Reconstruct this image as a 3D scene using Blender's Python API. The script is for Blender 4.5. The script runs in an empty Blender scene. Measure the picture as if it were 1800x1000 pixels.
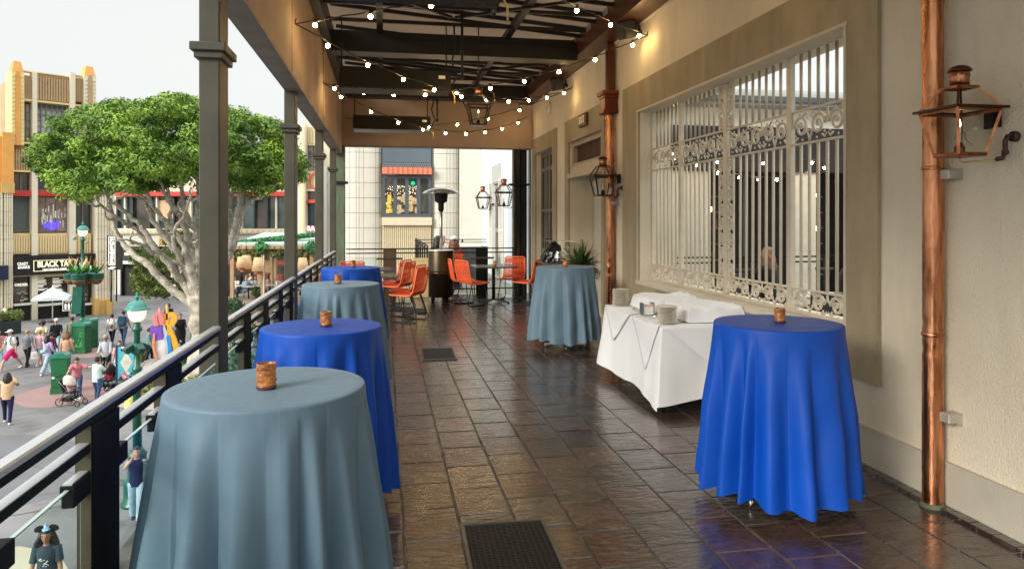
import bpy, bmesh, math, random
from mathutils import Vector, Matrix
R = math.radians
PI = math.pi
rnd = random.Random(7)
sc = bpy.context.scene
col = sc.collection

# ---------------------------------------------------------------- camera
FOC = 1250.0
YAW = math.atan(225 / FOC)
CAMH = 1.7
cd = bpy.data.cameras.new('camera')
cam = bpy.data.objects.new('camera', cd)
col.objects.link(cam)
cam.location = (0, 0, CAMH)
cam.rotation_euler = (PI / 2, 0, -YAW)
cd.sensor_width = 36
cd.lens = 36 * FOC / 1800
cd.shift_y = -115 / 1800
cd.clip_start = 0.05
cd.clip_end = 2000
sc.camera = cam

# ---------------------------------------------------------------- sky, sun, exposure
SUN_DIR = Vector((-0.74, -0.50, 0.42)).normalized()      # towards the sun: high over the street, behind the left shoulder
world = bpy.data.worlds.new('World')
sc.world = world
world.use_nodes = True
nt = world.node_tree
bg = nt.nodes['Background']
sky = nt.nodes.new('ShaderNodeTexSky')
sky.sky_type = 'NISHITA'
sky.sun_disc = False
sky.sun_elevation = math.asin(SUN_DIR.z)
sky.sun_rotation = math.atan2(SUN_DIR.x, SUN_DIR.y)
sky.dust_density = 3.0
hs = nt.nodes.new('ShaderNodeHueSaturation')
hs.inputs['Saturation'].default_value = 0.25
nt.links.new(sky.outputs[0], hs.inputs['Color'])
# even bright cloud veil in front of the blue
mixc = nt.nodes.new('ShaderNodeMixRGB')
mixc.inputs[0].default_value = 0.86
tc = nt.nodes.new('ShaderNodeTexCoord')
cl = nt.nodes.new('ShaderNodeTexNoise')
cl.inputs['Scale'].default_value = 1.6
cl.inputs['Detail'].default_value = 5
nt.links.new(tc.outputs['Generated'], cl.inputs['Vector'])
cr = nt.nodes.new('ShaderNodeValToRGB')
cr.color_ramp.elements[0].position = 0.3
cr.color_ramp.elements[0].color = (4.4, 4.6, 4.6, 1)
cr.color_ramp.elements[1].position = 0.7
cr.color_ramp.elements[1].color = (4.8, 4.9, 4.7, 1)
nt.links.new(cl.outputs['Fac'], cr.inputs[0])
nt.links.new(hs.outputs[0], mixc.inputs[1])
nt.links.new(cr.outputs[0], mixc.inputs[2])
# overcast skies grow brighter towards the zenith
sx = nt.nodes.new('ShaderNodeSeparateXYZ'); nt.links.new(tc.outputs['Generated'], sx.inputs[0])
zr = nt.nodes.new('ShaderNodeMapRange'); zr.inputs[1].default_value = 0.28; zr.inputs[2].default_value = 1.0; zr.inputs[3].default_value = 1.0; zr.inputs[4].default_value = 3.4
nt.links.new(sx.outputs[2], zr.inputs[0])
zm = nt.nodes.new('ShaderNodeVectorMath'); zm.operation = 'SCALE'
nt.links.new(mixc.outputs[0], zm.inputs[0]); nt.links.new(zr.outputs[0], zm.inputs['Scale'])
nt.links.new(zm.outputs[0], bg.inputs['Color'])
bg.inputs['Strength'].default_value = 0.085
sun_d = bpy.data.lights.new('sun', 'SUN')
sun_d.energy = 1.5
sun_d.angle = R(25)
sun_d.color = (1.0, 0.93, 0.82)
sun = bpy.data.objects.new('sun', sun_d)
col.objects.link(sun)
sun.rotation_euler = SUN_DIR.to_track_quat('Z', 'Y').to_euler()
sun.location = (-20, -20, 40)
sc.view_settings.view_transform = 'Standard'
sc.view_settings.look = 'None'
sc.view_settings.exposure = 1.27
sc.view_settings.gamma = 1.0
sc.view_settings.use_curve_mapping = False
sc.cycles.use_denoising = True
sc.cycles.max_bounces = 8
sc.cycles.diffuse_bounces = 5
sc.cycles.transparent_max_bounces = 24
sc.cycles.sample_clamp_indirect = 4.0

# ---------------------------------------------------------------- picture -> place (only to work out where real things stand)
_s, _c = math.sin(YAW), math.cos(YAW)
def ray(px, py):
    r = (px - 900) / FOC
    return Vector((_s + _c * r, _c - _s * r, (385 - py) / FOC))
def onz(px, py, z):
    d = ray(px, py); t = (z - CAMH) / d.z
    return Vector((d.x * t, d.y * t, z))
def ony(px, py, Y):
    d = ray(px, py); t = Y / d.y
    return Vector((d.x * t, Y, CAMH + d.z * t))
def onx(px, py, X):
    d = ray(px, py); t = X / d.x
    return Vector((X, d.y * t, CAMH + d.z * t))
def atd(px, py, D):
    d = ray(px, py)
    return Vector((d.x * D, d.y * D, CAMH + d.z * D))

# ---------------------------------------------------------------- materials
MATS = {}
def M(name, c, rough=0.7, metal=0.0, var=0.12, vs=6.0, bump=0.0, bs=60.0, c2=None, spec=0.5, sheen=0.0, trans=0.0, alpha=1.0,
      emit=None, es=0.0, coat=0.0, det=4.0, stretch=None, rv=0.0, bd=0.01, ior=None, subs=0.0):
    if name in MATS: return MATS[name]
    m = bpy.data.materials.new(name); m.use_nodes = True
    n = m.node_tree; b = n.nodes['Principled BSDF']
    b.inputs['Roughness'].default_value = rough
    b.inputs['Metallic'].default_value = metal
    b.inputs['Specular IOR Level'].default_value = spec
    b.inputs['Sheen Weight'].default_value = sheen
    b.inputs['Transmission Weight'].default_value = trans
    b.inputs['Alpha'].default_value = alpha
    b.inputs['Coat Weight'].default_value = coat
    if ior: b.inputs['IOR'].default_value = ior
    if subs:
        b.inputs['Subsurface Weight'].default_value = subs
        b.inputs['Subsurface Radius'].default_value = (0.05, 0.03, 0.02)
    if emit:
        b.inputs['Emission Color'].default_value = (*emit, 1)
        b.inputs['Emission Strength'].default_value = es
    t = n.nodes.new('ShaderNodeTexCoord')
    vec = t.outputs['Object']
    if stretch:
        mp = n.nodes.new('ShaderNodeMapping'); mp.inputs['Scale'].default_value = stretch
        n.links.new(vec, mp.inputs[0]); vec = mp.outputs[0]
    if var > 0 or c2:
        no = n.nodes.new('ShaderNodeTexNoise'); no.inputs['Scale'].default_value = vs; no.inputs['Detail'].default_value = det
        n.links.new(vec, no.inputs['Vector'])
        ra = n.nodes.new('ShaderNodeValToRGB')
        ra.color_ramp.elements[0].position = 0.32; ra.color_ramp.elements[1].position = 0.68
        a = tuple(max(0, x * (1 - var)) for x in c); bb = c2 or tuple(min(1, x * (1 + var)) for x in c)
        ra.color_ramp.elements[0].color = (*a, 1); ra.color_ramp.elements[1].color = (*bb, 1)
        n.links.new(no.outputs['Fac'], ra.inputs[0]); n.links.new(ra.outputs[0], b.inputs['Base Color'])
        if rv:
            mr = n.nodes.new('ShaderNodeMapRange')
            mr.inputs[3].default_value = max(0.02, rough - rv); mr.inputs[4].default_value = rough + rv
            mr.inputs[1].default_value = 0.3; mr.inputs[2].default_value = 0.7
            n.links.new(no.outputs['Fac'], mr.inputs[0]); n.links.new(mr.outputs[0], b.inputs['Roughness'])
    else:
        b.inputs['Base Color'].default_value = (*c, 1)
    if bump > 0:
        n2 = n.nodes.new('ShaderNodeTexNoise'); n2.inputs['Scale'].default_value = bs; n2.inputs['Detail'].default_value = 3
        n.links.new(vec, n2.inputs['Vector'])
        bu = n.nodes.new('ShaderNodeBump'); bu.inputs['Strength'].default_value = bump; bu.inputs['Distance'].default_value = bd
        n.links.new(n2.outputs['Fac'], bu.inputs['Height']); n.links.new(bu.outputs[0], b.inputs['Normal'])
    MATS[name] = m
    return m
def P(name, c, rough=0.6, **k):            # plain paint or cloth with slight variation
    return M(name, c, rough, **k)

# ---------------------------------------------------------------- mesh building
class MB:
    def __init__(s): s.v = []; s.f = []; s.mi = []; s.sm = []; s.cur = 0; s.X = None
    def add(s, vs, fs, smooth=False):
        o = len(s.v)
        if s.X is not None: vs = [s.X @ Vector(v) for v in vs]
        s.v += [tuple(v) for v in vs]
        s.f += [tuple(i + o for i in f) for f in fs]
        s.mi += [s.cur] * len(fs); s.sm += [smooth] * len(fs)
        return s
    def box(s, a, b):                       # from corner a to corner b
        x0, x1 = sorted((a[0], b[0])); y0, y1 = sorted((a[1], b[1])); z0, z1 = sorted((a[2], b[2]))
        v = [(x0, y0, z0), (x1, y0, z0), (x1, y1, z0), (x0, y1, z0), (x0, y0, z1), (x1, y0, z1), (x1, y1, z1), (x0, y1, z1)]
        return s.add(v, [(0, 3, 2, 1), (4, 5, 6, 7), (0, 1, 5, 4), (1, 2, 6, 5), (2, 3, 7, 6), (3, 0, 4, 7)])
    def cbox(s, a, b, ch):                  # box with bevelled edges
        x0, x1 = sorted((a[0], b[0])); y0, y1 = sorted((a[1], b[1])); z0, z1 = sorted((a[2], b[2]))
        bm = bmesh.new(); bmesh.ops.create_cube(bm, size=1)
        for v in bm.verts:
            v.co = Vector(((x0 + x1) / 2 + v.co.x * (x1 - x0), (y0 + y1) / 2 + v.co.y * (y1 - y0), (z0 + z1) / 2 + v.co.z * (z1 - z0)))
        bmesh.ops.bevel(bm, geom=bm.edges[:], offset=ch, segments=1, affect='EDGES', profile=0.5)
        bm.verts.index_update()
        s.add([v.co.copy() for v in bm.verts], [[v.index for v in f.verts] for f in bm.faces]); bm.free()
        return s
    def bar(s, p, q, w, h=None, up=(0, 0, 1)):   # square bar between two points
        p, q = Vector(p), Vector(q); h = h or w
        t = (q - p).normalized(); u = Vector(up)
        if abs(t.dot(u)) > 0.98: u = Vector((0, 1, 0))
        a = t.cross(u).normalized(); b = a.cross(t).normalized()
        vs = []
        for c in (p, q):
            for i, j in ((-1, -1), (1, -1), (1, 1), (-1, 1)): vs.append(c + a * i * w / 2 + b * j * h / 2)
        return s.add(vs, [(3, 2, 1, 0), (4, 5, 6, 7), (0, 1, 5, 4), (1, 2, 6, 5), (2, 3, 7, 6), (3, 0, 4, 7)])
    def tube(s, pts, r, n=8, closed=False, cap=True):
        pts = [Vector(p) for p in pts]; N = len(pts)
        rr = r if isinstance(r, (list, tuple)) else [r] * N
        vs = []; fs = []; prev = None
        for i, p in enumerate(pts):
            if closed: t = pts[(i + 1) % N] - pts[i - 1]
            else: t = pts[min(i + 1, N - 1)] - pts[max(i - 1, 0)]
            t = t.normalized() if t.length > 1e-9 else Vector((0, 0, 1))
            if prev is None:
                u = Vector((0, 0, 1)) if abs(t.z) < 0.9 else Vector((1, 0, 0))
                a = t.cross(u).normalized()
            else:
                a = prev - t * prev.dot(t)
                a = a.normalized() if a.length > 1e-6 else t.orthogonal().normalized()
            prev = a; b = t.cross(a)
            for k in range(n):
                an = 2 * PI * k / n; vs.append(p + (a * math.cos(an) + b * math.sin(an)) * rr[i])
        for i in range(N if closed else N - 1):
            j = (i + 1) % N
            for k in range(n):
                l = (k + 1) % n; fs.append((i * n + k, i * n + l, j * n + l, j * n + k))
        if cap and not closed:
            fs.append(tuple(range(n - 1, -1, -1))); fs.append(tuple((N - 1) * n + k for k in range(n)))
        return s.add(vs, fs, True)
    def cyl(s, p, q, r, r2=None, n=12): return s.tube([p, q], [r, r if r2 is None else r2], n)
    def lathe(s, prof, c=(0, 0, 0), n=16, smooth=True, sx=1, sy=1):   # prof: (r, z)
        vs = []; fs = []
        for (r, z) in prof:
            for k in range(n):
                a = 2 * PI * k / n; vs.append((c[0] + r * math.cos(a) * sx, c[1] + r * math.sin(a) * sy, c[2] + z))
        for i in range(len(prof) - 1):
            for k in range(n):
                l = (k + 1) % n; fs.append((i * n + k, i * n + l, (i + 1) * n + l, (i + 1) * n + k))
        fs.append(tuple(range(n - 1, -1, -1))); fs.append(tuple((len(prof) - 1) * n + k for k in range(n)))
        return s.add(vs, fs, smooth)
    def ball(s, c, r, n=10, m=7, sx=1, sy=1, sz=1):
        prof = [(max(1e-4, math.sin(PI * i / m)) * r, -math.cos(PI * i / m) * r * sz) for i in range(m + 1)]
        return s.lathe(prof, c, n, True, sx, sy)
    def prism(s, poly, p0, ax, ay, n, d):   # polygon (2d) on plane p0, axes ax, ay, extruded d along n
        p0, ax, ay, n = Vector(p0), Vector(ax), Vector(ay), Vector(n); N = len(poly)
        vs = [p0 + ax * a + ay * b for a, b in poly] + [p0 + ax * a + ay * b + n * d for a, b in poly]
        fs = [tuple(range(N)), tuple(range(2 * N - 1, N - 1, -1))] + [(i, i + N, (i + 1) % N + N, (i + 1) % N) for i in range(N)]
        return s.add(vs, fs)
    def mesh(s, name, mats):
        me = bpy.data.meshes.new(name)
        me.from_pydata(s.v, [], s.f)
        for m in (mats if isinstance(mats, (list, tuple)) else [mats]): me.materials.append(m)
        me.polygons.foreach_set('material_index', s.mi); me.polygons.foreach_set('use_smooth', s.sm)
        me.update()
        return me
    def build(s, name, mats, parent=None, loc=None, kind=None, label=None, fix=True):
        me = s.mesh(name, mats)
        if fix:
            bm = bmesh.new(); bm.from_mesh(me); bmesh.ops.recalc_face_normals(bm, faces=bm.faces[:]); bm.to_mesh(me); bm.free()
        o = bpy.data.objects.new(name, me); col.objects.link(o)
        if parent: o.parent = parent
        if loc is not None: o.location = loc
        if kind: o['kind'] = kind
        if label: o['label'] = label
        return o
def obj_of(name, me, parent=None, loc=(0, 0, 0), rot=None):
    o = bpy.data.objects.new(name, me); col.objects.link(o)
    if parent: o.parent = parent
    o.location = loc
    if rot: o.rotation_euler = rot
    return o
def thing(name, label, cat, loc=(0, 0, 0), rz=0.0, group=None, scale=None):
    o = bpy.data.objects.new(name, None); col.objects.link(o)
    o.empty_display_size = 0.1
    o.location = loc; o.rotation_euler = (0, 0, rz)
    if scale: o.scale = (scale,) * 3
    return tag(o, label, cat, group)
def tag(o, label=None, cat=None, group=None, kind=None):
    if label: o['label'] = label
    if cat: o['category'] = cat
    if group: o['group'] = group
    if kind: o['kind'] = kind
    return o
def dup(root, loc, rz=0.0, label=None, group=None):
    def cp(o, par):
        c = o.copy(); col.objects.link(c); c.parent = par
        for ch in list(o.children): cp(ch, c)
        return c
    r = cp(root, None); r.location = loc; r.rotation_euler = (0, 0, rz)
    if label: r['label'] = label
    if group: r['group'] = group
    return r
def text_mesh(s, size, depth=0.004, align='CENTER', bold=0.0, sx=1.0):
    cu = bpy.data.curves.new('lettering', 'FONT'); cu.body = s; cu.size = size; cu.extrude = depth; cu.align_x = align; cu.align_y = 'CENTER'
    cu.offset = bold; cu.resolution_u = 2
    o = bpy.data.objects.new('lettering', cu); col.objects.link(o)
    dg = bpy.context.evaluated_depsgraph_get()
    me = bpy.data.meshes.new_from_object(o.evaluated_get(dg))
    bpy.data.objects.remove(o)
    if sx != 1:
        for v in me.vertices: v.co.x *= sx
    return me
def text(s, size, mat, parent, loc, rot, name='lettering', **k):     # flat print and raised letters
    me = text_mesh(s, size, **k); me.materials.clear(); me.materials.append(mat)
    return obj_of(name, me, parent, loc, rot)

# ---------------------------------------------------------------- shared materials
stucco = M('stucco_cream', (0.72, 0.645, 0.50), 0.85, var=0.09, vs=.9, det=9, bump=0.75, bs=90, bd=0.014, spec=0.25)
stucco_trim = M('stucco_trim', (0.40, 0.33, 0.215), 0.85, var=0.12, vs=1.5, det=9, bump=0.75, bs=95, bd=0.014, spec=0.25)
def weather(m, sc, amt, lo=.45, hi=.62, nscale=1.0):      # stains and drips: wear of the surface itself
    n = m.node_tree; b = n.nodes['Principled BSDF']; src = b.inputs['Base Color'].links[0].from_socket
    t = n.nodes.new('ShaderNodeTexCoord'); mp = n.nodes.new('ShaderNodeMapping'); mp.inputs['Scale'].default_value = sc; n.links.new(t.outputs['Object'], mp.inputs[0])
    no = n.nodes.new('ShaderNodeTexNoise'); no.inputs['Scale'].default_value = nscale; no.inputs['Detail'].default_value = 9; no.inputs['Roughness'].default_value = .65; n.links.new(mp.outputs[0], no.inputs['Vector'])
    mr = n.nodes.new('ShaderNodeMapRange'); mr.inputs[1].default_value = lo; mr.inputs[2].default_value = hi; mr.inputs[3].default_value = 1; mr.inputs[4].default_value = 1 - amt; n.links.new(no.outputs['Fac'], mr.inputs[0])
    vm = n.nodes.new('ShaderNodeVectorMath'); vm.operation = 'SCALE'; n.links.new(src, vm.inputs[0]); n.links.new(mr.outputs[0], vm.inputs['Scale']); n.links.new(vm.outputs[0], b.inputs['Base Color'])
weather(stucco, (2.5, 2.5, .5), .13, .48, .70); weather(stucco_trim, (4, 4, .8), .15)
stucco_base = M('stucco_base', (0.46, 0.42, 0.34), 0.8, var=0.08, vs=4, bump=0.4, bs=90)
fascia_m = M('fascia_plaster', (0.42, 0.305, 0.225), 0.8, var=0.10, vs=1.5, bump=0.1, bs=40, spec=0.3)
soffit_m = M('soffit_paint', (0.20, 0.17, 0.14), 0.6, var=0.2, vs=4)
post_m = M('post_bronze', (0.066, 0.062, 0.045), 0.5, metal=0.0, var=0.2, vs=3, bump=0.12, bs=30, spec=0.3)
black_m = M('black_metal', (0.012, 0.013, 0.015), 0.45, metal=0.0, var=0.2, spec=0.3)
beam_m = M('beam_dark', (0.012, 0.0115, 0.011), 0.45, metal=0.2, var=0.2)
beam_brown = M('beam_brown', (0.075, 0.026, 0.014), 0.4, metal=0.1, var=0.2)
copper = M('copper', (0.34, 0.115, 0.05), 0.30, metal=1.0, var=0.3, vs=5, c2=(0.74, 0.34, 0.17), stretch=(6, 6, 0.7), bump=0.25, bs=9, rv=0.1)
copper_dark = M('copper_aged', (0.28, 0.10, 0.045), 0.38, metal=0.9, var=0.35, vs=14, c2=(0.42, 0.17, 0.08))
rail_top = M('rail_metal', (0.55, 0.56, 0.58), 0.42, metal=0.6, var=0.05)
rail_black = M('rail_black', (0.008, 0.009, 0.011), 0.6, var=0.1, spec=0.15)
glass_m = M('glass_clear', (0.93, 0.98, 0.96), 0.02, var=0, trans=1.0, ior=1.05)
white_p = M('white_paint', (0.76, 0.73, 0.66), 0.5, var=0.04)
# ================================================================ SETTING: ground
GZ = -5.1
asphalt = M('plaza_paving', (0.185, 0.18, 0.185), 0.9, var=0.20, vs=0.5, bump=0.25, bs=30, det=8, spec=0.3)
pinkm = M('pink_paving', (0.30, 0.19, 0.18), 0.9, var=0.08, vs=1.2, bump=0.2, bs=30)
palem = M('pale_paving', (0.40, 0.36, 0.27), 0.9, var=0.06, vs=1.2, bump=0.2, bs=30)
joint_m = M('paving_joint', (0.10, 0.10, 0.10), 0.95, var=0.1)
weather(asphalt, (1, 1, 1), .28, .52, .66, .9)
g = MB(); N = 24
g.add([(-600, -600, GZ), (600, -600, GZ), (600, 600, GZ), (-600, 600, GZ)], [(0, 1, 2, 3)])
g.build('ground', asphalt, kind='structure')
def blob(name, pts, z, mat, n=8):
    m = MB(); P2 = [(p.x, p.y, z) for p in pts]
    # smooth closed outline
    out = []
    K = len(P2)
    for i in range(K):
        p0, p1, p2, p3 = (Vector(P2[(i + j - 1) % K]) for j in range(4))
        for k in range(n):
            t = k / n
            out.append(0.5 * ((2 * p1) + (-p0 + p2) * t + (2 * p0 - 5 * p1 + 4 * p2 - p3) * t * t + (-p0 + 3 * p1 - 3 * p2 + p3) * t ** 3))
    m.add(out, [tuple(range(len(out)))])
    o = m.build(name, mat, fix=False); o['kind'] = 'structure'
    return o
def gp(px, py): return onz(px, py, GZ)
blob('pavement', [gp(20, 700), gp(60, 684), gp(110, 672), gp(160, 668), (gp(195, 684)), gp(165, 702), gp(120, 712), gp(50, 716)], GZ + 0.004, pinkm)
blob('pavement', [gp(128, 624), gp(150, 608), gp(185, 607), gp(200, 618), gp(175, 626), gp(150, 629)], GZ + 0.004, pinkm)
blob('pavement', [gp(-30, 1010), gp(20, 962), gp(70, 968), gp(110, 985), gp(120, 1030), gp(60, 1080), gp(-40, 1090)], GZ + 0.004, palem)
darkpave = M('dark_paving', (0.135, 0.135, 0.145), 0.9, var=0.1, vs=1, bump=0.2, bs=30)
blob('pavement', [gp(-60, 800), gp(0, 765), gp(90, 768), gp(170, 790), gp(150, 850), gp(70, 880), gp(-60, 900)], GZ + 0.004, darkpave)
blob('pavement', [gp(210, 950), gp(300, 880), gp(420, 900), gp(420, 1100), gp(240, 1100)], GZ + 0.004, darkpave)
def joint(pts, w=0.05):
    m = MB(); P3 = [Vector(p) for p in pts]; vs = []; fs = []
    for i, p in enumerate(P3):
        t = (P3[min(i + 1, len(P3) - 1)] - P3[max(i - 1, 0)]).normalized(); a = Vector((-t.y, t.x, 0)) * w / 2
        q = Vector((p.x, p.y, GZ + 0.008)); vs += [q - a, q + a]
    fs = [(2 * i, 2 * i + 2, 2 * i + 3, 2 * i + 1) for i in range(len(P3) - 1)]
    m.add(vs, fs); m.build('pavement_joint', joint_m, kind='structure', fix=False)
def arc(c, r, a0, a1, n=24): return [(c.x + r * math.cos(R(a0 + (a1 - a0) * i / n)), c.y + r * math.sin(R(a0 + (a1 - a0) * i / n)), GZ) for i in range(n + 1)]
joint(arc(gp(60, 840), 2.6, 0, 360, 40)); joint(arc(gp(150, 760), 5.5, 150, 330))
joint(arc(gp(110, 690), 6.5, 20, 200)); joint(arc(gp(110, 690), 9.5, 10, 180)); joint([gp(-50, 800), gp(60, 820), gp(160, 836), gp(260, 850)])
joint([gp(0, 580), gp(120, 590), gp(260, 580)]); joint([gp(20, 640), gp(100, 600), gp(250, 556)])

# ================================================================ terrace floor: slate tiles
TX0, TX1, TY0, TY1 = -1.1, 3.28, -1.2, 16.0
slab = MB(); slab.box((TX0 - 0.25, TY0, -0.45), (3.6, TY1, -0.0055)); 
slab_m = M('slab_concrete', (0.30, 0.27, 0.23), 0.9, var=0.1)
slab.build('terrace_floor', M('grout', (0.05, 0.043, 0.037), 0.7, var=0.3, vs=5, c2=(0.17, 0.15, 0.125)), kind='structure')
def slate(name, c1, c2):
    m = bpy.data.materials.new(name); m.use_nodes = True; n = m.node_tree; b = n.nodes['Principled BSDF']; L = n.links.new
    t = n.nodes.new('ShaderNodeTexCoord'); geo = n.nodes.new('ShaderNodeNewGeometry')
    oi = n.nodes.new('ShaderNodeObjectInfo')
    mul = n.nodes.new('ShaderNodeMath'); mul.operation = 'MULTIPLY'; mul.inputs[1].default_value = 37; L(oi.outputs['Random'], mul.inputs[0])
    add = n.nodes.new('ShaderNodeVectorMath'); add.operation = 'ADD'; L(geo.outputs['Position'], add.inputs[0])
    cx = n.nodes.new('ShaderNodeCombineXYZ'); L(mul.outputs[0], cx.inputs[2]); L(cx.outputs[0], add.inputs[1])
    n1 = n.nodes.new('ShaderNodeTexNoise'); n1.inputs['Scale'].default_value = 3.2; n1.inputs['Detail'].default_value = 6; n1.inputs['Distortion'].default_value = 1.2
    L(add.outputs[0], n1.inputs['Vector'])
    ra = n.nodes.new('ShaderNodeValToRGB'); ra.color_ramp.elements[0].position = 0.3; ra.color_ramp.elements[1].position = 0.72
    ra.color_ramp.elements[0].color = (*c1, 1); ra.color_ramp.elements[1].color = (*c2, 1); L(n1.outputs['Fac'], ra.inputs[0])
    hv = n.nodes.new('ShaderNodeHueSaturation'); mv = n.nodes.new('ShaderNodeMapRange'); mv.inputs[3].default_value = 0.72; mv.inputs[4].default_value = 1.25
    L(oi.outputs['Random'], mv.inputs[0]); L(mv.outputs[0], hv.inputs['Value']); L(ra.outputs[0], hv.inputs['Color']); L(hv.outputs[0], b.inputs['Base Color'])
    # cleft relief: ridged, stretched noise, wandering per tile
    mp = n.nodes.new('ShaderNodeMapping'); mp.inputs['Scale'].default_value = (2.2, 6.5, 1); L(add.outputs[0], mp.inputs[0])
    n2 = n.nodes.new('ShaderNodeTexNoise'); n2.inputs['Scale'].default_value = 2.3; n2.inputs['Detail'].default_value = 5; n2.inputs['Distortion'].default_value = 1.6; n2.inputs['Roughness'].default_value = 0.45
    L(mp.outputs[0], n2.inputs['Vector'])
    n3 = n.nodes.new('ShaderNodeTexNoise'); n3.inputs['Scale'].default_value = 90; L(add.outputs[0], n3.inputs['Vector'])
    b1 = n.nodes.new('ShaderNodeBump'); b1.inputs['Strength'].default_value = 0.95; b1.inputs['Distance'].default_value = 0.015; L(n2.outputs['Fac'], b1.inputs['Height'])
    b2 = n.nodes.new('ShaderNodeBump'); b2.inputs['Strength'].default_value = 0.12; b2.inputs['Distance'].default_value = 0.004; L(n3.outputs['Fac'], b2.inputs['Height']); L(b1.outputs[0], b2.inputs['Normal'])
    L(b2.outputs[0], b.inputs['Normal'])
    rr = n.nodes.new('ShaderNodeMapRange'); rr.inputs[1].default_value = 0.35; rr.inputs[2].default_value = 0.7; rr.inputs[3].default_value = 0.16; rr.inputs[4].default_value = 0.30
    L(n1.outputs['Fac'], rr.inputs[0]); L(rr.outputs[0], b.inputs['Roughness'])
    b.inputs['Specular IOR Level'].default_value = 0.75
    b.inputs['Coat Weight'].default_value = 0.55; b.inputs['Coat Roughness'].default_value = 0.16
    return m
slates = [slate('slate_brown', (0.034, 0.0185, 0.013), (0.074, 0.041, 0.028)), slate('slate_rust', (0.034, 0.016, 0.012), (0.074, 0.034, 0.024)), slate('slate_grey', (0.026, 0.018, 0.014), (0.056, 0.042, 0.033))]
TW, TL = 0.311, 0.405
tile_root = tag(bpy.data.objects.new('floor', None), kind='structure'); col.objects.link(tile_root)
tmesh = []
rt = random.Random(3)
for k in range(15):
    m = MB(); hw, hl = TW / 2 - 0.0040, TL / 2 - 0.0038; e = 0.004
    j = lambda: rt.uniform(-0.0022, 0.0022)
    top = [(-hw + e + j(), -hl + e + j(), rt.uniform(-.0012, .0012)), (hw - e + j(), -hl + e + j(), rt.uniform(-.0012, .0012)), (hw - e + j(), hl - e + j(), rt.uniform(-.0012, .0012)), (-hw + e + j(), hl - e + j(), rt.uniform(-.0012, .0012))]
    bot = [(x * 1.025, y * 1.02, -0.006) for x, y, z in top]; b2 = [(x, y, -0.014) for x, y, z in bot]
    m.add(top + bot + b2, [(0, 1, 2, 3)] + [(i, i + 4, (i + 1) % 4 + 4, (i + 1) % 4) for i in range(4)] + [(i + 4, i + 8, (i + 1) % 4 + 8, (i + 1) % 4 + 4) for i in range(4)])
    tmesh.append(m.mesh('tile', slates[(0, 0, 1, 0, 2)[k % 5]]))
cells = []
nc = int((TX1 - TX0) / TW)
for c in range(nc + 1):
    x = 0.106 + TW * 0.5 + (c - 4) * TW
    if x - TW / 2 < TX0 - 0.05 or x + TW / 2 > TX1 + 0.02: continue
    off = (0.0, 0.2, 0.08, 0.26, 0.13)[c % 5]
    y = TY0 + off
    while y < TY1 - TL / 2:
        cells.append((x, y + TL / 2)); y += TL
MATS_HOLES = [(0.64, 3.55, 0.47, 0.74), (0.67, 8.96, 0.42, 0.76), (0.55, 13.2, 0.42, 0.7)]
def inframe(x, y):
    f = x * _s + y * _c; r = x * _c - y * _s
    return f > 2.4 and abs(r / f) < 0.74 and 1.7 / f * FOC + 385 < 1020
cells.sort(key=lambda c: (not inframe(*c), c[1]))
far = MB()
mats3 = slates
for i, (x, y) in enumerate(cells):
    me = tmesh[rt.randrange(len(tmesh))]
    if i < 298:
        o = obj_of('tile', me, tile_root, (x, y, rt.uniform(-0.0012, 0.0012)))
        o.rotation_euler = (rt.uniform(-.0035, .0035), rt.uniform(-.0035, .0035), rt.uniform(-.003, .003))
    else:
        far.cur = mats3.index(me.materials[0]); vz = rt.uniform(-0.001, 0.001)
        far.add([(v.co.x + x, v.co.y + y, v.co.z + vz) for v in me.vertices], [tuple(p.vertices) for p in me.polygons])
far.build('tile_field', mats3, tile_root, kind='stuff')
# drain mats
alu = M('aluminium', (0.16, 0.165, 0.17), 0.45, metal=0.8, var=0.1)
rub = M('rubber_black', (0.010, 0.011, 0.012), 0.55, var=0.3, vs=30)
for i, (x, y, w, l) in enumerate(MATS_HOLES):
    t = thing('floor_mat', ['black ribbed rubber mat in the foreground, cut by the bottom edge of the photo', 'black rubber mat in the middle of the slate walkway', 'small black mat under the orange chairs at the far left'][i], 'floor mat', (x, y, 0.002), R(-1.5), 'black mats set on the slate floor')
    f = MB()
    for a, b in (((-w / 2, -l / 2, 0), (-w / 2 + .02, l / 2, .014)), ((w / 2 - .02, -l / 2, 0), (w / 2, l / 2, .014)), ((-w / 2 + .02, -l / 2, 0), (w / 2 - .02, -l / 2 + .02, .0135)), ((-w / 2 + .02, l / 2 - .02, 0), (w / 2 - .02, l / 2, .0135))): f.box(a, b)
    f.build('frame', alu, t)
    r = MB(); r.box((-w / 2 + .02, -l / 2 + .02, 0), (w / 2 - .02, l / 2 - .02, .006))
    n = int((l - .05) / .017)
    for k in range(n):
        yy = -l / 2 + .03 + k * .017; r.box((-w / 2 + .024, yy, .006), (w / 2 - .024, yy + .009, .0115))
    n = int((w - .05) / .03)
    for k in range(n):
        xx = -w / 2 + .035 + k * .03; r.box((xx, -l / 2 + .024, .006), (xx + .005, l / 2 - .024, .0122))
    r.build('rubber_pad', rub, t)

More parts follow.
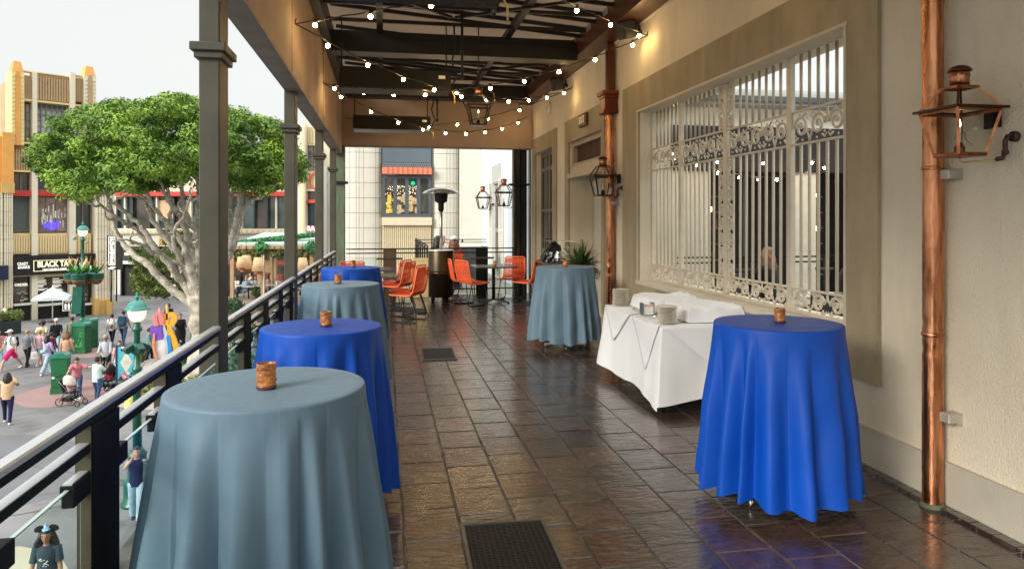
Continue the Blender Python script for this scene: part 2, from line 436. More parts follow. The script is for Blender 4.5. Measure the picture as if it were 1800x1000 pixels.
# ================================================================ right wall of the terrace with its openings
WX = 3.28
wall = thing('house_wall', 'long cream stucco wall with grille window and doorways along the right of the terrace', 'wall', (WX, 0, 0))
def wallbox(m, y0, y1, z0, z1, x0=0.0, x1=0.42): m.box((x0, y0, z0), (x1, y1, z1))
WTOP = 5.2
m = MB()
OP = [(4.603, 8.816, 0.90, 3.11), (10.42, 12.36, -0.01, 3.06), (13.62, 15.2, -0.01, 3.12)]
ys = [-1.4] + [v for o in OP for v in o[:2]] + [16.0]
for i in range(0, len(ys), 2): wallbox(m, ys[i], ys[i + 1], -0.3, WTOP)
for (a, b, z0, z1) in OP:
    wallbox(m, a, b, z1, WTOP)
    if z0 > 0: wallbox(m, a, b, -0.3, z0)
m.build('stucco_face', stucco, wall)
def border(y0, y1, z0, z1, o, d=0.03, closed=True):
    a, b, c, e = o
    m = MB()
    m.box((-d, y0, z0), (-0.0, a, z1)); m.box((-d, b, z0), (0, y1, z1)); m.box((-d, a, e), (0, b, z1))
    if closed: m.box((-d, a, z0), (0, b, c))
    return m.build('raised_border', stucco_trim, wall)
border(4.25, 9.42, 0.58, 3.48, OP[0]); border(10.27, 12.62, 0.262, 3.46, OP[1], closed=False); border(13.3, 15.5, 0.262, 3.45, OP[2], closed=False)
m = MB(); m.box((-0.05, 4.57, 0.855), (0.3, 8.85, 0.9015)); m.build('window_sill', M('sill_paint', (0.55, 0.50, 0.40), 0.6, var=0.06, bump=0.2, bs=50), wall)
m = MB(); m.box((-0.036, 4.56, 3.085), (0.3, 8.86, 3.1085)); m.box((-0.036, 4.575, 0.902), (0.2, 4.602, 3.085)); m.box((-0.036, 8.817, 0.902), (0.2, 8.85, 3.085)); m.build('window_frame', M('cream_paint', (0.55, 0.48, 0.36), 0.55, var=0.06), wall)
m = MB()
for a, b in ((-1.4, 10.42), (12.36, 13.62), (15.2, 16.0)): m.box((-0.022, a, 0.0), (0, b, 0.26)); m.box((-0.028, a, 0.26), (0, b, 0.272))
m.build('skirting', stucco_base, wall)
# small dark cove tiles along the foot of the wall
cm = MB(); cm.box((-0.07, -.072, 0), (0, .072, .022)); cme = cm.mesh('tile', slates[2])
for k in range(60):
    y = 2.9 + k * 0.15
    if y > 10.2: break
    obj_of('tile', cme, wall, (-0.024, y, -0.002 + rt.uniform(0, .002)))
# doorway alcove
al = thing('doorway', 'deep cream doorway recess with brown louvred transom under the EXIT sign', 'doorway', (WX, 10.42, 0))
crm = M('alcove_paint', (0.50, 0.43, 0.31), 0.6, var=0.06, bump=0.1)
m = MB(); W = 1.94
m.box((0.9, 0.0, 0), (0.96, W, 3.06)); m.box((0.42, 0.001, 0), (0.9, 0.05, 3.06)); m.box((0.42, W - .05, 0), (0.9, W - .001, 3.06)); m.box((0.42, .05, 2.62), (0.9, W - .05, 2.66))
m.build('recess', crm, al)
m = MB(); m.box((0.0, 0.001, 2.44), (0.42, W - .001, 2.62)); m.box((-.045, -.02, 2.42), (0, W + .02, 2.50)); m.build('lintel', M('lintel_paint', (0.50, 0.42, 0.29), 0.6, var=.1), al)
m = MB()
for a, b in (((.04, .001, 2.622), (.14, .08, 3.055)), ((.04, W - .08, 2.622), (.14, W - .001, 3.055)), ((.04, .08, 2.98), (.14, W - .08, 3.055)), ((.04, .08, 2.622), (.14, W - .08, 2.68))): m.box(a, b)
m.build('transom_frame', M('transom_paint', (0.40, 0.32, 0.22), .6, var=.1), al)
m = MB(); m.box((.17, .08, 2.68), (.19, W - .08, 2.98)); m.build('transom_back', beam_brown, al)
lm = MB(); lm.box((0, -.012, 0), (.05, .012, .3)); lme = lm.mesh('slat', M('slat_brown', (0.10, 0.055, 0.035), .5, var=.2))
for k in range(26): obj_of('slat', lme, al, (.11, .12 + k * .0675, 2.68))
for yy in (0.62, 1.28):
    m = MB(); m.box((0.88, yy - .02, 0), (0.9, yy + .02, 2.6)); m.build('panel_joint', M('joint_dark_tan', (0.28, .23, .16), .7, var=.1), al)  # panel joints in a darker tan than the recess
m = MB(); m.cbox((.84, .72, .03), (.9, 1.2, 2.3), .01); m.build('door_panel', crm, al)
# glazed door at the far end
gd = thing('glazed_door', 'tall grey framed glazed double door at the far end of the wall', 'door', (WX, 13.62, 0))
gfm = M('door_grey', (0.15, 0.145, 0.125), .45, var=.1); W = 1.58
m = MB()
for y0, y1 in ((0, .09), (W / 2 - .06, W / 2 + .06), (W - .09, W)): m.box((.10, y0 + .001, .001), (.16, y1 - .001, 3.12))
for z0, z1 in ((0, .3), (1.0, 1.06), (1.85, 1.91), (2.72, 2.79), (3.02, 3.12)):
    m.box((.102, .09, z0 + .001), (.158, W / 2 - .06, z1 - .001)); m.box((.102, W / 2 + .06, z0 + .001), (.158, W - .09, z1 - .001))
m.build('door_frame', gfm, gd)
dark_glass = M('dark_glass', (0.02, 0.022, 0.024), 0.04, var=0, spec=1.0)
for y0, y1 in ((.09, W / 2 - .06), (W / 2 + .06, W - .09)):
    for z0, z1 in ((.3, 1.0), (1.06, 1.85), (1.91, 2.72), (2.79, 3.02)):
        m = MB(); m.box((.125, y0, z0), (.135, y1, z1)); m.build('pane', dark_glass, gd)
for yy in (W / 2 - .09, W / 2 + .09):
    m = MB(); m.tube([(.09, yy, 1.0), (.04, yy, 1.03), (.04, yy, 1.27), (.09, yy, 1.3)], .01); m.build('handle', black_m, gd)
# exit sign
ex = thing('exit_sign', 'small brown EXIT sign above the louvred doorway', 'sign', (WX - .03, 11.3, 3.22))
m = MB(); m.cbox((-.05, -.22, 0), (0, .22, .2), .006); m.build('sign_box', M('sign_brown', (.10, .035, .02), .5, var=.1), ex)
m = MB(); m.box((-.053, -.19, .025), (-.0505, .19, .175)); m.build('sign_face', M('sign_face', (.12, .05, .03), .5, var=.05), ex)
text('EXIT', .155, M('sign_letter', (.85, .78, .7), .5, var=0), ex, (-.055, 0, .1), (PI / 2, 0, -PI / 2), depth=.003, bold=.006)
# fire strobe
st = thing('wall_alarm', 'small round white alarm on the upper wall left of the doorway', 'alarm', (WX, 13.9, 3.92))
m = MB(); m.X = Matrix.Rotation(-PI / 2, 4, 'Y'); m.lathe([(.11, 0), (.11, .03), (.095, .05)], n=20); m.build('housing', white_p, st)
m = MB(); m.X = Matrix.Rotation(-PI / 2, 4, 'Y'); m.lathe([(.05, .05), (.045, .075), (.01, .085)], n=14); m.build('lens', M('lens_white', (.8, .8, .8), .2, var=0), st)
m = MB(); m.tube([(-.01, 0, .1), (-.01, 0, .45)], .006, 6); m.build('conduit', M('conduit_cream', (.5, .42, .3), .6, var=0), st)

# ================================================================ street-side posts, fascia, roof
POSTY = [-.1 + .6, 4.42, 8.03, 11.52, 14.6]
for i, y in enumerate(POSTY):
    lab = ['bronze roof post nearest the camera, behind the left edge of the photo', 'thick bronze square post standing nearest at the handrail end', 'bronze square post second from the camera along the rail', 'bronze square post third from the camera along the rail', 'farthest slim bronze post beside the weathered corner post'][i]
    if i == 0: continue
    t = thing('roof_post', lab, 'post', (-1.01, y, -0.4), 0, 'bronze posts carrying the roof on the street side')
    m = MB(); m.cbox((-.057, 0, 0), (.058, .24, 3.5 + .02), .006); m.build('shaft', post_m, t)
    m = MB(); m.cbox((-.10, -.045, 3.08), (.10, .285, 3.13), .005); m.cbox((-.08, -.025, 3.04), (.08, .265, 3.079), .004); m.build('collar', post_m, t)
    for xx in (-.07,):
        m = MB(); m.cbox((-.12, -.05, .38), (.12, .29, .415), .006); m.build('base_plate', black_m, t)
f = thing('roof_fascia', 'deep tan plaster fascia band along the street side and end of the roof', 'fascia', (0, 0, 0))
m = MB(); m.box((-1.0, -1.2, 3.125), (-.885, 15.56, 4.40)); m.build('side_band', fascia_m, f)
m = MB(); m.box((-1.0, 15.56, 3.27), (3.26, 15.7, 4.5)); m.build('end_band', fascia_m, f)
m = MB(); m.box((-1.06, -1.2, 3.09), (-.875, 15.6, 3.124)); m.build('soffit_strip', soffit_m, f)
m = MB(); m.box((-.995, 15.54, 3.245), (3.25, 15.73, 3.269)); m.build('end_soffit', soffit_m, f)
for y in (3.6, 7.2, 10.9, 14.2):
    m = MB(); m.box((-.8845, y, 3.13), (-.879, y + .012, 4.39)); m.build('joint', soffit_m, f)
# canopy frame
fr = thing('canopy_frame', 'dark steel roof frame of beams, chords and rafters under the canopy', 'roof frame', (0, 0, 0))
m = MB(); m.box((2.93, -1.2, 4.22), (3.275, 15.5, 4.27)); m.box((2.93, -1.2, 4.27), (2.99, 15.5, 4.52)); m.build('wall_beam', beam_brown, fr)
m = MB(); m.box((3.24, -1.2, 4.195), (3.272, 15.5, 4.219)); m.build('flashing', white_p, fr)
m = MB(); m.box((-.88, -1.2, 4.3), (-.76, 15.5, 4.62)); m.build('eaves_beam', beam_m, fr)
for y in (3.0, 6.85, 10.7, 14.55):
    m = MB(); m.box((-.76, y, 4.33), (2.93, y + .1, 4.47)); m.box((-.76, y - .1, 4.14), (2.93, y + .0, 4.33)); m.box((-.76, y, 4.14), (2.93, y + .22, 4.155)); m.build('cross_beam', beam_m, fr)
TR = [-.5, .3, 1.1, 1.9, 2.5, 3.9, 4.7, 5.5, 6.2, 7.7, 8.5, 9.3, 10.1, 11.7, 12.5, 13.3, 14.0]
cm1 = MB(); cm1.bar((-.76, 0, 4.46), (2.93, 0, 4.46), .045); cme1 = cm1.mesh('chord', beam_m)
rm1 = MB(); rm1.bar((-.76, 0, 4.80), (2.93, 0, 4.50), .045, .05); rme1 = rm1.mesh('rafter', beam_m)
sm1 = MB(); sm1.bar((-.06, 0, 4.48), (-.06, 0, 4.73), .035); sm1.bar((1.84, 0, 4.48), (1.84, 0, 4.58), .035); sme1 = sm1.mesh('strut', beam_m)
for y in TR:
    obj_of('chord', cme1, fr, (0, y, 0)); obj_of('rafter', rme1, fr, (0, y + .06, 0)); obj_of('rafter', rme1, fr, (0, y + .34, -.03)); obj_of('strut', sme1, fr, (0, y, 0))
for x, z in ((-.06, 4.44), (1.84, 4.43)):
    m = MB(); m.box((x - .045, -1.2, z), (x + .045, 15.5, z + .09)); m.build('purlin', beam_m, fr)
for y in (4.2, 8.0, 11.9):
    m = MB(); m.bar((-.76, y, 4.42), (.9, y + 1.6, 4.42), .035); m.bar((.95, y + 1.6, 4.42), (2.93, y + .2, 4.42), .035); m.build('brace', beam_m, fr)
plm = MB(); plm.cbox((-.004, -.13, -.035), (.004, .13, .035), .002); plme = plm.mesh('bracket_plate', M('galvanised', (.55, .52, .47), .4, metal=.8, var=.1))
for k in range(18): obj_of('bracket_plate', plme, fr, (2.924, 1.2 + k * .8, 4.47))
# fabric
fab = bpy.data.materials.new('canopy_fabric'); fab.use_nodes = True; n = fab.node_tree
n.nodes.remove(n.nodes['Principled BSDF']); d1 = n.nodes.new('ShaderNodeBsdfDiffuse'); d2 = n.nodes.new('ShaderNodeBsdfTranslucent'); mx = n.nodes.new('ShaderNodeMixShader')
d1.inputs[0].default_value = (.34, .27, .20, 1); d2.inputs[0].default_value = (.45, .33, .23, 1); mx.inputs[0].default_value = .11
n.links.new(d1.outputs[0], mx.inputs[1]); n.links.new(d2.outputs[0], mx.inputs[2]); n.links.new(mx.outputs[0], n.nodes['Material Output'].inputs[0])
m = MB(); vs = []; fs = []; NX, NY = 12, 120
for i in range(NX + 1):
    for j in range(NY + 1):
        x = -1.0 + i * 4.0 / NX; y = -1.2 + j * 16.9 / NY
        vs.append((x, y, 4.86 - (x + .9) * .078 - .02 * abs(math.sin(y / .8 * PI)) + .004 * math.sin(x * 9)))
for i in range(NX):
    for j in range(NY): a = i * (NY + 1) + j; fs.append((a, a + NY + 1, a + NY + 2, a + 1))
m.add(vs, fs, True); o = m.build('canopy_cloth', fab, fix=False); o.parent = fr
# corner posts at the far end
wp = thing('corner_post', 'weathered green and brown timber corner post at the far left of the terrace', 'post', (-.92, 15.62, -.3), 0)
m = MB(); m.cbox((-.10, -.09, 0), (.10, .09, 3.57), .008); m.build('shaft', M('weathered_wood', (.16, .115, .08), .7, var=.3, vs=2.2, c2=(.10, .20, .13), stretch=(5, 5, 1), bump=.3), wp)
m = MB(); m.cbox((-.16, -.15, 2.75), (.16, .15, 2.80), .006); m.build('collar', black_m, wp)
bc = thing('corner_column', 'glossy near black column at the far right end of the terrace', 'column', (3.02, 15.75, -.3))
m = MB(); m.cbox((-.17, -.1, 0), (.0, .1, 3.57), .02); m.build('shaft', M('dark_lacquer', (.02, .022, .024), .22, metal=.4, var=.5, vs=2, c2=(.06, .06, .045), stretch=(5, 5, .8)), bc)
m = MB(); m.cbox((.0, -.08, 0), (.14, .08, 3.57), .01); m.build('side_shaft', black_m, bc)
m = MB(); m.cbox((-.26, -.16, 2.75), (.2, .16, 2.79), .006); m.build('collar', black_m, bc)
m = MB(); m.cyl((.205, -.12, 0), (.205, -.12, 4.6), .018); m.build('conduit', alu, bc)
# ================================================================ handrails with glass
perf = M('perforated_black', (0.010, 0.012, 0.016), .65, metal=.0, var=0, spec=.15)
# perforations: a fine dot grid in relief and colour
def perforate(m):
    n = m.node_tree; b = n.nodes['Principled BSDF']; t = n.nodes.new('ShaderNodeTexCoord'); v = n.nodes.new('ShaderNodeTexVoronoi')
    v.inputs['Scale'].default_value = 110; v.inputs['Randomness'].default_value = 0.05
    n.links.new(t.outputs['Object'], v.inputs['Vector']); ra = n.nodes.new('ShaderNodeValToRGB')
    ra.color_ramp.elements[0].position = .25; ra.color_ramp.elements[1].position = .4
    ra.color_ramp.elements[0].color = (.018, .02, .024, 1); ra.color_ramp.elements[1].color = (.004, .005, .006, 1)
    n.links.new(v.outputs['Distance'], ra.inputs[0]); n.links.new(ra.outputs[0], b.inputs['Base Color'])
    bu = n.nodes.new('ShaderNodeBump'); bu.inputs['Strength'].default_value = .6; bu.inputs['Distance'].default_value = .003
    n.links.new(v.outputs['Distance'], bu.inputs['Height']); n.links.new(bu.outputs[0], b.inputs['Normal'])
perforate(perf)
rail_glass = M('rail_glass', (.86, .96, .92), .0, var=0, trans=1.0, ior=1.12)
glass_edge = M('glass_edge', (.45, .62, .56), .15, var=0, spec=.8)
edge_olive = M('post_edge_olive', (.07, .065, .04), .45, metal=.3, var=.2)
def railing(name, label, x, y0, y1, posts, group=None):
    """rail along y at x; local origin at (x, y0)"""
    t = thing(name, label, 'railing', (x, y0, 0), 0, group)
    L = y1 - y0
    m = MB(); m.cbox((-.024, -.01, 1.045), (.024, L + .02, 1.072), .006); m.build('handrail', rail_top, t)
    m = MB(); m.box((-.02, 0, 1.022), (.02, L, 1.044)); m.build('rail_web', rail_black, t)
    m = MB(); m.cbox((-.018, .0, .93), (.018, L, .962), .003); m.build('middle_rail', rail_black, t)
    m = MB(); m.box((-.0175, .0, .9625), (.0175, L, .966)); m.build('middle_cap', rail_top, t)
    for p in posts:
        q = p - y0
        m = MB(); m.box((-.026, q + .003, 0), (.026, q + .24, 1.02)); m.build('post', perf, t)
        m = MB(); m.box((-.0262, q - .004, 0), (.022, q + .003, 1.02)); m.build('post_edge', edge_olive, t)
        for z in (.80, .12):
            m = MB(); m.cbox((-.022, q - .13, z), (.022, q - .005, z + .07), .003); m.build('clamp', rail_black, t)
            m = MB(); m.cbox((-.022, q + .242, z), (.022, q + .34, z + .07), .003); m.build('clamp', rail_black, t)
            m = MB(); m.box((-.014, q - .128, z + .071), (.014, q - .006, z + .076)); m.build('clamp_cap', rail_top, t)
    ed = [y0] + [v for p in posts for v in (p - .02, p + .26)] + [y1]
    for i in range(0, len(ed), 2):
        a, b = ed[i] - y0, ed[i + 1] - y0
        if b - a < .12: continue
        m = MB(); m.box((-.006, a + .01, .08), (.006, b - .01, .853)); m.build('glass_panel', rail_glass, t)
        m = MB(); m.box((-.0058, a + .012, .8535), (.0058, b - .012, .858)); m.build('glass_edge', glass_edge, t)
    return t
RX = -.97
G = 'handrail sections along the street side'
railing('terrace_railing', 'nearest section of metal and glass handrail, running off the left edge of the photo', RX, .6, 4.41, [1.72, 2.55, 3.36], G)
railing('terrace_railing', 'section of handrail between the first two bronze posts beside the near blue table', RX, 4.67, 8.02, [5.15, 5.95, 6.8, 7.55], G)
railing('terrace_railing', 'section of handrail between the second and third bronze posts', RX, 8.28, 11.51, [8.8, 9.6, 10.5], G)
railing('terrace_railing', 'farthest street side section of handrail beside the last bronze posts', RX, 11.77, 14.59, [12.4, 13.3], G)
def rail_x(name, label, y, x0, x1, posts, z0=0, glass=True):
    t = thing(name, label, 'railing', (x0, y, z0))
    L = x1 - x0
    m = MB(); m.cbox((0, -.02, 1.04), (L, .02, 1.065), .004); m.build('handrail', rail_black, t)
    for z in (.95, .15):
        m = MB(); m.box((0, -.012, z), (L, .012, z + .025)); m.build('middle_rail', rail_black, t)
    for p, w, mt in posts:
        q = p - x0
        m = MB(); m.box((q, -.02, -.02), (q + w, .0, 1.04)); m.build('post', mt, t)
        m = MB(); m.cbox((q - .14, -.03, .82), (q + w + .14, .01, .86), .003); m.build('clamp', edge_olive, t)
    ps = sorted([(x0, 0)] + [(p, w) for p, w, _ in posts] + [(x1, 0)])
    for i in range(len(ps) - 1):
        a = ps[i][0] + ps[i][1] - x0; b = ps[i + 1][0] - x0
        if b - a < .15 or not glass: continue
        m = MB(); m.box((a + .03, -.005, .08), (b - .03, .005, .84)); m.build('glass_panel', rail_glass, t)
    return t
brown_post = M('post_brown', (.11, .075, .045), .5, metal=.2, var=.2)
rail_x('end_railing', 'black railing with glass across the far end of the terrace behind the heater', 15.62, -.80, 2.86, [(-.02, .28, brown_post), (1.02, .06, black_m), (2.0, .26, rail_black)])

# ================================================================ bar tables with cloths
def cloth_mat(name, c, hi, sheen=.25):
    m = M(name, c, .50, var=.06, vs=2.5, spec=.30, sheen=sheen)
    n = m.node_tree; b = n.nodes['Principled BSDF']
    t = n.nodes.new('ShaderNodeTexCoord'); w = n.nodes.new('ShaderNodeTexNoise'); w.inputs['Scale'].default_value = 420
    n.links.new(t.outputs['Object'], w.inputs['Vector'])
    w2 = n.nodes.new('ShaderNodeTexNoise'); w2.inputs['Scale'].default_value = 9; w2.inputs['Detail'].default_value = 2
    mp = n.nodes.new('ShaderNodeMapping'); mp.inputs['Scale'].default_value = (1, 1, .35)
    n.links.new(t.outputs['Object'], mp.inputs[0]); n.links.new(mp.outputs[0], w2.inputs['Vector'])
    b1 = n.nodes.new('ShaderNodeBump'); b1.inputs['Strength'].default_value = .25; b1.inputs['Distance'].default_value = .001; n.links.new(w.outputs['Fac'], b1.inputs['Height'])
    b2 = n.nodes.new('ShaderNodeBump'); b2.inputs['Strength'].default_value = .35; b2.inputs['Distance'].default_value = .02; n.links.new(w2.outputs['Fac'], b2.inputs['Height']); n.links.new(b1.outputs[0], b2.inputs['Normal'])
    # pressed fold lines left from storage: cross on the top, one line round the drop
    sp = n.nodes.new('ShaderNodeSeparateXYZ'); n.links.new(t.outputs['Object'], sp.inputs[0]); last = None
    for ax_, off in ((0, 0), (1, 0), (2, .58)):
        s1 = n.nodes.new('ShaderNodeMath'); s1.operation = 'SUBTRACT'; s1.inputs[1].default_value = off; n.links.new(sp.outputs[ax_], s1.inputs[0])
        s2 = n.nodes.new('ShaderNodeMath'); s2.operation = 'ABSOLUTE'; n.links.new(s1.outputs[0], s2.inputs[0])
        s3 = n.nodes.new('ShaderNodeMapRange'); s3.inputs[1].default_value = 0; s3.inputs[2].default_value = .005; s3.inputs[3].default_value = 1; s3.inputs[4].default_value = 0; n.links.new(s2.outputs[0], s3.inputs[0])
        if last is None: last = s3.outputs[0]
        else:
            mxm = n.nodes.new('ShaderNodeMath'); mxm.operation = 'MAXIMUM'; n.links.new(last, mxm.inputs[0]); n.links.new(s3.outputs[0], mxm.inputs[1]); last = mxm.outputs[0]
    b3 = n.nodes.new('ShaderNodeBump'); b3.inputs['Strength'].default_value = .16; b3.inputs['Distance'].default_value = .002; n.links.new(last, b3.inputs['Height']); n.links.new(b2.outputs[0], b3.inputs['Normal'])
    n.links.new(b3.outputs[0], b.inputs['Normal'])
    b.inputs['Sheen Tint'].default_value = (*hi, 1); b.inputs['Sheen Roughness'].default_value = .4
    return m
cl_grey = cloth_mat('cloth_slate_blue', (.106, .172, .228), (.6, .8, 1), .12)
cl_blue = cloth_mat('cloth_royal_blue', (.0, .058, .38), (.05, .3, 1), .0)
def tablecloth(R0, H, hemR, hemz, seed, mat, nf=13, NA=560, amp=.100, crease=None):
    r = random.Random(seed)
    ph = []; a = 0
    while True:                                     # irregular folds round the hem
        w = 2 * PI / nf * r.uniform(.62, 1.45)
        if a + w > 2 * PI - .18:
            ph.append((a, 2 * PI - a, r.uniform(.6, 1.15), r.uniform(.38, .62))); break
        ph.append((a, w, r.uniform(.55, 1.2), r.uniform(.36, .64))); a += w
    st = [r.uniform(.03, .22) for _ in ph]
    def fold(th, t):
        for (a0, w, k, pk), s0 in zip(ph, st):
            if a0 <= th < a0 + w + 1e-9:
                u = (th - a0) / w
                u = u / pk * .5 if u < pk else .5 + (u - pk) / (1 - pk) * .5
                f = (.5 - .5 * math.cos(2 * PI * u)) ** .9
                return k * (f - .5) * max(0, min(1, (t - s0 * .45) / .5)) ** .72
        return 0
    rings = []
    vs = []; fs = []
    tops = [.0, .25, .5, .7, .85, .94]
    r0 = R0 - .008
    for q in tops[1:]: rings.append(('t', q * r0, H))
    rings += [('t', r0 + .002, H), ('t', R0 - .001, H - .003), ('t', R0 + .0005, H - .008), ('t', R0 + .001, H - .012)]
    ND = 36
    for i in range(1, ND + 1): rings.append(('d', i / ND, 0))
    vs.append((0, 0, H))
    wph = r.uniform(0, 6); tw = r.uniform(-.06, .06)
    for kind, p, z in rings:
        for k in range(NA):
            th = 2 * PI * k / NA
            if kind == 't': rr, zz = p, z
            else:
                t = p; f = fold(th, t)
                rr = R0 + .001 + (hemR - R0) * (t ** 1.0) + amp * f * (.55 + .45 * t)
                rr += .012 * t * math.sin(2 * th + wph) + .004 * math.sin(9 * th + 14 * t + wph) * t
                hz = hemz + .02 * math.sin(4 * th + wph) - .022 * f
                zz = (H - .012) * (1 - t) + hz * t
                th += tw * t * t + .02 * math.sin(3 * th + 2 * t)
            vs.append((rr * math.cos(th), rr * math.sin(th), zz))
    for k in range(NA): fs.append((0, 1 + k, 1 + (k + 1) % NA))
    for i in range(len(rings) - 1):
        for k in range(NA):
            l = (k + 1) % NA; a = 1 + i * NA; b = a + NA
            fs.append((a + k, b + k, b + l, a + l))
    m = MB(); m.add(vs, fs, True)
    return m.mesh('tablecloth', mat)
steel = M('steel_leg', (.6, .58, .55), .3, metal=1.0, var=.1)
tabletop_m = M('plywood', (.35, .27, .18), .6, var=.1)
TAB = [(-.432, 2.80, cl_grey, .450, .12, .360, 'nearest slate blue covered bar table, filling the lower left of the photo', 'slate blue cloth with visible creases over the nearest bar table', 19),
       (-.36, 4.31, cl_blue, .405, .13, .346, 'royal blue covered bar table just behind the nearest slate blue one', 'royal blue cloth on the bar table second from the camera on the left', 17),
       (-.41, 7.1, cl_grey, .455, .12, .366, 'slate blue covered bar table third from the camera on the street side', 'slate blue cloth on the third bar table along the street side', 20),
       (-.42, 9.45, cl_blue, .45, .13, .370, 'farthest royal blue covered bar table on the street side', 'royal blue cloth on the farthest bar table of the street side', 16),
       (2.36, 9.15, cl_grey, .465, .13, .380, 'slate blue covered bar table standing right in front of the potted fern', 'slate blue cloth on the bar table in front of the fern and doorway', 20),
       (2.355, 3.97, cl_blue, .445, .105, .374, 'royal blue covered bar table on the right, in front of the grille window', 'royal blue cloth over the bar table in front of the grille window', 18)]
leg0 = None
for i, (x, y, mt, hr, hz, tr_, lt, lc, nf) in enumerate(TAB):
    t = thing('bar_table', lt, 'table', (x, y, 0), R(20 + 37 * i), 'cocktail tables under blue cloths')
    m = MB(); m.lathe([(tr_ - .035, 1.03), (tr_ - .012, 1.035), (tr_ - .012, 1.056), (tr_ - .035, 1.058)], n=40); m.build('tabletop', tabletop_m, t)
    m = MB(); m.cyl((0, 0, .09), (0, 0, 1.03), .032); m.build('stem', steel, t)
    for k in range(4):
        a = PI / 2 * k
        m = MB(); m.bar((math.cos(a) * .03, math.sin(a) * .03, .075), (math.cos(a) * .26, math.sin(a) * .26, .045), .03, .02); m.cyl((math.cos(a) * .26, math.sin(a) * .26, .0), (math.cos(a) * .26, math.sin(a) * .26, .06), .011); m.build('leg', steel, t)
    o = obj_of('tablecloth', tablecloth(tr_, 1.071, hr, hz, 11 + i * 5, mt, nf), None, (x, y, 0), (0, 0, R(30 * i + 15)))
    tag(o, lc, 'tablecloth', 'round cloths on the cocktail tables')
# stitched fold line and crease seams on the nearest cloth
# candle holders
amber = M('amber_glass', (.50, .15, .02), .14, var=.35, vs=16, c2=(.92, .40, .07), trans=.45, spec=.8, bump=.5, bs=70, subs=0)
wax = M('wax', (.75, .55, .30), .5, var=0, emit=(1, .35, .06), es=.25)
flame = M('candle_flame', (1, .7, .3), .5, var=0, emit=(1, .62, .22), es=14)
CAND = [(-.43, 2.76, 1.071, 'amber ribbed glass candle holder on the nearest slate blue table', 1), (-.335, 4.30, 1.071, 'amber candle holder on the near royal blue table at the left', .92),
        (-.44, 7.1, 1.071, 'amber candle holder on the third table of the street side', .95), (-.40, 9.5, 1.071, 'amber candle holder on the farthest royal blue table', .95),
        (2.355, 9.12, 1.071, 'lit amber candle holder on the slate blue table by the fern', .95), (2.37, 3.97, 1.071, 'dark amber candle holder on the royal blue table by the grille window', .92), (2.22, 14.3, .755, 'lit amber candle on the dark table between the orange chairs', .95)]
for i, (x, y, z, lab, s) in enumerate(CAND):
    t = thing('candle_holder', lab, 'candle holder', (x, y, z), 0, 'amber glass candle holders', s)
    prof = [(.030, 0), (.034, .002), (.0355, .006), (.0345, .014)]
    for k in range(8): prof += [(.0352, .018 + k * .009), (.0340, .0215 + k * .009)]
    prof += [(.0358, .092), (.0345, .095), (.0325, .093), (.0315, .06), (.0305, .012), (.002, .010)]
    m = MB(); m.lathe(prof, n=28); o = m.build('glass_cup', amber, t, fix=True)
    m = MB()
    for zz in (.033, .077):
        for k in range(22):
            a = 2 * PI * k / 22; m.ball((math.cos(a) * .0358, math.sin(a) * .0358, zz), .0028, 5, 4)
    m.build('beading', amber, t)
    m = MB(); m.lathe([(.0345, .001), (.0368, .004), (.0362, .013), (.0352, .016)], n=28); m.build('base_ring', M('amber_dark', (.10, .022, .008), .2, var=.2, spec=.8), t)
    m = MB(); m.lathe([(.027, .013), (.0275, .035), (.024, .037), (.003, .036)], n=16); m.build('candle', wax, t)
    if i in (4, 6):
        m = MB(); m.lathe([(.001, .036), (.005, .042), (.0035, .052), (.0006, .062)], n=8); m.build('flame', flame, t)

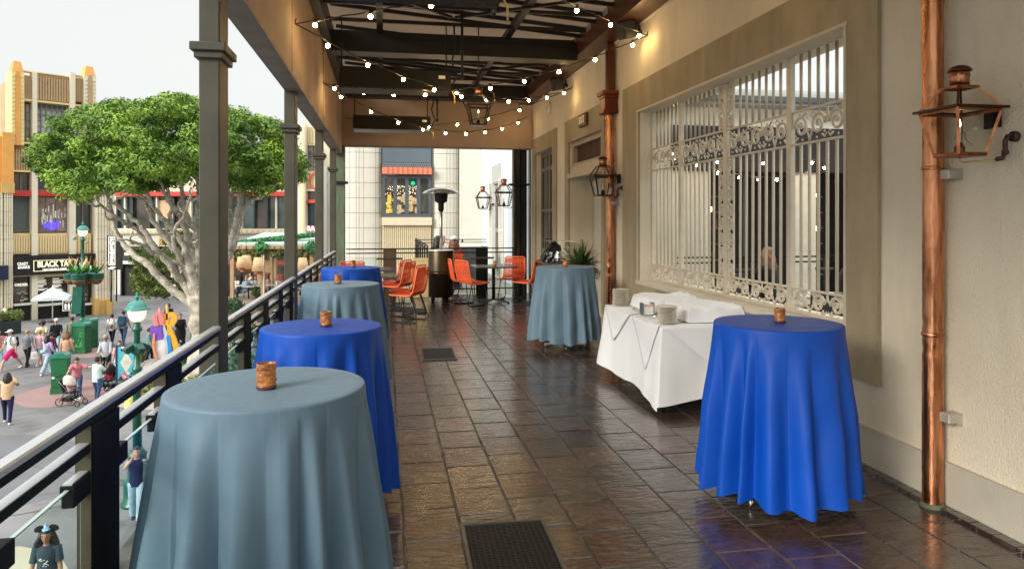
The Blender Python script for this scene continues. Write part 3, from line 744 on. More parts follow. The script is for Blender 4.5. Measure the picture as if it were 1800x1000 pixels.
# ================================================================ buffet table in white linen
linen = M('white_linen', (.72, .73, .75), .75, var=.03, vs=3, bump=.12, bs=300, bd=.002, sheen=.2, spec=.3)
BX0, BX1, BY0, BY1, BH = 2.37, 3.13, 5.85, 7.45, .76
t = thing('buffet_table', 'folding buffet table hidden under white linen by the grille window', 'table', ((BX0 + BX1) / 2, (BY0 + BY1) / 2, 0))
w, l = (BX1 - BX0) / 2, (BY1 - BY0) / 2
m = MB(); m.box((-w + .01, -l + .01, BH - .035), (w - .01, l - .01, BH - .006)); m.build('tabletop', tabletop_m, t)
for sx in (-1, 1):
    for sy in (-1, 1):
        m = MB(); m.cyl((sx * (w - .1), sy * (l - .2), 0), (sx * (w - .1), sy * (l - .2), BH - .04), .014); m.build('leg', steel, t)
def drape(x0, x1, y0, y1, z, drop, seed, flare=.05, nf=.22, mat=linen, name='tablecloth'):
    """rectangular cloth hanging on all sides, with soft folds"""
    r = random.Random(seed); per = []; N = 30
    def side(a, b, n):
        for i in range(n): per.append((a[0] + (b[0] - a[0]) * i / n, a[1] + (b[1] - a[1]) * i / n))
    n1 = int((x1 - x0) * 60); n2 = int((y1 - y0) * 60)
    side((x0, y0), (x1, y0), n1); side((x1, y0), (x1, y1), n2); side((x1, y1), (x0, y1), n1); side((x0, y1), (x0, y0), n2)
    cx, cy = (x0 + x1) / 2, (y0 + y1) / 2; K = len(per); vs = []; fs = []
    p1, p2, p3 = (r.uniform(0, 6) for _ in range(3))
    for q in (.0, .5, .85, .985):
        for (x, y) in per: vs.append((cx + (x - cx) * q, cy + (y - cy) * q, z))
    for (x, y) in per: vs.append((x, y, z - .006))
    ND = 22
    for i in range(1, ND + 1):
        t_ = i / ND
        for k, (x, y) in enumerate(per):
            dx = (1 if x >= x1 - 1e-6 else (-1 if x <= x0 + 1e-6 else 0)); dy = (1 if y >= y1 - 1e-6 else (-1 if y <= y0 + 1e-6 else 0))
            ex = min(abs(x - x0), abs(x - x1)); ey = min(abs(y - y0), abs(y - y1))
            if dx == 0: nx, ny = (0, -1) if y < cy else (0, 1)
            else: nx, ny = dx, 0
            cd_ = math.hypot(ex, ey) if True else 0
            cor = math.exp(-((ex + ey) / .13) ** 2)
            if cor > .02:
                v = Vector((x - cx, y - cy)); c2_ = Vector(((1 if x > cx else -1), (1 if y > cy else -1))).normalized()
                nn = (Vector((nx, ny)) * (1 - cor) + c2_ * cor).normalized(); nx, ny = nn
            s_ = k * (2 * ((x1 - x0) + (y1 - y0))) / K
            f = math.sin(s_ / nf * 2 * PI * .35 + p1) * .5 + math.sin(s_ / nf * 2 * PI * .21 + p2) * .5 + .2 * math.sin(s_ / nf * 5 + p3)
            o = t_ * (flare + .016 * f + .06 * cor) + .010 * math.sin(t_ * 5 + s_ * 3) * t_
            zz = z - .006 - t_ * (drop - .03 * math.sin(s_ * 2.1 + p2) * 1 + .02 * math.sin(s_ * 5.3 + p1)) + cor * t_ * -.01
            vs.append((x + nx * o, y + ny * o, zz))
    R_ = 5 + ND
    for i in range(R_ - 1):
        for k in range(K):
            l_ = (k + 1) % K; fs.append((i * K + k, (i + 1) * K + k, (i + 1) * K + l_, i * K + l_))
    m = MB(); m.add(vs, fs, True); m.add([vs[k] for k in range(K)], [tuple(range(K))], True)
    return m
c1 = drape(BX0, BX1, BY0, BY1, BH, .66, 4, flare=.026)
tag(c1.build('tablecloth', linen), 'white linen cloth hanging to the floor over the buffet table', 'tablecloth')
# overlays: square cloths laid diagonally, points hanging down
def overlay(corner_pts, seed, lab):
    """corner_pts: polygon as list of 3d points in order (a hanging triangular flap), subdivided with slight waves"""
    a, b, c = (Vector(p) for p in corner_pts); n = (b - a).cross(c - a).normalized()
    N = 18; vs = []; fs = []; idx = {}
    r = random.Random(seed); ph = r.uniform(0, 6)
    for i in range(N + 1):
        for j in range(N + 1 - i):
            u, v = i / N, j / N
            p = a * (1 - u - v) + b * u + c * v
            idx[i, j] = len(vs); vs.append(p + n * .006 * math.sin(8 * u + 5 * v + ph) * (u + v if True else 1))
    for i in range(N):
        for j in range(N - i):
            fs.append((idx[i, j], idx[i + 1, j], idx[i, j + 1]))
            if i + j < N - 1: fs.append((idx[i + 1, j], idx[i + 1, j + 1], idx[i, j + 1]))
    return vs, fs
def flap_cloth(lab, tris, seed):
    m = MB()
    for k, tr in enumerate(tris):
        vs, fs = overlay(tr, seed + k, lab); m.add(vs, fs, True)
    o = m.build('overlay_cloth', linen); tag(o, lab, 'tablecloth', 'square linen overlays on the buffet')
    md = o.modifiers.new('thick', 'SOLIDIFY'); md.thickness = .0022
e = .012
zt = BH + .003
# front (facing the camera, -y) and left (-x) flaps
flap_cloth('white square linen overlay hanging in a point over the near end of the buffet', [((BX0 + .02, BY0 - e, zt), (BX1, BY0 - e, zt), (BX0 + .50, BY0 - .034, .38)), ((BX0 + .02, BY0 - e, zt), (BX0 + .02, BY0 + .55, zt), (BX1, BY0 - e, zt))], 3)
flap_cloth('white linen overlay with a long point on the aisle side, near the corner', [((BX0 - e, BY0 + .03, zt), (BX0 - .034, BY0 + .30, .33), (BX0 - e, BY0 + .72, zt)), ((BX0 - e, BY0 + .03, zt + .002), (BX0 - e, BY0 + .72, zt + .002), (BX1 - .2, BY0 + .4, zt + .002))], 7)
flap_cloth('white square linen overlay hanging in a point at the far aisle side of the buffet', [((BX0 - e, BY0 + .78, zt), (BX0 - .030, BY0 + 1.22, .44), (BX0 - e, BY1 - .02, zt)), ((BX0 - e, BY0 + .78, zt + .004), (BX0 - e, BY1 - .02, zt + .004), (BX1 - .1, BY0 + 1.1, zt + .004))], 9)
# draped risers
def riser(x0, x1, y0, y1, z0, h, seed, lab):
    r = random.Random(seed); m = MB(); N, K = 26, 26; vs = []; fs = []
    ph = [r.uniform(0, 6) for _ in range(6)]
    for i in range(N + 1):
        for j in range(K + 1):
            u, v = i / N * 2 - 1, j / K * 2 - 1
            cu = max(-1, min(1, u * 1.35)); cv = max(-1, min(1, v * 1.35)); d = max(abs(u), abs(v))
            t_ = max(0, (d - .74) / .26)
            z = z0 + .004 + h * (1 - t_ ** 1.15)
            wob = .024 * math.sin(7 * u + 3 * v + ph[0]) + .020 * abs(math.sin(8 * v - 5 * u + ph[1])) + .016 * abs(math.sin(13 * u + 9 * v + ph[2])) - .02
            ou = 1 + .10 * t_ + wob * t_ * 1.6
            x = (x0 + x1) / 2 + (x1 - x0) / 2 * cu * ou; y = (y0 + y1) / 2 + (y1 - y0) / 2 * cv * ou
            vs.append((x, y, max(z0 + .004, z + wob * (.35 if t_ < .05 else .9) * (1 - t_ * .7))))
    for i in range(N):
        for j in range(K): a = i * (K + 1) + j; fs.append((a, a + K + 1, a + K + 2, a + 1))
    m.add(vs, fs, True); o = m.build('draped_riser', linen); tag(o, lab, 'riser', 'white draped risers on the buffet')
    md = o.modifiers.new('sub', 'SUBSURF'); md.levels = 1; md.render_levels = 1
riser(BX0 + .34, BX1 + .08, BY0 + .16, BY0 + .72, BH + .005, .135, 5, 'crumpled white cloth over the near riser, behind the near plate stack')
riser(BX0 + .26, BX1 + .08, BY0 + .84, BY0 + 1.5, BH + .007, .125, 8, 'white cloth over the far riser on the buffet')
china = M('china_cream', (.74, .70, .60), .25, var=.03, spec=.6)
def plate_stack(x, y, z, n, lab, r0=.088):
    t = thing('plate_stack', lab, 'plates', (x, y, z), 0, 'plate stacks on the buffet')
    m = MB(); m.lathe([(r0 * .55, 0), (r0 * .62, .003), (r0 * .97, .008), (r0, .0090), (r0 * .985, .0105), (r0 * .6, .007), (.001, .006)], n=30); me = m.mesh('plate', china)
    r = random.Random(int(x * 100))
    for k in range(n): obj_of('plate', me, t, (r.uniform(-.004, .004), r.uniform(-.004, .004), k * .0118), (r.uniform(-.02, .02), r.uniform(-.02, .02), 0))
plate_stack(BX0 + .12, BY0 + .15, BH + .012, 13, 'stack of cream plates at the near corner of the buffet')
plate_stack(BX0 + .13, BY1 - .14, BH + .014, 15, 'taller stack of cream plates at the far end of the buffet')
# napkin / sachet holder
t = thing('sachet_holder', 'small metal holder of paper sachets on the aisle side of the buffet', 'holder', (BX0 + .14, BY0 + .70, BH + .012), R(12))
m = MB()
for a, b in (((-.06, -.035, 0), (.06, .035, .004)), ((-.062, -.037, 0), (-.058, .037, .12)), ((.058, -.037, 0), (.062, .037, .12)), ((-.058, .033, 0), (.058, .037, .10))): m.box(a, b)
m.build('holder', steel, t)
m = MB(); rr = random.Random(5)
for k in range(7): m.box((-.053, -.03 + k * .008, .006), (.053, -.026 + k * .008, .085 + rr.uniform(0, .02)))
m.build('paper_sachet', M('paper_white', (.8, .78, .74), .8, var=.03), t)
m = MB(); m.box((-.045, -.0325, .082), (.05, -.0305, .100)); m.build('red_print', M('print_red', (.6, .06, .08), .7, var=.3, vs=60, c2=(.8, .7, .6)), t)
chrome = M('chrome', (.7, .7, .72), .12, metal=1, var=0)
for k, (dx, dy, a, lab) in enumerate(((.09, .46, 25, 'steel serving tongs nearest the near plate stack'), (.11, .93, -20, 'steel serving tongs beyond the sachet holder'))):
    t = thing('serving_tongs', lab, 'tongs', (BX0 + dx, BY0 + dy, BH + .02), R(a), 'serving tongs on the buffet')
    for s in (-1, 1):
        m = MB(); m.tube([(0, -.09, .015), (s * .012, -.04, .018), (s * .028, .03, .012), (s * .022, .075, .008)], [.005, .006, .007, .009], 6)
        m.ball((s * .020, .085, .010), .018, 8, 5, .7, 1.1, .45); m.build('arm', chrome, t)
# ================================================================ stand at the door, with bag and jugs; potted fern
t = thing('service_stand', 'dark metal service stand beside the glazed door', 'stand', (2.98, 12.15, 0))
m = MB(); m.box((-.28, -.45, .93), (.28, .45, .955)); m.build('top', M('stand_top', (.12, .10, .08), .4, var=.1), t)
for x in (-.26, .26):
    for y in (-.43, .43):
        m = MB(); m.bar((x, y, 0), (x, y, .93), .025); m.build('leg', black_m, t)
for z in (.25, .6):
    m = MB(); m.box((-.27, -.44, z), (.27, .44, z + .02)); m.build('shelf', black_m, t)
blackbag = M('black_plastic_bag', (.010, .010, .012), .16, var=0, bump=.9, bs=9, bd=.06, spec=.8)
t = thing('black_bag', 'shiny crumpled black plastic bag on the service stand', 'bag', (2.84, 12.05, .955))
m = MB(); rr = random.Random(2); prof = [(.02, 0), (.15, .01), (.17, .08), (.15, .18), (.10, .28), (.03, .34), (.01, .36)]
vs = []; n_ = 18
for r_, z_ in prof:
    for k in range(n_):
        a = 2 * PI * k / n_; q = r_ * (1 + rr.uniform(-.14, .14)); vs.append((q * math.cos(a) * 1.1 + z_ * .25, q * math.sin(a), z_ + rr.uniform(-.012, .012) * (z_ > 0)))
fs = [(i * n_ + k, i * n_ + (k + 1) % n_, (i + 1) * n_ + (k + 1) % n_, (i + 1) * n_ + k) for i in range(len(prof) - 1) for k in range(n_)]
m.add(vs, fs + [tuple(range((len(prof) - 1) * n_, len(prof) * n_))], False); m.build('bag', blackbag, t)
t = thing('steel_jug', 'round steel water jug beside the black bag', 'jug', (2.93, 11.78, .955))
m = MB(); m.lathe([(.05, 0), (.075, .03), (.085, .09), (.06, .15), (.05, .18), (.058, .20)], n=20); m.build('body', chrome, t)
m = MB(); m.tube([(.05, 0, .18), (.11, 0, .16), (.12, 0, .09), (.08, 0, .05)], .007); m.build('handle', chrome, t)
t = thing('acrylic_shield', 'clear acrylic sneeze shield standing over the service stand', 'shield', (3.02, 12.1, .955))
m = MB(); m.box((-.2, -.3, .36), (.2, .38, .368)); m.box((-.2, -.3, 0), (.2, -.292, .36)); m.build('panel', glass_m, t)
t = thing('folded_menus', 'white folded menus standing next to the steel jug', 'menus', (3.08, 11.78, .955))
for k in range(4):
    m = MB(); m.box((-.04 + k * .02, -.05, 0), (-.035 + k * .02, .05, .2 - k * .01)); m.build('menu', M('paper_white2', (.78, .76, .7), .8, var=.02), t)
t = thing('potted_fern', 'dark green fern in a tall black planter in front of the doorway', 'potted plant', (3.02, 10.75, 0))
m = MB(); m.lathe([(.14, 0), (.15, .02), (.19, .90), (.20, .92), (.17, .92), (.16, .88)], n=20); m.build('planter', M('planter_black', (.015, .013, .012), .4, var=.2), t)
leafg = M('fern_green', (.035, .075, .02), .45, var=.5, vs=12, c2=(.09, .16, .045), spec=.4)
m = MB(); rr = random.Random(9)
for k in range(130):
    a = rr.uniform(0, 2 * PI); el = rr.uniform(.1, 1.4); L = rr.uniform(.22, .50); pts = []
    for q in range(7):
        u = q / 6; h_ = L * u; pts.append(Vector((math.cos(a) * h_ * math.cos(el) * 1.05, math.sin(a) * h_ * math.cos(el), .94 + h_ * math.sin(el) - .16 * u * u * (1.4 - el) - .02)))
    side = Vector((-math.sin(a), math.cos(a), .15))
    for q in range(1, 7):
        for s in (-1, 1):
            for w_ in (0, .5):
                p = pts[q - 1].lerp(pts[q], w_) if q else pts[q]; ll = .062 * (1 - .55 * q / 6); d = (side * s + (pts[q] - pts[q - 1]).normalized() * .6).normalized(); wv = Vector((0, 0, .010)) + (pts[q] - pts[q - 1]).normalized() * .014
                m.add([p - wv * .5, p + d * ll * .6 - wv, p + d * ll, p + d * ll * .5 + wv], [(0, 1, 2, 3)])
o = m.build('foliage', leafg, t, fix=False); o['kind'] = 'stuff'

# ================================================================ orange rope chairs and dark tables
rope = M('rope_orange', (.82, .115, .025), .6, var=.15, vs=20, bump=.3, bs=120)
rope_f = M('frame_orange', (.86, .16, .045), .45, var=.05)
def chair(label, loc, rz, group='orange rope chairs'):
    t = thing('rope_chair', label, 'chair', loc, rz, group)
    # faces -y; seat z .45
    W2 = .24
    prof = [(-.23, .452), (-.1, .44), (.06, .43), (.15, .445), (.195, .50), (.225, .62), (.248, .76), (.262, .86)]
    def outline(s, k=1.0): return [Vector((s * W2 * (1 - .08 * max(0, (z - .6) / .26)), y, z)) for y, z in prof]
    L, Rr = outline(-1), outline(1)
    m = MB(); pth = L + [Vector((-W2 * .8, .268, .885)), Vector((W2 * .8, .268, .885))] + Rr[::-1] + [Vector((W2 * .85, -.245, .45)), Vector((-W2 * .85, -.245, .45))]
    m.tube(pth, .013, 8, closed=True); m.build('shell_frame', rope_f, t)
    def at_(s_):                                    # point along profile 0..1
        x = s_ * (len(prof) - 1); i = min(int(x), len(prof) - 2); f_ = x - i
        return (prof[i][0] * (1 - f_) + prof[i + 1][0] * f_, prof[i][1] * (1 - f_) + prof[i + 1][1] * f_)
    for nm, a, b, n_ in (('woven_seat', .0, .40, 16), ('woven_back', .42, 1.0, 30)):
        m = MB()
        for k in range(n_):
            y, z = at_(a + (b - a) * (k + .5) / n_); w_ = W2 * (1 - .08 * max(0, (z - .6) / .26))
            sag = .012 if nm == 'woven_seat' else 0
            pts = [(-w_, y, z), (-w_ * .5, y + (.010 if sag == 0 else 0), z - sag), (0, y + (.016 if sag == 0 else 0), z - sag * 1.3), (w_ * .5, y + (.010 if sag == 0 else 0), z - sag), (w_, y, z)]
            m.tube(pts, .0062, 5, cap=False)
        for k in range(7):
            x = -W2 * .8 + k * W2 * .267
            pts = [(x, at_(a + (b - a) * q / 8)[0] + (.012 if nm == 'woven_back' else 0), at_(a + (b - a) * q / 8)[1] - (.010 if nm == 'woven_seat' else 0)) for q in range(9)]
            m.tube(pts, .005, 4, cap=False)
        m.build(nm, rope, t)
    for s in (-1, 1):
        m = MB(); x = s * .205
        m.tube([(x * .9, -.16, .44), (x * 1.08, -.21, .06), (x * 1.1, -.19, .015), (x * 1.1, -.14, .011), (x * 1.1, .20, .011), (x * 1.1, .26, .02), (x * 1.08, .26, .06), (x * .9, .14, .44)], .010, 7)
        m.build('sled_leg', black_m, t)
    m = MB(); m.tube([(-.22, .02, .012), (.22, .02, .012)], .008, 6); m.tube([(-.2, -.1, .42), (.2, -.1, .42)], .008, 6); m.build('stretcher', black_m, t)
    return t
c0 = chair('nearest orange rope chair of the left group, its back to the walkway', (.40, 12.0, 0), R(-118))
CH = [('orange rope chair directly behind the nearest one of the left group', (.40, 12.7, 0), -115), ('third orange rope chair back in the left group', (.25, 13.6, 0), -120), ('farthest orange rope chair of the left group by the brown railing post', (.2, 14.3, 0), -122),
      ('orange rope chair peeking over the farthest royal blue table', (-.62, 14.25, 0), 185),
      ('orange chair at the near left of the dark table, back to the camera', (1.72, 13.95, 0), 118), ('orange rope chair at the far left of the dark table, behind the nearer one', (1.55, 14.55, 0), 100),
      ('red orange rope chair at the near right of the dark table by the column', (2.84, 14.0, 0), -128), ('orange rope chair at the far right of the dark table, facing the camera', (2.66, 14.85, 0), -28)]
for lab, loc, a in CH: dup(c0, loc, R(a), lab)
top_dark = M('tabletop_dark', (.07, .062, .055), .25, var=.2, spec=.6)
def cafe_table(loc, label, w=.42):
    t = thing('cafe_table', label, 'table', loc, R(2), 'low dark cafe tables')
    m = MB(); m.cbox((-w, -w, .72), (w, w, .75), .004); m.build('tabletop', top_dark, t)
    m = MB(); m.cyl((0, 0, .06), (0, 0, .72), .035); m.build('stem', black_m, t)
    for k in range(4):
        a = PI / 4 + PI / 2 * k
        m = MB(); m.bar((0, 0, .07), (math.cos(a) * .36, math.sin(a) * .36, .025), .05, .025); m.cyl((math.cos(a) * .36, math.sin(a) * .36, 0), (math.cos(a) * .36, math.sin(a) * .36, .03), .02); m.build('leg', black_m, t)
cafe_table((-.22, 12.3, 0), 'dark square cafe table in front of the left orange chairs')
cafe_table((-.28, 13.9, 0), 'dark square cafe table farther back in the left chair group')
cafe_table((2.2, 14.35, 0), 'dark square cafe table with a candle between four orange chairs')
# ================================================================ patio heater
t = thing('patio_heater', 'tall bronze patio heater with silver dome at the end of the terrace', 'heater', (1.16, 14.72, 0))
bronze = M('heater_bronze', (.05, .036, .018), .34, metal=.75, var=.2, vs=2, stretch=(6, 6, .5))
domem = M('dome_steel', (.55, .58, .62), .25, metal=.9, var=.05)
m = MB(); m.lathe([(.25, .10), (.262, .105), (.262, .58), (.268, .585), (.268, .60), (.262, .605), (.262, .625), (.268, .63), (.268, .645), (.262, .65), (.262, 1.04), (.255, 1.05)], n=36); m.build('canister', bronze, t)
m = MB(); m.lathe([(.27, 1.045), (.272, 1.06), (.2, 1.068), (.03, 1.07)], n=32); m.build('lid', M('lid_steel', (.7, .72, .72), .25, metal=.6, var=0), t)
m = MB(); m.cyl((0, 0, 1.06), (0, 0, 2.02), .032); m.build('pole', steel, t)
m = MB(); m.lathe([(.045, 1.85), (.06, 1.9), (.06, 2.02), (.13, 2.06), (.14, 2.18), (.145, 2.20)], n=24); m.build('burner', black_m, t)
m = MB(); m.lathe([(.02, 2.355), (.10, 2.35), (.22, 2.325), (.32, 2.285), (.385, 2.235), (.39, 2.225), (.375, 2.23), (.30, 2.265), (.15, 2.20), (.02, 2.20)], n=36); m.build('dome', domem, t)
for a in (45, 165, 285):
    m = MB(); m.X = Matrix.Rotation(R(a), 4, 'Z'); m.cyl((.17, -.02, .045), (.17, .02, .045), .045, n=14); m.box((.14, -.03, .04), (.2, .03, .10)); m.build('castor', black_m, t)

# ================================================================ downpipes
def downpipe(lab, y, ztop, r=.057, brackets=(), zbot=0.0):
    t = thing('downpipe', lab, 'downpipe', (3.195, y, 0), 0, 'copper rainwater pipes')
    m = MB(); pts = []; rr = []; q = random.Random(int(y * 10)); z = zbot
    dents = ((.93, .9), (1.08, .93), (.18, .96), (1.9, .985))
    while z < ztop:
        k = 1.0
        for dz, f_ in dents:
            k = min(k, 1 - (1 - f_) * math.exp(-((z - dz) / .02) ** 2))
        pts.append((.004 * math.sin(z * 1.3) + q.uniform(-.0007, .0007), .003 * math.sin(z * 2.1), z)); rr.append(r * k); z += .025
    pts.append((0, 0, ztop)); rr.append(r)
    m.tube(pts, rr, 28); m.build('pipe', copper, t)
    for z_ in (1.02, 2.0, 2.98):
        if z_ < ztop:
            m = MB(); m.lathe([(r + .001, z_ - .012), (r + .004, z_ - .010), (r + .004, z_ + .006), (r + .001, z_ + .010)], n=28); m.build('joint_band', copper, t)
    for z_ in brackets:
        m = MB(); m.cbox((.0, -r - .065, z_), (.06, -r + .012, z_ + .055), .004); m.box((.055, -r - .075, z_ - .005), (.084, -r - .0, z_ + .06)); m.build('bracket', M('bracket_grey', (.45, .42, .36), .4, metal=.3, var=.1), t)
    m = MB(); m.lathe([(r + .012, zbot), (r + .014, zbot + .012), (r + .002, zbot + .03)], n=24); m.build('foot_collar', M('aged_collar', (.09, .10, .06), .7, var=.4), t)
    return t
downpipe('large bright copper downpipe in front of the wall at the right of the photo', 3.70, 5.1, brackets=(.52, 1.93))
dp = downpipe('slim copper downpipe by the doorway, with a square rain head on top', 9.8, 3.2, r=.062, brackets=(1.9,))
brownp = M('rainhead_brown', (.13, .026, .013), .35, metal=.5, var=.25)
m = MB()
for z0, z1, w_ in ((3.20, 3.25, .14), (3.25, 3.42, .115), (3.42, 3.46, .13), (3.46, 3.52, .155)): m.cbox((-w_, -w_, z0), (min(w_, .08), w_, z1), .005)
m.build('rain_head', brownp, dp)
m = MB(); m.cbox((-.055, -.055, 3.52), (.055, .055, 4.215), .008); m.build('upper_pipe', M('upper_pipe_brown', (.10, .03, .014), .35, metal=.5, var=.2), dp)

# ================================================================ lanterns
clear = M('lantern_glass', (.95, .96, .94), .02, var=0, trans=1.0, ior=1.08)
candle_w = M('candle_white', (.8, .78, .7), .4, var=0)
flame2 = M('gas_flame', (1, .85, .4), .5, var=0, emit=(1, .78, .3), es=6)
def lantern(loc, label, s=1.0, bracket=True, mat=None, name='wall_lantern', rz=0, lit=True, group=None):
    mt = mat or copper_dark
    t = thing(name, label, 'lantern', loc, rz, group, s)
    a, b, c = .095, .152, .07                        # half widths: foot, rim, roof top
    Z0, Z1, Z2 = .0, .27, .41
    B = [(-1, -1), (1, -1), (1, 1), (-1, 1)]
    m = MB()
    for i in range(4):
        p, q = B[i], B[(i + 1) % 4]
        m.bar((p[0] * a, p[1] * a, Z0), (p[0] * b, p[1] * b, Z1), .016); m.bar((p[0] * a, p[1] * a, Z0), (q[0] * a, q[1] * a, Z0), .018)
        m.bar((p[0] * b * .99, p[1] * b * .99, Z1 - .01), (q[0] * b * .99, q[1] * b * .99, Z1 - .01), .014)
    m.build('body_frame', mt, t)
    m = MB()
    for i in range(4):
        p, q = B[i], B[(i + 1) % 4]
        m.bar((p[0] * b, p[1] * b, Z1 + .012), (p[0] * c, p[1] * c, Z2), .013); m.bar((p[0] * c, p[1] * c, Z2), (q[0] * c, q[1] * c, Z2), .014)
    m.build('roof_frame', mt, t)
    m = MB(); k = b + .028
    for x0, y0, x1, y1 in ((-k, -k, k, -b), (-k, b, k, k), (-k, -b, -b, b), (b, -b, k, b)): m.box((x0, y0, Z1 - .002), (x1, y1, Z1 + .012))
    m.build('rim', M('lantern_rim', (.05, .028, .02), .35, metal=.8, var=.2), t)
    m = MB(); m.box((-a, -a, -.012), (a, a, -.006)); m.build('floor', mt, t)
    for i in range(4):
        p, q = B[i], B[(i + 1) % 4]; g_ = .97
        for nm, (r1, z1, r2, z2) in (('pane', (a * g_, Z0 + .01, b * g_, Z1 - .015)), ('roof_pane', (b * g_, Z1 + .015, c * g_, Z2 - .008))):
            m = MB(); A = [Vector((p[0] * r1, p[1] * r1, z1)), Vector((q[0] * r1, q[1] * r1, z1)), Vector((q[0] * r2, q[1] * r2, z2)), Vector((p[0] * r2, p[1] * r2, z2))]
            n_ = (A[1] - A[0]).cross(A[3] - A[0]).normalized() * .002
            m.add(A + [v - n_ for v in A], [(0, 1, 2, 3), (7, 6, 5, 4)] + [(i_, i_ + 4, (i_ + 1) % 4 + 4, (i_ + 1) % 4) for i_ in range(4)]); m.build(nm, clear, t)
    m = MB(); m.box((-c, -c, Z2 + .001), (c, c, Z2 + .006)); m.lathe([(.055, Z2 + .006), (.055, Z2 + .095), (.05, Z2 + .1)], n=20); m.build('chimney', M('chimney_copper', (.45, .20, .10), .3, metal=1, var=.3, vs=20), t)
    m = MB(); m.lathe([(.066, Z2 + .10), (.068, Z2 + .108), (.05, Z2 + .128), (.02, Z2 + .138), (.002, Z2 + .14)], n=20); m.build('cap', M('cap_dark', (.10, .035, .02), .4, metal=.8, var=.2), t)
    m = MB()
    for k_ in range(12):
        an = 2 * PI * k_ / 12; m.ball((math.cos(an) * .0545, math.sin(an) * .0545, Z2 + .075), .005, 5, 4)
    m.build('vent_hole', black_m, t)
    m = MB(); m.lathe([(.03, 0), (.03, .05), (.018, .06), (.018, .075)], n=12); m.build('burner', mt, t)
    m = MB(); m.cyl((0, 0, .075), (0, 0, .17), .0075); m.build('candle_tube', candle_w, t)
    if lit:
        m = MB(); m.lathe([(.001, .17), (.009, .183), (.006, .20), (.0005, .22)], n=8); m.build('flame', flame2, t)
    if bracket:
        d = .24                                      # distance of the lantern axis from the wall
        m = MB(); m.box((d - .012, -.06, Z1 - .10), (d, .06, Z1 + .03)); m.build('back_plate', black_m, t)
        m = MB(); m.box((b, -.012, Z1 - .004), (d - .01, .012, Z1 + .014)); m.build('arm', black_m, t)
        rust = M('gas_pipe_rust', (.13, .035, .03), .55, metal=.4, var=.5, vs=60, c2=(.07, .05, .04))
        m = MB(); m.cyl((d, -.16, Z1 - .17), (d - .025, -.16, Z1 - .17), .032, n=14); m.tube([(d - .02, -.16, Z1 - .17), (d - .06, -.16, Z1 - .17), (d - .075, -.16, Z1 - .20), (d - .075, -.16, -.0), (d - .085, -.15, -.03), (d - .11, -.13, -.035)], .0145, 10)
        m.tube([(d - .075, -.16, .015), (d - .075, -.16, -.01)], .020, 8); m.build('gas_pipe', rust, t)
        m = MB(); m.tube([(0, 0, -.01), (0, 0, -.035), (.02, -.01, -.045), (.1, -.06, -.04), (d - .1, -.135, -.035)], .0055, 7); m.build('gas_tube', M('brass', (.5, .36, .16), .3, metal=1, var=.1), t)
    return t
LG = 'gas lanterns on the walls'
ln = lantern((3.06, 3.352, 2.045), 'large copper gas lantern with small flame, in front of the near downpipe', .88, group=LG)
m = MB(); m.tube([(.02 + .05 * math.cos(a / 6), -.02 + .03 * math.sin(a / 3), .06 + .07 * abs(math.sin(a / 9))) for a in range(0, 30)], .0018, 5); m.build('igniter_wire', black_m, ln)
lantern((3.03, 9.62, 2.03), 'dark copper lantern beside the slim downpipe by the doorway', mat=M('lantern_dark', (.06, .035, .025), .35, metal=.8, var=.2), group=LG, lit=False)
lantern((2.98, 17.7, 2.03), 'lantern on the pale blue wall in front of the shutters', 1.25, group=LG, mat=MATS['lantern_dark'])
lantern((2.98, 21.6, 2.02), 'farthest lantern, left of the shutters on the pale blue wall', 1.25, group=LG, mat=MATS['lantern_dark'], lit=False)
hl = lantern((1.31, 9.95, 3.02), 'dark lantern hanging from the roof frame among the string lights', 1.0, False, mat=MATS['lantern_dark'], name='hanging_lantern', group=None)
m = MB(); m.tube([(-.19, 0, .27), (-.24, 0, .36), (-.22, 0, .46), (-.12, 0, .55), (0, 0, .58), (.12, 0, .55), (.22, 0, .46), (.24, 0, .36), (.19, 0, .27)], .008, 8); m.cyl((0, 0, .58), (0, 0, 1.4), .009); m.build('hanger', MATS['lantern_dark'], hl)
# ================================================================ infrared strip heaters under the roof
hb = M('heater_olive', (.035, .032, .022), .45, metal=.4, var=.15)
def strip_heater(y, label, x0=-.60, x1=.92, z=3.46, mark=False):
    t = thing('strip_heater', label, 'heater', ((x0 + x1) / 2, y, z), 0, 'long strip heaters hung under the canopy')
    w = (x1 - x0) / 2
    m = MB(); m.X = Matrix.Rotation(R(-12), 4, 'X')
    m.prism([(-.11, 0), (.11, 0), (.085, .27), (-.10, .27)], (-w, 0, .02), (0, 1, 0), (0, 0, 1), (1, 0, 0), 2 * w); m.build('housing', hb, t)
    m = MB(); m.X = Matrix.Rotation(R(-12), 4, 'X'); m.box((-w + .02, -.105, -.0), (w - .02, .105, .018)); m.build('grille_plate', M('heater_plate', (.12, .12, .11), .3, metal=.8, var=.3, vs=20), t)
    m = MB(); m.X = Matrix.Rotation(R(-12), 4, 'X'); m.box((w - .17, -.119, .17), (w - .08, -.108, .215)); m.build('rating_label', white_p, t)
    for sx in (-w + .03, w - .06):
        m = MB(); m.bar((sx, 0, .18), (sx, 0, 1.0), .018); m.build('hanger_rod', black_m, t)
    m = MB(); m.tube([(w - .02, .02, .06), (w + .03, .02, .03), (w + .06, .03, -.03), (w + .065, .04, -.13)], .009, 7); m.build('gas_hose', M('hose_yellow', (.70, .48, .08), .5, var=.1), t)
    m = MB(); m.tube([(w + .02, .02, .10), (w + .09, .0, .25), (w + .02, .02, .45), (w + .06, .0, .62), (w + .05, 0, .98)], .014, 7); m.build('flex_pipe', black_m, t)
    return t
h0 = strip_heater(5.62, 'strip heater nearest the camera, cut off by the top edge', z=3.43)
text('SUNPAK', .055, white_p, h0, (.60, -.108, .045), (R(78), PI, 0), depth=.001, bold=.001)
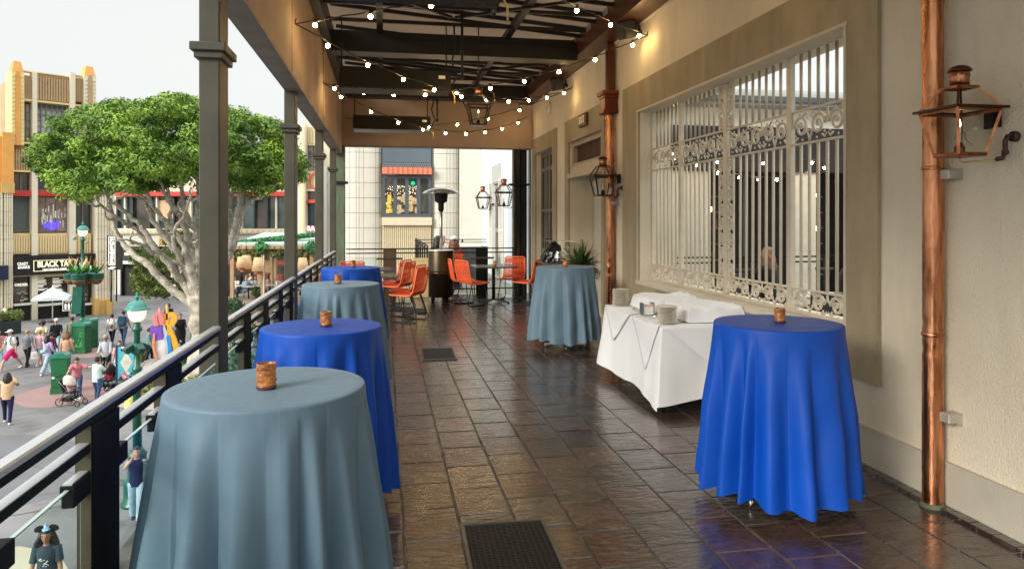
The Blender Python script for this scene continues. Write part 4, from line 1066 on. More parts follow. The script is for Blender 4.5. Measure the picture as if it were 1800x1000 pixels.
strip_heater(10.0, 'middle strip heater hanging under the string lights', z=3.46)
strip_heater(14.35, 'farthest strip heater, hung low in front of the tan end wall', z=3.44)
for x, y in ((.98, 6.4), (1.02, 9.4), (1.0, 13.6)):
    t = thing('gas_riser', 'thin black %s pipe dropping from the roof frame' % ('near', 'middle', 'far')[int(y > 7) + int(y > 12)], 'pipe', (x, y, 3.55), 0, 'black service pipes under the canopy')
    m = MB(); m.cyl((0, 0, 0), (0, 0, 1.1), .017); m.build('pipe', black_m, t)
    m = MB(); m.lathe([(.026, .35), (.026, .42)], n=10); m.lathe([(.026, .0), (.026, .05)], n=10); m.build('coupling', black_m, t)
# speakers
for y, lab in ((8.75, 'black wall speaker nearer the camera, above the grille window'), (12.5, 'smaller looking black wall speaker above the doorways')):
    t = thing('wall_speaker', lab, 'speaker', (3.12, y, 4.03), R(0), 'black speakers under the roof edge')
    m = MB(); m.X = Matrix.Rotation(R(-14), 4, 'Y') @ Matrix.Rotation(R(8), 4, 'X')
    m.prism([(-.10, -.13), (.03, -.15), (.08, -.10), (.08, .10), (.03, .15), (-.10, .13)], (0, 0, 0), (1, 0, 0), (0, 1, 0), (0, 0, 1), .21); m.build('cabinet', black_m, t)
    m = MB(); m.X = Matrix.Rotation(R(-14), 4, 'Y') @ Matrix.Rotation(R(8), 4, 'X'); m.box((-.108, -.115, .015), (-.101, .115, .195)); m.build('speaker_grille', M('speaker_mesh', (.02, .018, .017), .6, var=.2, bump=.4, bs=300), t)
    m = MB(); m.box((.06, -.02, .06), (.155, .02, .10)); m.box((.10, -.03, .06), (.13, .03, .20)); m.build('mount', black_m, t)
# ================================================================ string lights
bulb_m = M('bulb_glow', (1, .9, .7), .3, var=0, emit=(1.0, .66, .28), es=62)
sock_m = M('socket_black', (.02, .015, .012), .5, var=.1)
cord_m = M('cord_black', (.02, .014, .010), .6, var=.1)
bm_ = MB(); bm_.lathe([(.006, -.022), (.014, -.030), (.030, -.052), (.036, -.072), (.033, -.092), (.020, -.106), (.002, -.112)], n=14); bme = bm_.mesh('bulb', bulb_m)
sm_ = MB(); sm_.lathe([(.006, .022), (.016, .016), (.019, .0), (.019, -.028), (.015, -.032)], n=10); sm_.tube([(-.03, 0, .02), (-.012, 0, .012), (.012, 0, .012), (.03, 0, .02)], .004, 5); sme = sm_.mesh('socket', sock_m)
def string(label, A, B, sag, ts, gname='strings of warm bulbs under the canopy', wob=True):
    A, B = Vector(A), Vector(B)
    t = thing('string_light', label, 'string lights', tuple(A), 0, gname)
    def pt(u): return A.lerp(B, u) - Vector((0, 0, 1)) * sag * 4 * u * (1 - u)
    N = 70; r_ = random.Random(int(A.y * 7 + B.y * 3)); pts = []
    for i in range(N + 1):
        u = i / N; p = pt(u) - A
        if wob: p += Vector((0, r_.uniform(-.006, .006), r_.uniform(-.008, .008)))
        pts.append(p)
    m = MB(); m.tube(pts, .007, 6); m.build('cord', cord_m, t)
    for u in ts:
        p = pt(u) - A; a = r_.uniform(0, PI)
        obj_of('socket', sme, t, p, (r_.uniform(-.1, .1), r_.uniform(-.1, .1), a)); ob_ = obj_of('bulb', bme, t, p, (r_.uniform(-.08, .08), r_.uniform(-.08, .08), a)); ob_.scale = (.62,) * 3
L1 = onx(519, 42, -.875); L2 = onx(568, 147, -.875); R1 = onx(1138, 62, 3.27); R2 = onx(1005, 155, 3.27)
def ev(n, a=.06, b=.94): return [a + (b - a) * i / (n - 1) for i in range(n)]
string('near string of bulbs running from the tan fascia towards the camera at upper right', L1, (3.27, 4.6, 4.05), .10, ev(8, .05, .97))
string('near string of bulbs from the first wall hook towards the camera at upper left', R1, (-.875, 4.4, 4.1), .12, ev(8, .04, .97))
string('string of bulbs crossing from the near fascia hook to the far wall hook', L1, R2, .42, ev(10, .07, .95))
string('string of bulbs crossing from the near wall hook to the far fascia hook', R1, L2, .36, ev(10, .04, .96))
string('far string of bulbs sagging across the tan end wall from the fascia hook', L2, (3.1, 15.4, 3.95), .50, ev(9, .06, .94))
string('far string of bulbs from the far wall hook across to the end of the fascia', R2, (-.8, 15.45, 3.85), .38, ev(5, .2, .72))
hk = MB(); hk.tube([(0, 0, 0), (.0, 0, .03), (.012, 0, .05)], .006, 6); hme = hk.mesh('wall_hook', black_m)
for p, lab in ((L1, 'small black hook on the near part of the tan fascia'), (L2, 'small black hook on the far part of the tan fascia'), (R1, 'small black hook on the upper wall above the grille window'), (R2, 'small black hook high on the wall above the doorway')):
    o = obj_of('wall_hook', hme, None, p); tag(o, lab, 'hook', 'hooks holding the string lights')

# ================================================================ wrought grille in the window
gm = M('grille_paint', (.60, .54, .43), .45, metal=.1, var=.06, vs=10)
gr = thing('window_grille', 'cream wrought iron grille with scrollwork filling the window opening', 'grille', (3.46, 4.603, .9015))
GY, GZt = 8.816 - 4.603, 3.11 - .9015
mull = [0.0, 1.02, 2.19, 3.32, GY]           # from the camera end; opening is in four leaves
def gbox(nm, a, b): m = MB(); m.cbox(a, b, .003); return m.build(nm, gm, gr)
gbox('bottom_rail', (-.018, 0, .0), (.018, GY, .03)); gbox('top_rail', (-.018, 0, GZt - .03), (.018, GY, GZt))
for i, y in enumerate(mull):
    w_ = .035 if i in (1, 2, 3) else .02
    gbox('mullion', (-.022, max(0, y - w_), .0305), (.022, min(GY, y + w_), GZt - .0305))
BZ0, BZ1 = 1.42, 1.70                          # scroll band
LZ1 = .20
for i in range(4):
    a, b = mull[i] + .036, mull[i + 1] - .036
    if i == 0: a = .021
    if i == 3: b = GY - .021
    for z in (BZ0, BZ1, LZ1): gbox('cross_rail', (-.014, a, z), (.014, b, z + .018))
def spiral(r, turns, s=1, n=22, th=.0085):
    pts = []
    for k in range(n + 1):
        u = k / n; an = u * turns * 2 * PI; q = r * (1 - .80 * u)
        pts.append((0, s * math.cos(an) * q, math.sin(an) * q))
    return pts
def scroll_mesh(h, w, s):
    m = MB(); r = min(h, w) * .40
    m.tube(spiral(r, 1.55, s), [.016 * (1 - .35 * k / 22) for k in range(23)], 6); m.ball((0, 0, 0), .017, 7, 5)
    m.tube([(0, s * r, 0), (0, s * w * .47, h * .20), (0, s * w * .50, h * .46)], .008, 5)
    m.tube([(0, -s * r * .85, -r * .4), (0, -s * w * .44, -h * .3), (0, -s * w * .5, -h * .47)], .008, 5)
    for an in (20, 80, 140, 200, 260, 320):   # leaf knobs
        q = r * 1.13; m.ball((0, s * math.cos(R(an)) * q, math.sin(R(an)) * q), .012, 5, 4, .7, 1, 1)
    m.tube([(0, -s * r * .3, r * .95), (0, -s * w * .30, h * .40), (0, -s * w * .46, h * .30)], [.009, .008, .004], 5)
    m.tube([(0, s * r * .5, -r * .9), (0, s * w * .34, -h * .40), (0, s * w * .46, -h * .28)], [.009, .008, .004], 5)
    return m.mesh('scroll', gm)
sc_cache = {}
def scroll(y, z, h, w, s, rot=0):
    key = (round(h, 3), round(w, 3), s)
    if key not in sc_cache: sc_cache[key] = scroll_mesh(h, w, s)
    obj_of('scroll', sc_cache[key], gr, (0, y, z), (rot, 0, 0))
bar_m = MB(); bar_m.tube([(0, 0, 0), (0, 0, 1)], .0135, 8); bme2 = bar_m.mesh('bar', gm)
for i in range(4):
    a, b = mull[i] + .036, mull[i + 1] - .036
    if i == 0: a = .021
    if i == 3: b = GY - .021
    n_ = max(3, round((b - a) / .215)); w_ = (b - a) / n_
    for z0, z1 in ((.03, LZ1), (BZ0 + .018, BZ1)):
        for k in range(n_): scroll(a + (k + .5) * w_, (z0 + z1) / 2, z1 - z0 + .02, w_, 1 if k % 2 else -1)
    va = []                                       # vertical scroll panels either side of the middle mullion
    if i == 1: va = [(b - .12, b)]
    if i == 2: va = [(a, a + .12)]
    for (p, q) in va:
        e_ = p if i == 1 else q
        gbox('panel_edge', (-.010, e_ - .006, LZ1 + .018), (.010, e_ + .006, BZ0)); gbox('panel_edge', (-.010, e_ - .006, BZ1 + .018), (.010, e_ + .006, GZt - .03))
        for z0, z1 in ((LZ1 + .018, BZ0), (BZ1 + .018, GZt - .03)):
            nn = round((z1 - z0) / .155); hh = (z1 - z0) / nn
            for k in range(nn): scroll((p + q) / 2, z0 + (k + .5) * hh, .14, hh * .95, 1 if k % 2 else -1, PI / 2)
    lo, hi = a, b
    if i == 1: hi = b - .13
    if i == 2: lo = a + .13
    nb = round((hi - lo) / .118)
    for k in range(1, nb):
        y = lo + (hi - lo) * k / nb
        for z0, z1 in ((LZ1 + .01, BZ0 + .005), (BZ1 + .01, GZt - .02)):
            o = obj_of('bar', bme2, gr, (0, y, z0)); o.scale = (1, 1, z1 - z0)

# ================================================================ inner patio seen through the grille
PY = 12.9
t = thing('patio_floor', 'grey floor of the inner patio behind the grille', 'floor', (8, 7, -.02)); t['kind'] = 'structure'
del t['category']; del t['label']
m = MB(); m.box((-4.3, -8, -.3), (12, 6.5, 0)); m.build('slab', M('patio_paving', (.22, .20, .18), .7, var=.2), t)
pb = thing('patio_building', 'cream siding building across the inner patio, with dark doorways', 'building', (3.74, PY, 0))
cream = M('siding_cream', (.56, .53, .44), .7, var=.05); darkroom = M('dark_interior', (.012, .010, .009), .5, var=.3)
for a, b in ((0, .62), (1.35, 2.5), (4.3, 4.75), (6.3, 9.6)): m = MB(); m.box((a, 0, 0), (b, .3, 3.5)); m.build('wall_pier', M('patio_wall', (.60, .56, .46), .8, var=.06, bump=.2), pb)
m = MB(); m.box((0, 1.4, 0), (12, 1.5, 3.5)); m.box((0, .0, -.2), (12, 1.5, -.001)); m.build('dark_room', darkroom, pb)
for k in range(2): m = MB(); m.box((-.0, -.02 - (k % 2) * .012, 3.5 + k * .18), (12, .3, 3.68 + k * .18 - .002)); m.build('siding_board', M('siding_white', (.72, .70, .62), .7, var=.04), pb)
m = MB(); m.box((0, -.45, 3.86), (12, .3, 3.92)); m.build('eave', M('eave_grey', (.30, .31, .31), .6, var=.1), pb)
m = MB(); m.box((0, -.52, 3.92), (12, -.42, 4.02)); m.build('gutter', M('gutter_dark', (.06, .07, .075), .5, var=.1), pb)
m = MB(); m.box((0, -.40, 4.02), (12, 1.2, 4.10)); m.box((0, -.1, 4.10), (12, 1.2, 4.22)); m.build('roof', M('roof_grey', (.38, .39, .38), .7, var=.1), pb)
m = MB(); m.box((0.0, -.05, 2.62), (12, -.021, 3.498)); m.build('painted_porch_shade', darkroom, pb)  # dark sheet painted in for the deep porch shade on the upper wall
for x in (2.7, 3.35, 4.9): m = MB(); m.box((x, .32, 0), (x + .04, .36, 3.4)); m.build('door_stile', M('stile_green', (.03, .06, .05), .5, var=.1), pb)
for x, z in ((2.62, .5), (5.0, .5)):
    m = MB()
    for k in range(6): m.box((x, .9, z + k * .33), (x + .5, 1.1, z + k * .33 + .03))
    for k in range(9): m.box((x + .04 + k * .05, .92, z + .03 + (k % 5) * .33), (x + .07 + k * .05, 1.0, z + .03 + (k % 5) * .33 + .14 + .02 * (k % 3)))
    m.build('shelf', M('shelf_wood', (.20, .10, .04), .5, var=.3), pb)
m = MB(); m.ball((2.85, .7, 1.9), .05); m.ball((5.2, .7, 1.5), .05); m.ball((5.25, .7, 2.2), .04); m.build('lamp', M('warm_lamp', (1, .6, .3), .5, var=0, emit=(1, .5, .18), es=5), pb)
sd = thing('patio_side_wall', 'pale side wall closing the inner patio at the left of the grille view', 'wall', (3.71, 9.6, 0))
m = MB(); m.box((0, 0, 0), (.3, 3.28, 3.4)); m.build('wall', MATS['patio_wall'], sd)
string('string of white bulbs hanging across the inner patio behind the grille', (3.75, 9.4, 2.75), (8.5, 12.4, 2.8), .38, ev(9), 'bulb strings over the inner patio')
string('second string of white bulbs over the inner patio, higher and farther', (5.0, 12.5, 2.9), (9.0, 9.0, 2.9), .22, ev(7), 'bulb strings over the inner patio')
def black_chair(lab, loc, rz):
    t = thing('patio_chair', lab, 'chair', loc, rz, 'black mesh chairs on the inner patio')
    m = MB(); m.cbox((-.23, -.23, .43), (.23, .23, .46), .01); m.build('seat', black_m, t)
    m = MB(); m.cbox((-.23, .2, .5), (.23, .225, .92), .008); m.build('backrest', M('black_mesh', (.02, .02, .022), .6, var=.3, vs=200), t)
    for x in (-.21, .21):
        for y in (-.21, .21): m = MB(); m.bar((x, y, 0), (x, y, .92 if y > 0 else .43), .025); m.build('leg', black_m, t)
    return t
b0 = black_chair('black mesh patio chair nearest the grille at its right side', (4.75, 7.0, 0), R(160))
for lab, loc, a in (('black patio chair with a curved back, behind the left side of the grille', (4.35, 10.9, 0), 30), ('black patio chair next to the bald man', (5.9, 8.4, 0), 200), ('black patio chair facing away, middle of the patio', (5.0, 9.2, 0), 20), ('black patio chair beside the wooden shelf doorway', (6.2, 11.2, 0), -60)): dup(b0, loc, R(a), lab)
rail_x('patio_railing', 'black railing standing on the inner patio', 11.2, 4.8, 9.5, [(6.0, .05, black_m), (7.5, .05, black_m)], glass=False)
# outer buildings seen beyond the end rail -------------------------------------------------------
FY = 24.0
stone = M('glazed_stone', (.56, .53, .45), .5, var=.07, vs=1.3, bump=.05, bs=20)
fb = thing('stone_building', 'cream stone tiled building with rounded piers and an orange awning beyond the terrace end', 'building', (-1.27, FY, -5.1))
def fx(px): return ony(px, 300, FY).x + 1.27
def fz(py): return ony(740, py, FY).z + 5.1
m = MB(); m.box((0, .32, 0), (4.8, 3.0, 12)); m.build('core', M('joint_grey', (.20, .19, .17), .9, var=.1), fb)
def pier(x0, x1, bulge, cols):
    rows = 24; hz = 12 / rows; cache = {}
    for r_ in range(rows):
        z0, z1 = r_ * hz + .006, (r_ + 1) * hz - .006
        if not (FOC * (z0 - 5.1 - 1.7) / 24 < 180 and z1 > 3.4): 
            if r_ % 1: continue
        for c in range(len(cols) - 1):
            if c not in cache:
                m = MB(); pts = []
                K = 4; a, b = x0 + (x1 - x0) * cols[c] + .005, x0 + (x1 - x0) * cols[c + 1] - .005
                for k in range(K + 1):
                    x = a + (b - a) * k / K; u = (x - x0) / (x1 - x0) * 2 - 1
                    pts.append((x, .30 - bulge * math.sqrt(max(0, 1 - (abs(u)) ** 2.6))))
                poly = pts + [(b, .31), (a, .31)]
                m.prism(poly, (0, 0, .006), (1, 0, 0), (0, 1, 0), (0, 0, 1), hz - .012); cache[c] = m.mesh('stone_panel', stone)
            obj_of('stone_panel', cache[c], fb, (0, 0, r_ * hz))
pier(fx(606), fx(672), .30, (0, .12, .3, .38, .5, .82, .92, 1))
pier(fx(758), fx(808), .30, (0, .1, .55, .66, .80, .9, 1))
m = MB(); m.box((fx(808), .0, 0), (4.55, .33, 12)); m.build('plain_wall', M('plain_cream', (.60, .57, .50), .7, var=.04), fb)
m = MB(); m.box((fx(808), -.1, 0), (4.55, -.002, 5.1 + 1.25)); m.build('ledge_wall', MATS['plain_cream'], fb)
a, b = fx(672), fx(758)
m = MB(); m.box((a, .05, fz(287)), (b, .32, 12)); m.build('dark_panel', M('slate_panel', (.09, .12, .145), .5, var=.1, vs=1), fb)
m = MB(); m.box((a, .0, fz(296)), (b, .03, fz(286))); m.build('lattice_frame', M('lattice_dark', (.05, .06, .07), .5, var=0), fb)
m = MB(); n_ = 22; z0, z1 = fz(295.5), fz(287)
for k in range(n_):
    x = a + (b - a) * k / n_; d = (b - a) / n_
    m.bar((x, -.01, z0), (x + d, -.01, z1), .012); m.bar((x, -.01, z1), (x + d, -.01, z0), .012)
m.build('lattice', M('lattice_light', (.30, .33, .36), .5, var=0), fb)
aw = M('awning_orange', (.78, .22, .12), .6, var=.08)
m = MB(); n_ = 20
for k in range(n_):
    x = a + (b - a) * k / n_; d = (b - a) / n_; w0 = .10 if k % 2 else .06
    m.prism([(0, 0), (d * .96, 0), (d * .96, fz(296) - fz(307)), (0, fz(296) - fz(307))], (x, -.12 - w0, fz(307)), (1, 0, 0), (0, 0, 1), (0, 1, 0), w0)
m.box((a, -.12, fz(307)), (b, .04, fz(296.2))); m.build('awning', aw, fb)
frame_g = M('window_frame_grey', (.07, .085, .10), .45, var=.05)
m = MB(); z0, z1 = fz(382), fz(309)
m.box((a, .0, z0), (a + .09, .12, z1)); m.box((b - .09, .0, z0), (b, .12, z1)); m.box((a + .09, .0, z1 - .1), (b - .09, .12, z1)); m.box((a + .09, .0, z0), (b - .09, .12, z0 + .11))
for u in (.26, .5, .74): m.box((a + (b - a) * u - .06, .0, z0 + .11), (a + (b - a) * u + .06, .12, z1 - .1))
m.build('window_frame', frame_g, fb)
for i, u in enumerate((.03, .28, .52, .77)):
    m = MB(); x0, x1 = a + (b - a) * u + .03, a + (b - a) * (u + .2)
    m.box((x0, .06, z0 + .11), (x1, .07, z1 - .1)); m.build('pane', clear, fb)
sh = thing('lit_shop_interior', 'warm lit shop shelves seen through the grey framed window beyond the terrace', 'shop display', (a - 1.27, FY + .32, z0 - 5.1)); w_ = b - a; h_ = z1 - z0
m = MB(); m.box((0, .01, 0), (w_, .03, h_)); m.build('back', M('shop_dark', (.03, .045, .04), .6, var=.4), sh)
rs = random.Random(4)
for i in range(3):
    m = MB(); x0 = w_ * (.06 + .24 * i)
    for k in range(14):
        x = x0 + rs.uniform(0, w_ * .15); z = .1 + rs.uniform(0, h_ * .38); m.box((x, -.04 - rs.uniform(0, .04), z), (x + rs.uniform(.04, .14), .0, z + rs.uniform(.05, .2)))
    m.build('shelf_goods', M('goods%d' % i, ((.8, .5, .05), (.5, .35, .2), (.7, .4, .15))[i], .5, var=.5, vs=14, c2=((1, .8, .2), (.8, .7, .5), (.8, .7, .5))[i], emit=((1, .7, .15), (.8, .6, .35), (.9, .6, .3))[i], es=.25), sh)
m = MB(); m.box((.04, -.03, h_ * .5), (w_ * .66, -.01, h_ * .66)); m.build('shelf_board', M('shelf_brown', (.12, .05, .02), .5, var=.2), sh)
m = MB()
for k in range(60): m.ball((rs.uniform(.08, w_ * .7), -.05, h_ * .55 + rs.uniform(0, .3)), .014, 5, 4)
m.build('fairy_light', M('fairy', (1, .9, .7), .5, var=0, emit=(1, .85, .6), es=1.2), sh)
m = MB(); m.ball((w_ * .63, -.05, h_ * .83), .05); m.build('green_light', M('green_glow', (.0, .6, .2), .5, var=0, emit=(0, .9, .3), es=1.5), sh)
m = MB(); m.box((a - .02, -.06, fz(396)), (b + .02, .2, fz(382) - .002)); m.build('sill', M('sill_cream', (.60, .52, .38), .6, var=.05), fb)
rib = MB(); rib.prism([(0, 0), (.012, -.035), (.034, -.035), (.046, 0)], (0, 0, 0), (1, 0, 0), (0, 1, 0), (0, 0, 1), fz(396.5)); rme = rib.mesh('rib', M('ribbed_cream', (.62, .53, .37), .55, var=.05))
n_ = int((b - a) / .066)
for k in range(n_): obj_of('rib', rme, fb, (a + .01 + k * (b - a) / n_, .06, 0))
m = MB(); m.box((a, .06, 0), (b, .32, fz(396.5))); m.build('rib_back', MATS['ribbed_cream'], fb)
# pale blue shuttered wall continuing the house beyond the terrace
pw = thing('shuttered_house', 'pale blue rendered house wall with white louvred shutters beyond the black column', 'building', (3.28, 16.1, 0))
for a_, b_ in (((0, 0, -5.1), (.4, 4.1, 4.6)), ((0, 5.3, -5.1), (.4, 7.9, 4.6)), ((0, 4.1, 2.75), (.4, 5.3, 4.6)), ((0, 4.1, -5.1), (.4, 5.3, -.02))): m = MB(); m.box(a_, b_); m.build('wall_face', M('pale_blue_render', (.60, .66, .70), .8, var=.04, bump=.2, bs=50), pw)
m = MB(); m.box((-.03, 3.9, 2.78), (0, 5.5, 3.3)); m.build('lintel', M('lintel_grey', (.42, .42, .40), .7, var=.05), pw)
m = MB(); m.box((.1, 4.1, 0), (.14, 5.3, 2.75)); m.build('glass_door', dark_glass, pw)
m = MB()
for y in (4.1, 4.66, 5.22): m.box((.05, y, 0), (.1, y + .08, 2.75))
for z in (.0, 1.3, 2.6): m.box((.052, 4.18, z), (.098, 5.22, z + .12))
m.build('door_frame', M('door_taupe', (.25, .22, .19), .5, var=.1), pw)
shm = M('shutter_white', (.66, .63, .56), .5, var=.04)
for y0, ang in ((3.42, 0), (5.32, 0)):
    m = MB(); m.box((-.05, y0, .05), (-.01, y0 + .06, 2.85)); m.box((-.05, y0 + .6, .05), (-.01, y0 + .66, 2.85))
    for z in (.05, 1.35, 2.77): m.box((-.048, y0 + .06, z), (-.012, y0 + .6, z + .08))
    sh_ = m.build('shutter', shm, pw)
    sl = MB()
    for k in range(60):
        z = .15 + k * .0435
        if 1.33 < z < 1.43: continue
        sl.add([(-.045, y0 + .06, z), (-.015, y0 + .06, z + .03), (-.015, y0 + .6, z + .03), (-.045, y0 + .6, z)], [(0, 1, 2, 3)])
    o = sl.build('louvre', shm, sh_, fix=False); o['kind'] = 'stuff'
# neighbouring balcony
nb_ = thing('neighbour_balcony', 'neighbouring balcony floor beyond the end railing', 'balcony', (.95, 16.1, -.3))
m = MB(); m.box((0, 0, 0), (2.33, 7.9, .28)); m.build('slab', slab_m, nb_)
rail_x('balcony_railing', 'black railing on the far side of the neighbouring balcony', 22.3, .97, 3.2, [(1.6, .05, black_m), (2.4, .05, black_m)], glass=False)
rr_ = thing('balcony_railing', 'black railing along the open left side of the neighbouring balcony', 'railing', (.97, 16.3, 0))
for z in (1.08, .98, .2): m = MB(); m.box((-.015, 0, z), (.015, 5.9, z + .03)); m.build('rail', black_m, rr_)
for k in range(7): m = MB(); m.box((-.02, k * .97, -.02), (.02, k * .97 + .06, 1.08)); m.build('post', black_m, rr_)
pbx = thing('planter_box', 'dark planter box with pale panel on the neighbouring balcony', 'planter', (1.95, 19.6, -.02))
m = MB(); m.cbox((0, 0, 0), (.9, .5, .95), .01); m.build('box', M('box_dark', (.04, .04, .045), .5, var=.3), pbx)
m = MB(); m.box((.02, -.012, .95), (.7, .3, 1.05)); m.build('tray', white_p, pbx)
# wood-front menu board under the far rail
bo = thing('wooden_board', 'pale wooden board leaning behind the end railing', 'board', (.60, 15.48, 0))
m = MB(); m.X = Matrix.Rotation(R(-6), 4, 'X'); m.cbox((0, 0, 0), (.36, .03, .86), .01); m.build('board', M('pale_wood', (.66, .50, .25), .6, var=.15, stretch=(1, 1, 6)), bo)
# ================================================================ burger shop tower across the plaza
A0, B0 = gp(20, 565), gp(165, 552)
A0.z = B0.z = 0
U = (B0 - A0).normalized(); NRM = Vector((U.y, -U.x, 0))           # NRM points out to the plaza
rzA = math.atan2(U.y, U.x)
bt = thing('corner_tower_building', 'tall cream and bronze art deco tower building with burger shop on its ground floor', 'building', (A0.x, A0.y, 0), rzA)
def fp(px, py):
    d = ray(px, py); o = Vector((0, 0, CAMH)); t = (A0 - o).dot(NRM) / d.dot(NRM); p = o + d * t
    return ((Vector((p.x, p.y, 0)) - A0).dot(U), p.z)
def fbox(m, px0, py0, px1, py1, out, inn, pyc=None):
    """box on the tower front between two picture points; out = how far it stands proud, inn = how deep it goes"""
    pm = (px0 + px1) / 2
    u0 = fp(px0, 400)[0]; u1 = fp(px1, 400)[0]; z1 = fp(pm, py0)[1]; z0 = fp(pm, py1)[1]
    m.box((u0, -out, z0), (u1, inn, z1))
    return u0, u1, z0, z1
tw_cream = M('tower_cream', (.74, .66, .50), .7, var=.05, vs=.8)
tw_yel = M('tower_yellow', (.78, .62, .27), .7, var=.08, vs=.8)
tw_bronze = M('tower_bronze', (.46, .31, .165), .6, var=.15, vs=1)
tw_orange = M('tower_orange', (.72, .34, .08), .6, var=.12, vs=1)
tw_gold = M('plinth_gold', (.60, .38, .12), .6, var=.12, vs=1.5)
tw_panel = M('fluted_cream', (.76, .60, .33), .6, var=.05, vs=1)
glass_d = M('tower_glass', (.10, .12, .14), .08, var=.5, vs=.7, spec=.9, c2=(.50, .54, .57))  # pale tone puts the white sky seen in the panes into the colour
glass_dk = M('shop_glass', (.018, .018, .018), .08, var=.2, spec=.8)
gridm = M('mullion_taupe', (.22, .17, .12), .5, var=.1)
redm = M('awning_red', (.55, .05, .035), .6, var=.08)
def part(nm, mt, px0, py0, px1, py1, out, inn):
    m = MB(); r_ = fbox(m, px0, py0, px1, py1, out, inn); m.build(nm, mt, bt); return r_
part('core', tw_cream, 21, 256, 166, 566, -.9, 7); part('upper_core', tw_bronze, 41, 136, 146, 256, -.9, 6)
def ribs(nm, mt, px0, py0, px1, py1, n, out=.12, base=.30, tip=True):
    u0, u1, z0, z1 = part(nm + '_back', mt, px0, py0, px1, py1, base - .12, .9)
    w = (u1 - u0) / n; m = MB(); t_ = .35 if tip else 0
    m.prism([(w * .18, t_ * .0), (w * .5, -.0), (w * .82, 0), (w * .82, z1 - z0 - t_), (w * .5, z1 - z0 - t_ * .3), (w * .18, z1 - z0 - t_)], (0, -(base - .12) - .10, z0 + .08), (1, 0, 0), (0, 0, .96), (0, 1, 0), .10)
    me = m.mesh(nm, mt)
    for k in range(n): obj_of(nm, me, bt, (u0 + k * w, 0, 0))
# corner pillars with caps
for (a, b, c1, top, cap) in ((18, 40, 1, 127, 109), (145, 166, 0, 134, 118)):
    u0, u1, z0, z1 = part('corner_pillar', tw_yel if c1 else tw_cream, a, top, b, 256, .35, 1.2)
    m = MB(); m.box((u0 + (u1 - u0) * .32, -.42, z0), (u0 + (u1 - u0) * .66, -.351, z1)); m.build('pillar_inlay', tw_orange if c1 else tw_bronze, bt)
    m = MB(); n_ = int((z1 - z0) / .28)
    for k in range(n_):
        for q in (.04, .72): m.prism([(0, 0), ((u1 - u0) * .24, .1), ((u1 - u0) * .24, .2), (0, .14)], (u0 + (u1 - u0) * q, -.41, z0 + k * .28), (1, 0, 0), (0, 0, 1), (0, 1, 0), .055)
    m.build('chevron_rib', tw_yel if c1 else tw_cream, bt)
    zc = fp((a + b) / 2, cap)[1]; m = MB(); w_ = u1 - u0
    m.add([(u0 + w_ * .05, -.36, z1), (u1 - w_ * .05, -.36, z1), (u1 - w_ * .05, .6, z1), (u0 + w_ * .05, .6, z1), (u0 + w_ * .22, -.2, zc), (u1 - w_ * .22, -.2, zc), (u1 - w_ * .22, .4, zc), (u0 + w_ * .22, .4, zc)], [(0, 1, 5, 4), (1, 2, 6, 5), (2, 3, 7, 6), (3, 0, 4, 7), (4, 5, 6, 7)]); m.build('pillar_cap', tw_orange, bt)
for a, b, n_ in ((41, 55, 4), (63.5, 120.5, 12), (130.5, 145, 4)): ribs('upper_flute', tw_bronze, a, 133, b, 180, n_, base=.14)
part('upper_parapet', tw_yel, 41, 131, 146, 133, .12, .4)
part('upper_ledge', tw_yel, 41, 180, 146, 183, .16, .4)
for a, b in ((55, 63.4), (121, 130)): part('mullion_column', tw_cream, a, 129, b, 256, .30, .8); part('mullion_column', tw_cream, a - 1.5, 256, b + .5, 562, .34, .8)
def window(px0, py0, px1, py1, nx, ny, gl=glass_d, fr=gridm, inn=.25, bw=.07):
    u0, u1, z0, z1 = part('pane', gl, px0, py0, px1, py1, -inn, inn + .05)
    m = MB()
    for i in range(nx + 1): x = u0 + (u1 - u0) * i / nx; m.box((x - bw / 2, inn - .1, z0), (x + bw / 2, inn - .005, z1))
    for j in range(ny + 1): z = z0 + (z1 - z0) * j / ny; m.box((u0, inn - .08, z - bw / 2), (u1, inn - .003, z + bw / 2))
    m.build('window_frame', fr, bt); return u0, u1, z0, z1
window(41, 183, 54, 253, 2, 5, bw=.05); window(64, 183, 120, 253, 6, 7, bw=.05); window(130.5, 183, 145, 253, 2, 5, bw=.05)
window(66, 184, 118, 184 + 9, 1, 1, M('shade_blue', (.06, .09, .12), .5, var=.1), inn=.22)
part('main_ledge', tw_yel, 20, 253.5, 165, 256.5, .22, .9)
for a, b, n_ in ((21.5, 53, 7), (63.5, 119, 12), (130.5, 163, 6)): ribs('middle_flute', tw_bronze, a, 257, b, 302, n_, base=.14)
part('ledge', tw_yel, 21, 302, 163, 305, .16, .5)
warm = M('warm_interior', (.10, .07, .05), .3, var=.6, vs=1.6, c2=(.30, .22, .16), det=6, emit=(.5, .35, .25), es=.05)
for a, b, nx in ((22, 53, 2), (64, 119, 3), (131, 162, 2)):
    window(a, 305.5, b, 335, nx, 1, glass_dk)
    u0, u1, z0, z1 = part('awning', redm, a - 1, 336, b + 1, 345, .25, .2)
    m = MB(); n_ = int((u1 - u0) / .16)
    for k in range(n_): m.box((u0 + k * .16 + .02, -.30, z0), (u0 + k * .16 + .10, -.2505, z1))
    m.build('awning_pleat', redm, bt)
for a, b, nx, gl in ((22, 53, 1, M('blind_grey', (.10, .12, .12), .6, var=.1)), (64, 119, 3, warm), (131, 162, 2, glass_dk)): window(a, 347, b, 407, nx, 1, gl, inn=.3, bw=.06)
